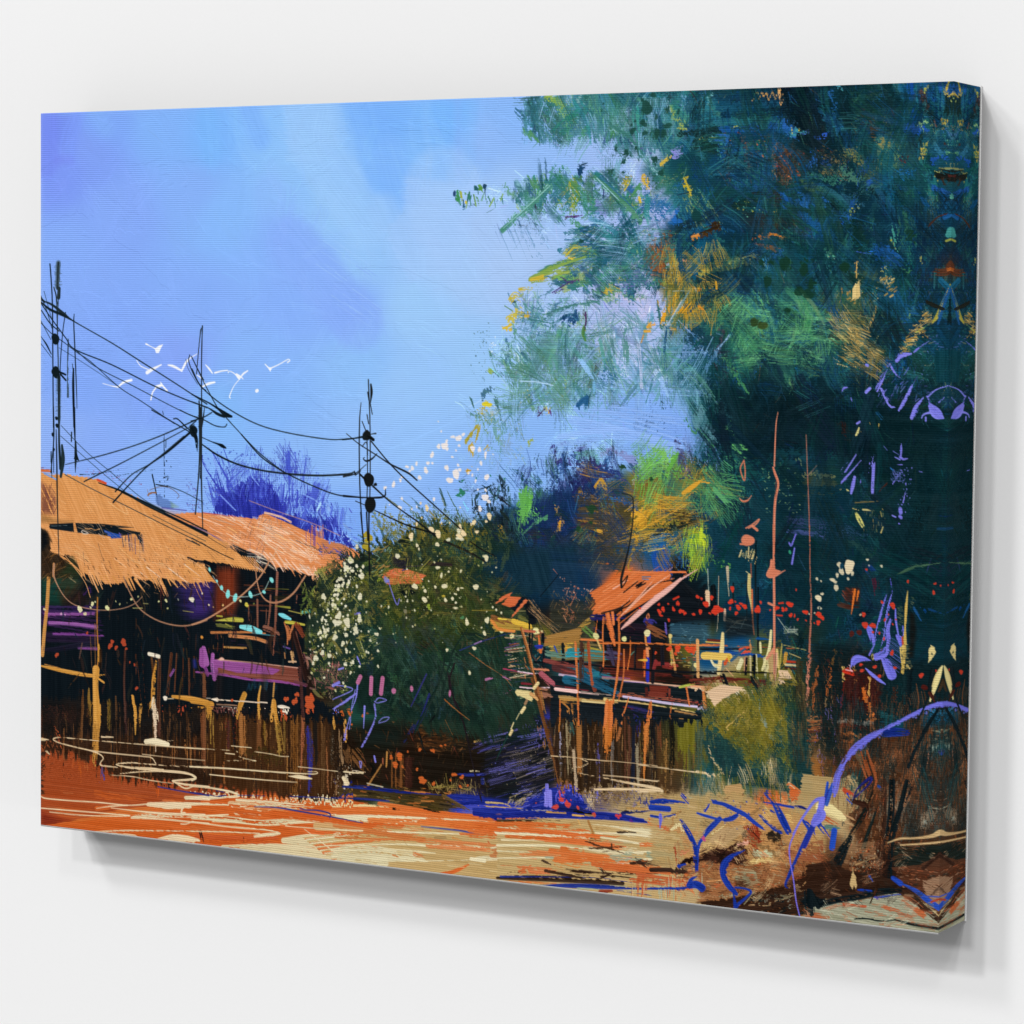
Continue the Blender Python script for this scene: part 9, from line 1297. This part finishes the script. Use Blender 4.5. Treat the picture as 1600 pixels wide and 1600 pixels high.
for p,w,c,d in [([(1390,520),(1340,630),(1300,740),(1265,790)],[8,12,30,16],'B0A038',.1),([(1395,380),(1360,430),(1260,430)],60,'5A2E1A',.42),([(1390,410),(1370,415)],26,'B0622E',.1),([(1330,500),(1390,560)],70,'14587A',.35),([(1380,560),(1330,700),(1300,800)],[40,40,26],'134A84',.35),([(1390,600),(1370,800)],40,'0C2428',.2),([(1240,640),(1330,680)],60,'1C1C14',.3),([(1350,40),(1390,20)],40,'14508C',.3),([(1390,140),(1380,160)],60,'3A8A84',.2),([(1360,210),(1390,200)],16,'A0A040',.1),([(1240,100),(1300,40),(1390,10)],26,'4A2A1C',.4)]: st(p,w,c,dry=d,a=.9)
win(1320,640,210)
for p,w,d in [([(665,400),(662,470),(660,560)],[10,36,20],.03),([(655,560),(690,585),(740,578)],[34,26,14],.08),([(590,560),(650,590)],[10,20],.2),([(620,650),(690,655)],20,.2),([(140,160),(170,140)],30,.15),([(200,110),(260,90),(340,50)],16,.5),([(655,1180),(660,1220)],50,.08),([(650,1265),(665,1280)],40,.1),([(640,1350),(690,1350)],30,.25),([(690,1100),(720,980)],[20,16],.3),([(720,870),(720,890)],16,.1),([(560,1255),(600,1275)],18,.2),([(340,480),(310,620),(260,900)],[40,60,40],.44),([(340,620),(320,1030)],40,.5),([(130,530),(0,740)],[14,26],.25),([(190,600),(60,760),(-30,860)],[10,40,60],.22),([(110,800),(90,900),(70,990)],[40,50,30],.12),([(-40,760),(-20,700),(120,540)],[20,40,14],.3),([(190,830),(160,1000)],20,.48),([(560,880),(640,760)],30,.55),([(460,430),(500,480)],7,.1),([(570,490),(640,530)],9,.25),([(880,730),(930,740)],10,.2)]: st(p,w,'7472D2',dry=d)
for i in range(40): st([(540+UN(0,120),700+UN(0,140)),(570+UN(0,120),730+UN(0,140))],UN(3,7),'6A6AC4',a=.7,dry=.3)
spl([(1404,730),(1425,730),(1420,800),(1400,800)],40,(.4,1.3),['7472D2'])
YE='C8B878'
for p,w,c,d in [([(165,210),(150,260),(130,300)],[14,30,26],'D8CC84',.1),([(180,250),(200,300)],10,'A89A5A',.2),([(400,170),(390,210)],20,'A8904A',.3),([(290,150),(295,170)],9,'A8904A',.2),([(130,1230),(160,1290),(210,1380)],[30,60,50],'C4BE6C',.22),([(210,1185),(300,1190)],20,'D0BC74',.15),([(90,1170),(160,1190)],14,'C0B068',.25),([(440,1180),(460,1200)],26,'9A8A4A',.3),([(425,1460),(450,1390)],[16,8],'C0AC64',.15),([(420,1210),(435,1270)],9,'A8944A',.15),([(20,950),(50,970)],30,'D8CC84',.15),([(-60,950),(-40,940)],20,'D0C080',.15),([(330,1300),(340,1430)],9,'8A7A44',.35),([(100,1100),(440,1080)],20,'6A5C34',.48),([(20,180),(30,330)],60,'3A1E1A',.4),([(500,870),(380,1000)],20,'4A2218',.4),([(380,40),(430,100)],50,'14486A',.25),([(540,690),(570,720)],16,'1F5A9A',.2),([(1100,1410),(1280,1420)],34,'103A5A',.3)]: st(p,w,c,dry=d)
for i in range(50):
    x,y=UN(220,480),UN(1180,1440); st([(x,y),(x+UN(-8,14),y+UN(20,60))],UN(3,6),['A8944A','6A4A24','8A7A3A'][i % 3],a=.8,dry=.35)
motif('yellow_reed')
win(1300,840,230)
st([(818,575),(800,760),(790,1000),(780,1200),(760,1460)],[8,34,26,60,40],'C0A050',dry=.18); st([(770,1200),(790,1380)],90,'D0B260',dry=.3); st([(810,1390),(825,1420)],40,'D8BE74',dry=.2)
for i in range(34): st([(740+UN(0,60),1150+i*9),(820+UN(0,60),1140+i*9)],UN(4,8),['C8AA5C','14201E'][i % 2],a=.85,dry=.25)
for i in range(26): st([(700+UN(0,60),740+i*8),(720+UN(0,60),750+i*8)],UN(3,6),'8A8A4A',a=.8,dry=.3)
for i in range(12): st([(840+UN(0,40),640+i*10),(870+UN(0,40),660+i*9)],UN(3,6),'9A8A4A',a=.8,dry=.3)
st([(760,1080),(765,1150)],24,'A8402A',dry=.2); poly([(840,800),(890,820),(910,1000),(880,1300),(830,1300)],'1C140F',a=.7,soft=6,dry=.1)
poly([(1045,1230),(1070,1160),(1110,1190),(1128,1240),(1090,1300),(1045,1360)],'D2BE80',rough=5); st([(1075,1265),(1080,1250),(1090,1270)],8,'1A2A2A')
st([(1195,1385),(1150,1470),(1090,1600)],[14,50,60],'D0BC80',dry=.1); st([(1085,1470),(1050,1600)],26,'0E2026',dry=.1)
for p,w,c in [([(920,780),(960,850)],110,'124A84'),([(1010,780),(1040,830)],70,'134E9A'),([(1060,780),(1200,830)],60,'10427A'),([(1000,940),(1020,1040)],60,'124A7A')]: st(p,w,c,dry=.38,a=.85)
st([(700,400),(860,320),(1000,300),(1200,270)],[20,50,50,40],'3A5A44',dry=.44); st([(400,340),(450,400)],110,'143E80',dry=.35,a=.8); st([(460,470),(480,600)],90,'5A1A30',dry=.4,a=.8); poly([(140,540),(300,540),(290,780),(130,760)],'4A241C',a=.75,soft=5,dry=.2)
for p,w in [([(245,560),(235,640),(205,830)],[24,34,8]),([(285,580),(265,680)],[30,10])]: st(p,w,'CC6A28',dry=.1)
motif('red_berry')
for x,y,r,s in [(540,697,18,.9),(655,733,30,1.2),(820,472,15,1.1),(370,342,14,.9),(1115,495,16,.8),(1175,517,9,1.2),(1100,592,18,1.2),(570,888,14,1.2),(655,935,10,1.2),(510,1033,13,1.2),(440,1022,14,1),(560,1095,13,1.3),(647,1248,22,1.3),(355,945,34,1.1),(440,950,34,.9),(340,830,26,.9),(680,1410,20,.8),(460,1400,24,.8),(510,1500,22,.7),(965,1492,26,1),(1110,1445,22,.8),(1080,1465,12,.9),(610,830,9,1.2),(690,885,9,1),(320,1440,30,.5),(310,1375,24,.6),(330,1440,9,1)]: blob(x,y,r,'C03A28',ry=r*s,wob=.35)
for x,y in [(210,1040),(292,1025)]: blob(x,y,28,'5A241E',ry=34,wob=.2)
st([(130,1440),(220,1470)],60,'C0301E',dry=.1); st([(145,1430),(215,1445)],14,'E0A8AC',dry=.1)
st([(300,835),(310,830)],20,'B8AA8A'); blob(437,1290,16,'C0A860',ry=30); blob(437,1290,8,'14201E',ry=16)
for x,y,r in [(380,235,16),(398,298,9),(533,305,16),(170,440,12)]: blob(x,y,r,'CFC4A4',ry=r*.8,wob=.4)
win(1240,1040,280)
for x,y,r,s in [(1133,85,18,1),(1260,42,14,.9),(1230,60,9,1),(765,90,16,.8),(1165,190,30,.9)]: blob(x,y,r,'BE3A28' if r < 25 else '5A1E18',ry=r*s,wob=.3)
st([(1325,0),(1280,120),(1215,310)],[12,50,20],'D8C888',dry=.12); st([(1240,40),(1215,160),(1190,300),(1100,490)],[50,40,26,12],'0D1E24',dry=.1); st([(1290,380),(1200,520),(1090,720),(1020,900)],[24,36,40,30],'0E1E24',dry=.2); st([(1220,250),(1250,300)],60,'4A1E16',dry=.3); st([(1330,130),(1290,220)],40,'3A2A1A',dry=.35)
RIB, BUMP, STRIP, WALLGAP = 150, .42, .0300, .0
# ---------------------------------------------------------------- meshes
def mat(name): 
    m = bpy.data.materials.new(name); m.use_nodes = True
    return m, m.node_tree.nodes, m.node_tree.links, m.node_tree.nodes['Principled BSDF']
def print_material():
    m, n, l, b = mat('printed canvas')
    at = n.new('ShaderNodeAttribute'); at.attribute_name = 'print'
    l.new(at.outputs['Color'], b.inputs['Base Color'])
    b.inputs['Roughness'].default_value = .75; b.inputs['Specular IOR Level'].default_value = .015
    tc = n.new('ShaderNodeTexCoord')
    mp = n.new('ShaderNodeMapping'); l.new(tc.outputs['Object'], mp.inputs['Vector'])
    mp.inputs['Scale'].default_value = (1, 1, 1)
    # woven ribs: broad weft lines across, finer warp up and down, both a little uneven
    nz = n.new('ShaderNodeTexNoise'); nz.inputs['Scale'].default_value = 60; nz.inputs['Detail'].default_value = 3
    l.new(mp.outputs[0], nz.inputs['Vector'])
    w1 = n.new('ShaderNodeTexWave'); w1.bands_direction = 'Z'; w1.inputs['Scale'].default_value = RIB; w1.inputs['Distortion'].default_value = 1.2; w1.inputs['Detail'].default_value = 2; w1.inputs['Detail Scale'].default_value = .25
    w2 = n.new('ShaderNodeTexWave'); w2.bands_direction = 'X'; w2.inputs['Scale'].default_value = RIB*1.3; w2.inputs['Distortion'].default_value = 1.5; w2.inputs['Detail'].default_value = 2
    l.new(mp.outputs[0], w1.inputs['Vector']); l.new(mp.outputs[0], w2.inputs['Vector'])
    a = n.new('ShaderNodeMath'); a.operation = 'MULTIPLY_ADD'; l.new(w2.outputs['Fac'], a.inputs[0]); a.inputs[1].default_value = .3; l.new(w1.outputs['Fac'], a.inputs[2])
    a2 = n.new('ShaderNodeMath'); a2.operation = 'MULTIPLY_ADD'; l.new(nz.outputs['Fac'], a2.inputs[0]); a2.inputs[1].default_value = .9; l.new(a.outputs[0], a2.inputs[2])
    # faint creases pressed into the ground coat
    v = n.new('ShaderNodeTexNoise'); v.inputs['Scale'].default_value = 9; v.inputs['Detail'].default_value = 4; v.inputs['Distortion'].default_value = 1.5
    l.new(mp.outputs[0], v.inputs['Vector'])
    vr = n.new('ShaderNodeMapRange'); l.new(v.outputs['Fac'], vr.inputs['Value']); vr.inputs['From Min'].default_value = .49; vr.inputs['From Max'].default_value = .51; vr.inputs['To Max'].default_value = 1.2
    a3 = n.new('ShaderNodeMath'); a3.operation = 'ADD'; l.new(a2.outputs[0], a3.inputs[0]); l.new(vr.outputs[0], a3.inputs[1])
    bp = n.new('ShaderNodeBump'); bp.inputs['Strength'].default_value = BUMP; bp.inputs['Distance'].default_value = .0006
    l.new(a3.outputs[0], bp.inputs['Height']); l.new(bp.outputs['Normal'], b.inputs['Normal'])
    return m
def plain_material(name, col, rough, bump=0, scale=200):
    m, n, l, b = mat(name)
    nz = n.new('ShaderNodeTexNoise'); nz.inputs['Scale'].default_value = scale; nz.inputs['Detail'].default_value = 4
    cr = n.new('ShaderNodeValToRGB'); cr.color_ramp.elements[0].color = (*[c*.985 for c in col], 1); cr.color_ramp.elements[1].color = (*[min(1, c*1.01) for c in col], 1)
    tc = n.new('ShaderNodeTexCoord'); l.new(tc.outputs['Object'], nz.inputs['Vector']); l.new(nz.outputs['Fac'], cr.inputs['Fac']); l.new(cr.outputs['Color'], b.inputs['Base Color'])
    b.inputs['Roughness'].default_value = rough; b.inputs['Specular IOR Level'].default_value = .1
    if bump:
        bp = n.new('ShaderNodeBump'); bp.inputs['Strength'].default_value = bump; bp.inputs['Distance'].default_value = .0005
        l.new(nz.outputs['Fac'], bp.inputs['Height']); l.new(bp.outputs['Normal'], b.inputs['Normal'])
    return m
def lin(c): return np.where(c <= .04045, c/12.92, ((np.clip(c, 0, 1)+.055)/1.055)**2.4)
def grid_mesh(name, V, F, col, m, parent):
    me = bpy.data.meshes.new(name)
    me.vertices.add(len(V)); me.vertices.foreach_set('co', V.astype(np.float32).ravel())
    me.loops.add(F.size); me.loops.foreach_set('vertex_index', F.astype(np.int32).ravel())
    me.polygons.add(len(F)); me.polygons.foreach_set('loop_start', np.arange(0, F.size, 4, dtype=np.int32))
    me.update(calc_edges=True)
    a = me.color_attributes.new('print', 'FLOAT_COLOR', 'POINT')
    a.data.foreach_set('color', np.c_[lin(col), np.ones(len(col))].astype(np.float32).ravel())
    me.materials.append(m)
    o = bpy.data.objects.new(name, me); scene.collection.objects.link(o); o.parent = parent
    return o
def simple_mesh(name, V, F, m, parent=None):
    me = bpy.data.meshes.new(name); me.from_pydata(V, [], F); me.update(); me.materials.append(m)
    o = bpy.data.objects.new(name, me); scene.collection.objects.link(o); o.parent = parent
    return o
Z0 = .9                                      # height of the canvas's lower edge above the floor line
root = bpy.data.objects.new('canvas_print', None); scene.collection.objects.link(root)
root.location = (0, 0, Z0); root.empty_display_size = .05
root['label'] = 'gallery-wrapped canvas print of a painted riverside stilt village on a white wall'
root['category'] = 'canvas print'
PM = print_material()
# front: one flat cloth, its picture cut into the painted motifs it shows
lum_ = np.clip((C @ np.array([.3, .59, .11], np.float32)-.06)/.32, 0, 1)[..., None]
C = C*(.7+.3*lum_*lum_*(3-2*lum_))         # ink density of the darkest passages
C = np.clip(C, .006, .985)
us = np.linspace(0, CW, RW); vs = CH-np.linspace(0, CH, RH)
gx, gz = np.meshgrid(us, vs)
FL = LAB[:-1, :-1]                           # one motif per grid cell
NICE = dict(utility_pole=('painted_utility_pole', 'cluster of dark poles at the left edge of the picture'),
            power_pole=('painted_utility_pole', 'thin dark pole rising behind the left thatched roof'),
            power_pole_with_insulators=('painted_utility_pole', 'dark pole with three round black insulators beside the bush'),
            left_thatched_roof=('painted_thatched_roof', 'broad tan thatched roof at the left edge'),
            right_thatched_roof=('painted_thatched_roof', 'peach thatched roof reaching to the flowering bush'),
            lilac_flower=('painted_flower', 'lilac flowers and arching stem at the lower right'),
            right_thicket=('painted_thicket', None))
STUFF = ('white_blossom', 'red_blossom', 'red_berry', 'ripple_line', 'hanging_string', 'overhead_wire')
idx = np.arange(RH*RW).reshape(RH, RW)
quads = np.stack([idx[:-1, :-1], idx[1:, :-1], idx[1:, 1:], idx[:-1, 1:]], -1)
Vall = np.stack([gx.ravel(), np.zeros(RH*RW), gz.ravel()], 1); Call = C.reshape(-1, 3)
def cut(sel, name, parent):
    q = quads[sel]
    u, inv = np.unique(q, return_inverse=True)
    return grid_mesh(name, Vall[u], inv.reshape(q.shape), Call[u], PM, parent)
front = cut(FL == 0, 'front_picture', root)
front['label'] = 'printed front picture with a pale blue painted sky'
for k, nm in enumerate(LABELS):
    if k == 0: continue
    sel = FL == k
    if sel.sum() < 12: continue
    o = cut(sel, 'painted_'+nm if nm not in NICE else NICE[nm][0], front)
    if nm in NICE and NICE[nm][1]: o['label'] = NICE[nm][1]
    if nm in STUFF: o['kind'] = 'stuff'
# right-hand wrap: the last strip of the picture mirrored round the edge
NS = 72; k_strip = STRIP/CD
ss = np.linspace(0, CD, NS)
col_u = np.clip((CW-ss*k_strip)/CW*(RW-1), 0, RW-1); i0 = np.minimum(col_u.astype(int), RW-2); t_ = (col_u-i0)[None, :, None]
SC = C[:, i0]*(1-t_)+C[:, i0+1]*t_
def side(name, x, flip=False):
    V = np.stack([np.full((RH, NS), x), np.broadcast_to(ss, (RH, NS)), np.broadcast_to(vs[:, None], (RH, NS))], -1).reshape(-1, 3)
    ii = np.arange(RH*NS).reshape(RH, NS)
    q = np.stack([ii[:-1, :-1], ii[1:, :-1], ii[1:, 1:], ii[:-1, 1:]], -1).reshape(-1, 4)
    return grid_mesh(name, V, q if not flip else q[:, ::-1], (SC if not flip else C[:, np.clip((ss*k_strip/CW*(RW-1)).astype(int), 0, RW-1)]).reshape(-1, 3), PM, root)
w = side('wrapped_side', CW); w['label'] = 'right side of the wrap with the picture mirrored round the edge'
side('wrapped_side', 0., True)
# top and bottom wraps, coarser
def cap(name, row, z, up):
    n = 300; iu = np.linspace(0, RW-1, n).astype(int); m = 12; sv = np.linspace(0, CD, m)
    rows = np.clip((row+np.linspace(0, 60, m)*(1 if row == 0 else -1)).astype(int), 0, RH-1)
    V = np.stack([np.broadcast_to(us[iu], (m, n)), np.broadcast_to(sv[:, None], (m, n)), np.full((m, n), z)], -1).reshape(-1, 3)
    ii = np.arange(m*n).reshape(m, n); q = np.stack([ii[:-1, :-1], ii[:-1, 1:], ii[1:, 1:], ii[1:, :-1]], -1).reshape(-1, 4)
    return grid_mesh(name, V, q if up else q[:, ::-1], C[rows][:, iu].reshape(-1, 3), PM, root)
cap('wrapped_top', 0, CH, True); cap('wrapped_bottom', RH-1, 0., False)
# unprinted white cloth: a hairline along the lower front fold and the strip stapled to the back
WM = plain_material('unprinted cloth', (.82, .82, .81), .8, .1, 900)
e = .0016
ed = simple_mesh('lower_fold', [(0, 0, 0), (CW, 0, 0), (CW, -e*.35, -e*.1), (0, -e*.35, -e*.1), (0, e*.6, -e), (CW, e*.6, -e)], [(0, 1, 2, 3), (3, 2, 5, 4)], WM, root)
ed['label'] = 'thin unprinted white line along the lower front fold'
y1, y2 = CD, CD+.0022
o_ = .0009
bk = simple_mesh('back_edge', [(-o_, y1, -o_), (CW+o_, y1, -o_), (CW+o_, y1, CH+o_), (-o_, y1, CH+o_), (-o_, y2, -o_), (CW+o_, y2, -o_), (CW+o_, y2, CH+o_), (-o_, y2, CH+o_)],
                 [(0, 1, 2, 3), (5, 4, 7, 6), (0, 4, 5, 1), (1, 5, 6, 2), (2, 6, 7, 3), (3, 7, 4, 0)], WM, root)
bk['label'] = 'thin white back edge of the wrap'
# the wall
WALLM = plain_material('white wall paint', (.86, .86, .86), .9, .04, 500)
GAP = WALLGAP
wy = CD+.0022+GAP
wl = simple_mesh('wall', [(-3, wy, -.6+0), (4, wy, -.6), (4, wy, 3.4), (-3, wy, 3.4), (-3, wy+.1, -.6), (4, wy+.1, -.6), (4, wy+.1, 3.4), (-3, wy+.1, 3.4)],
                 [(0, 1, 2, 3), (5, 4, 7, 6), (0, 4, 5, 1), (1, 5, 6, 2), (2, 6, 7, 3), (3, 7, 4, 0)], WALLM)
wl['kind'] = 'structure'
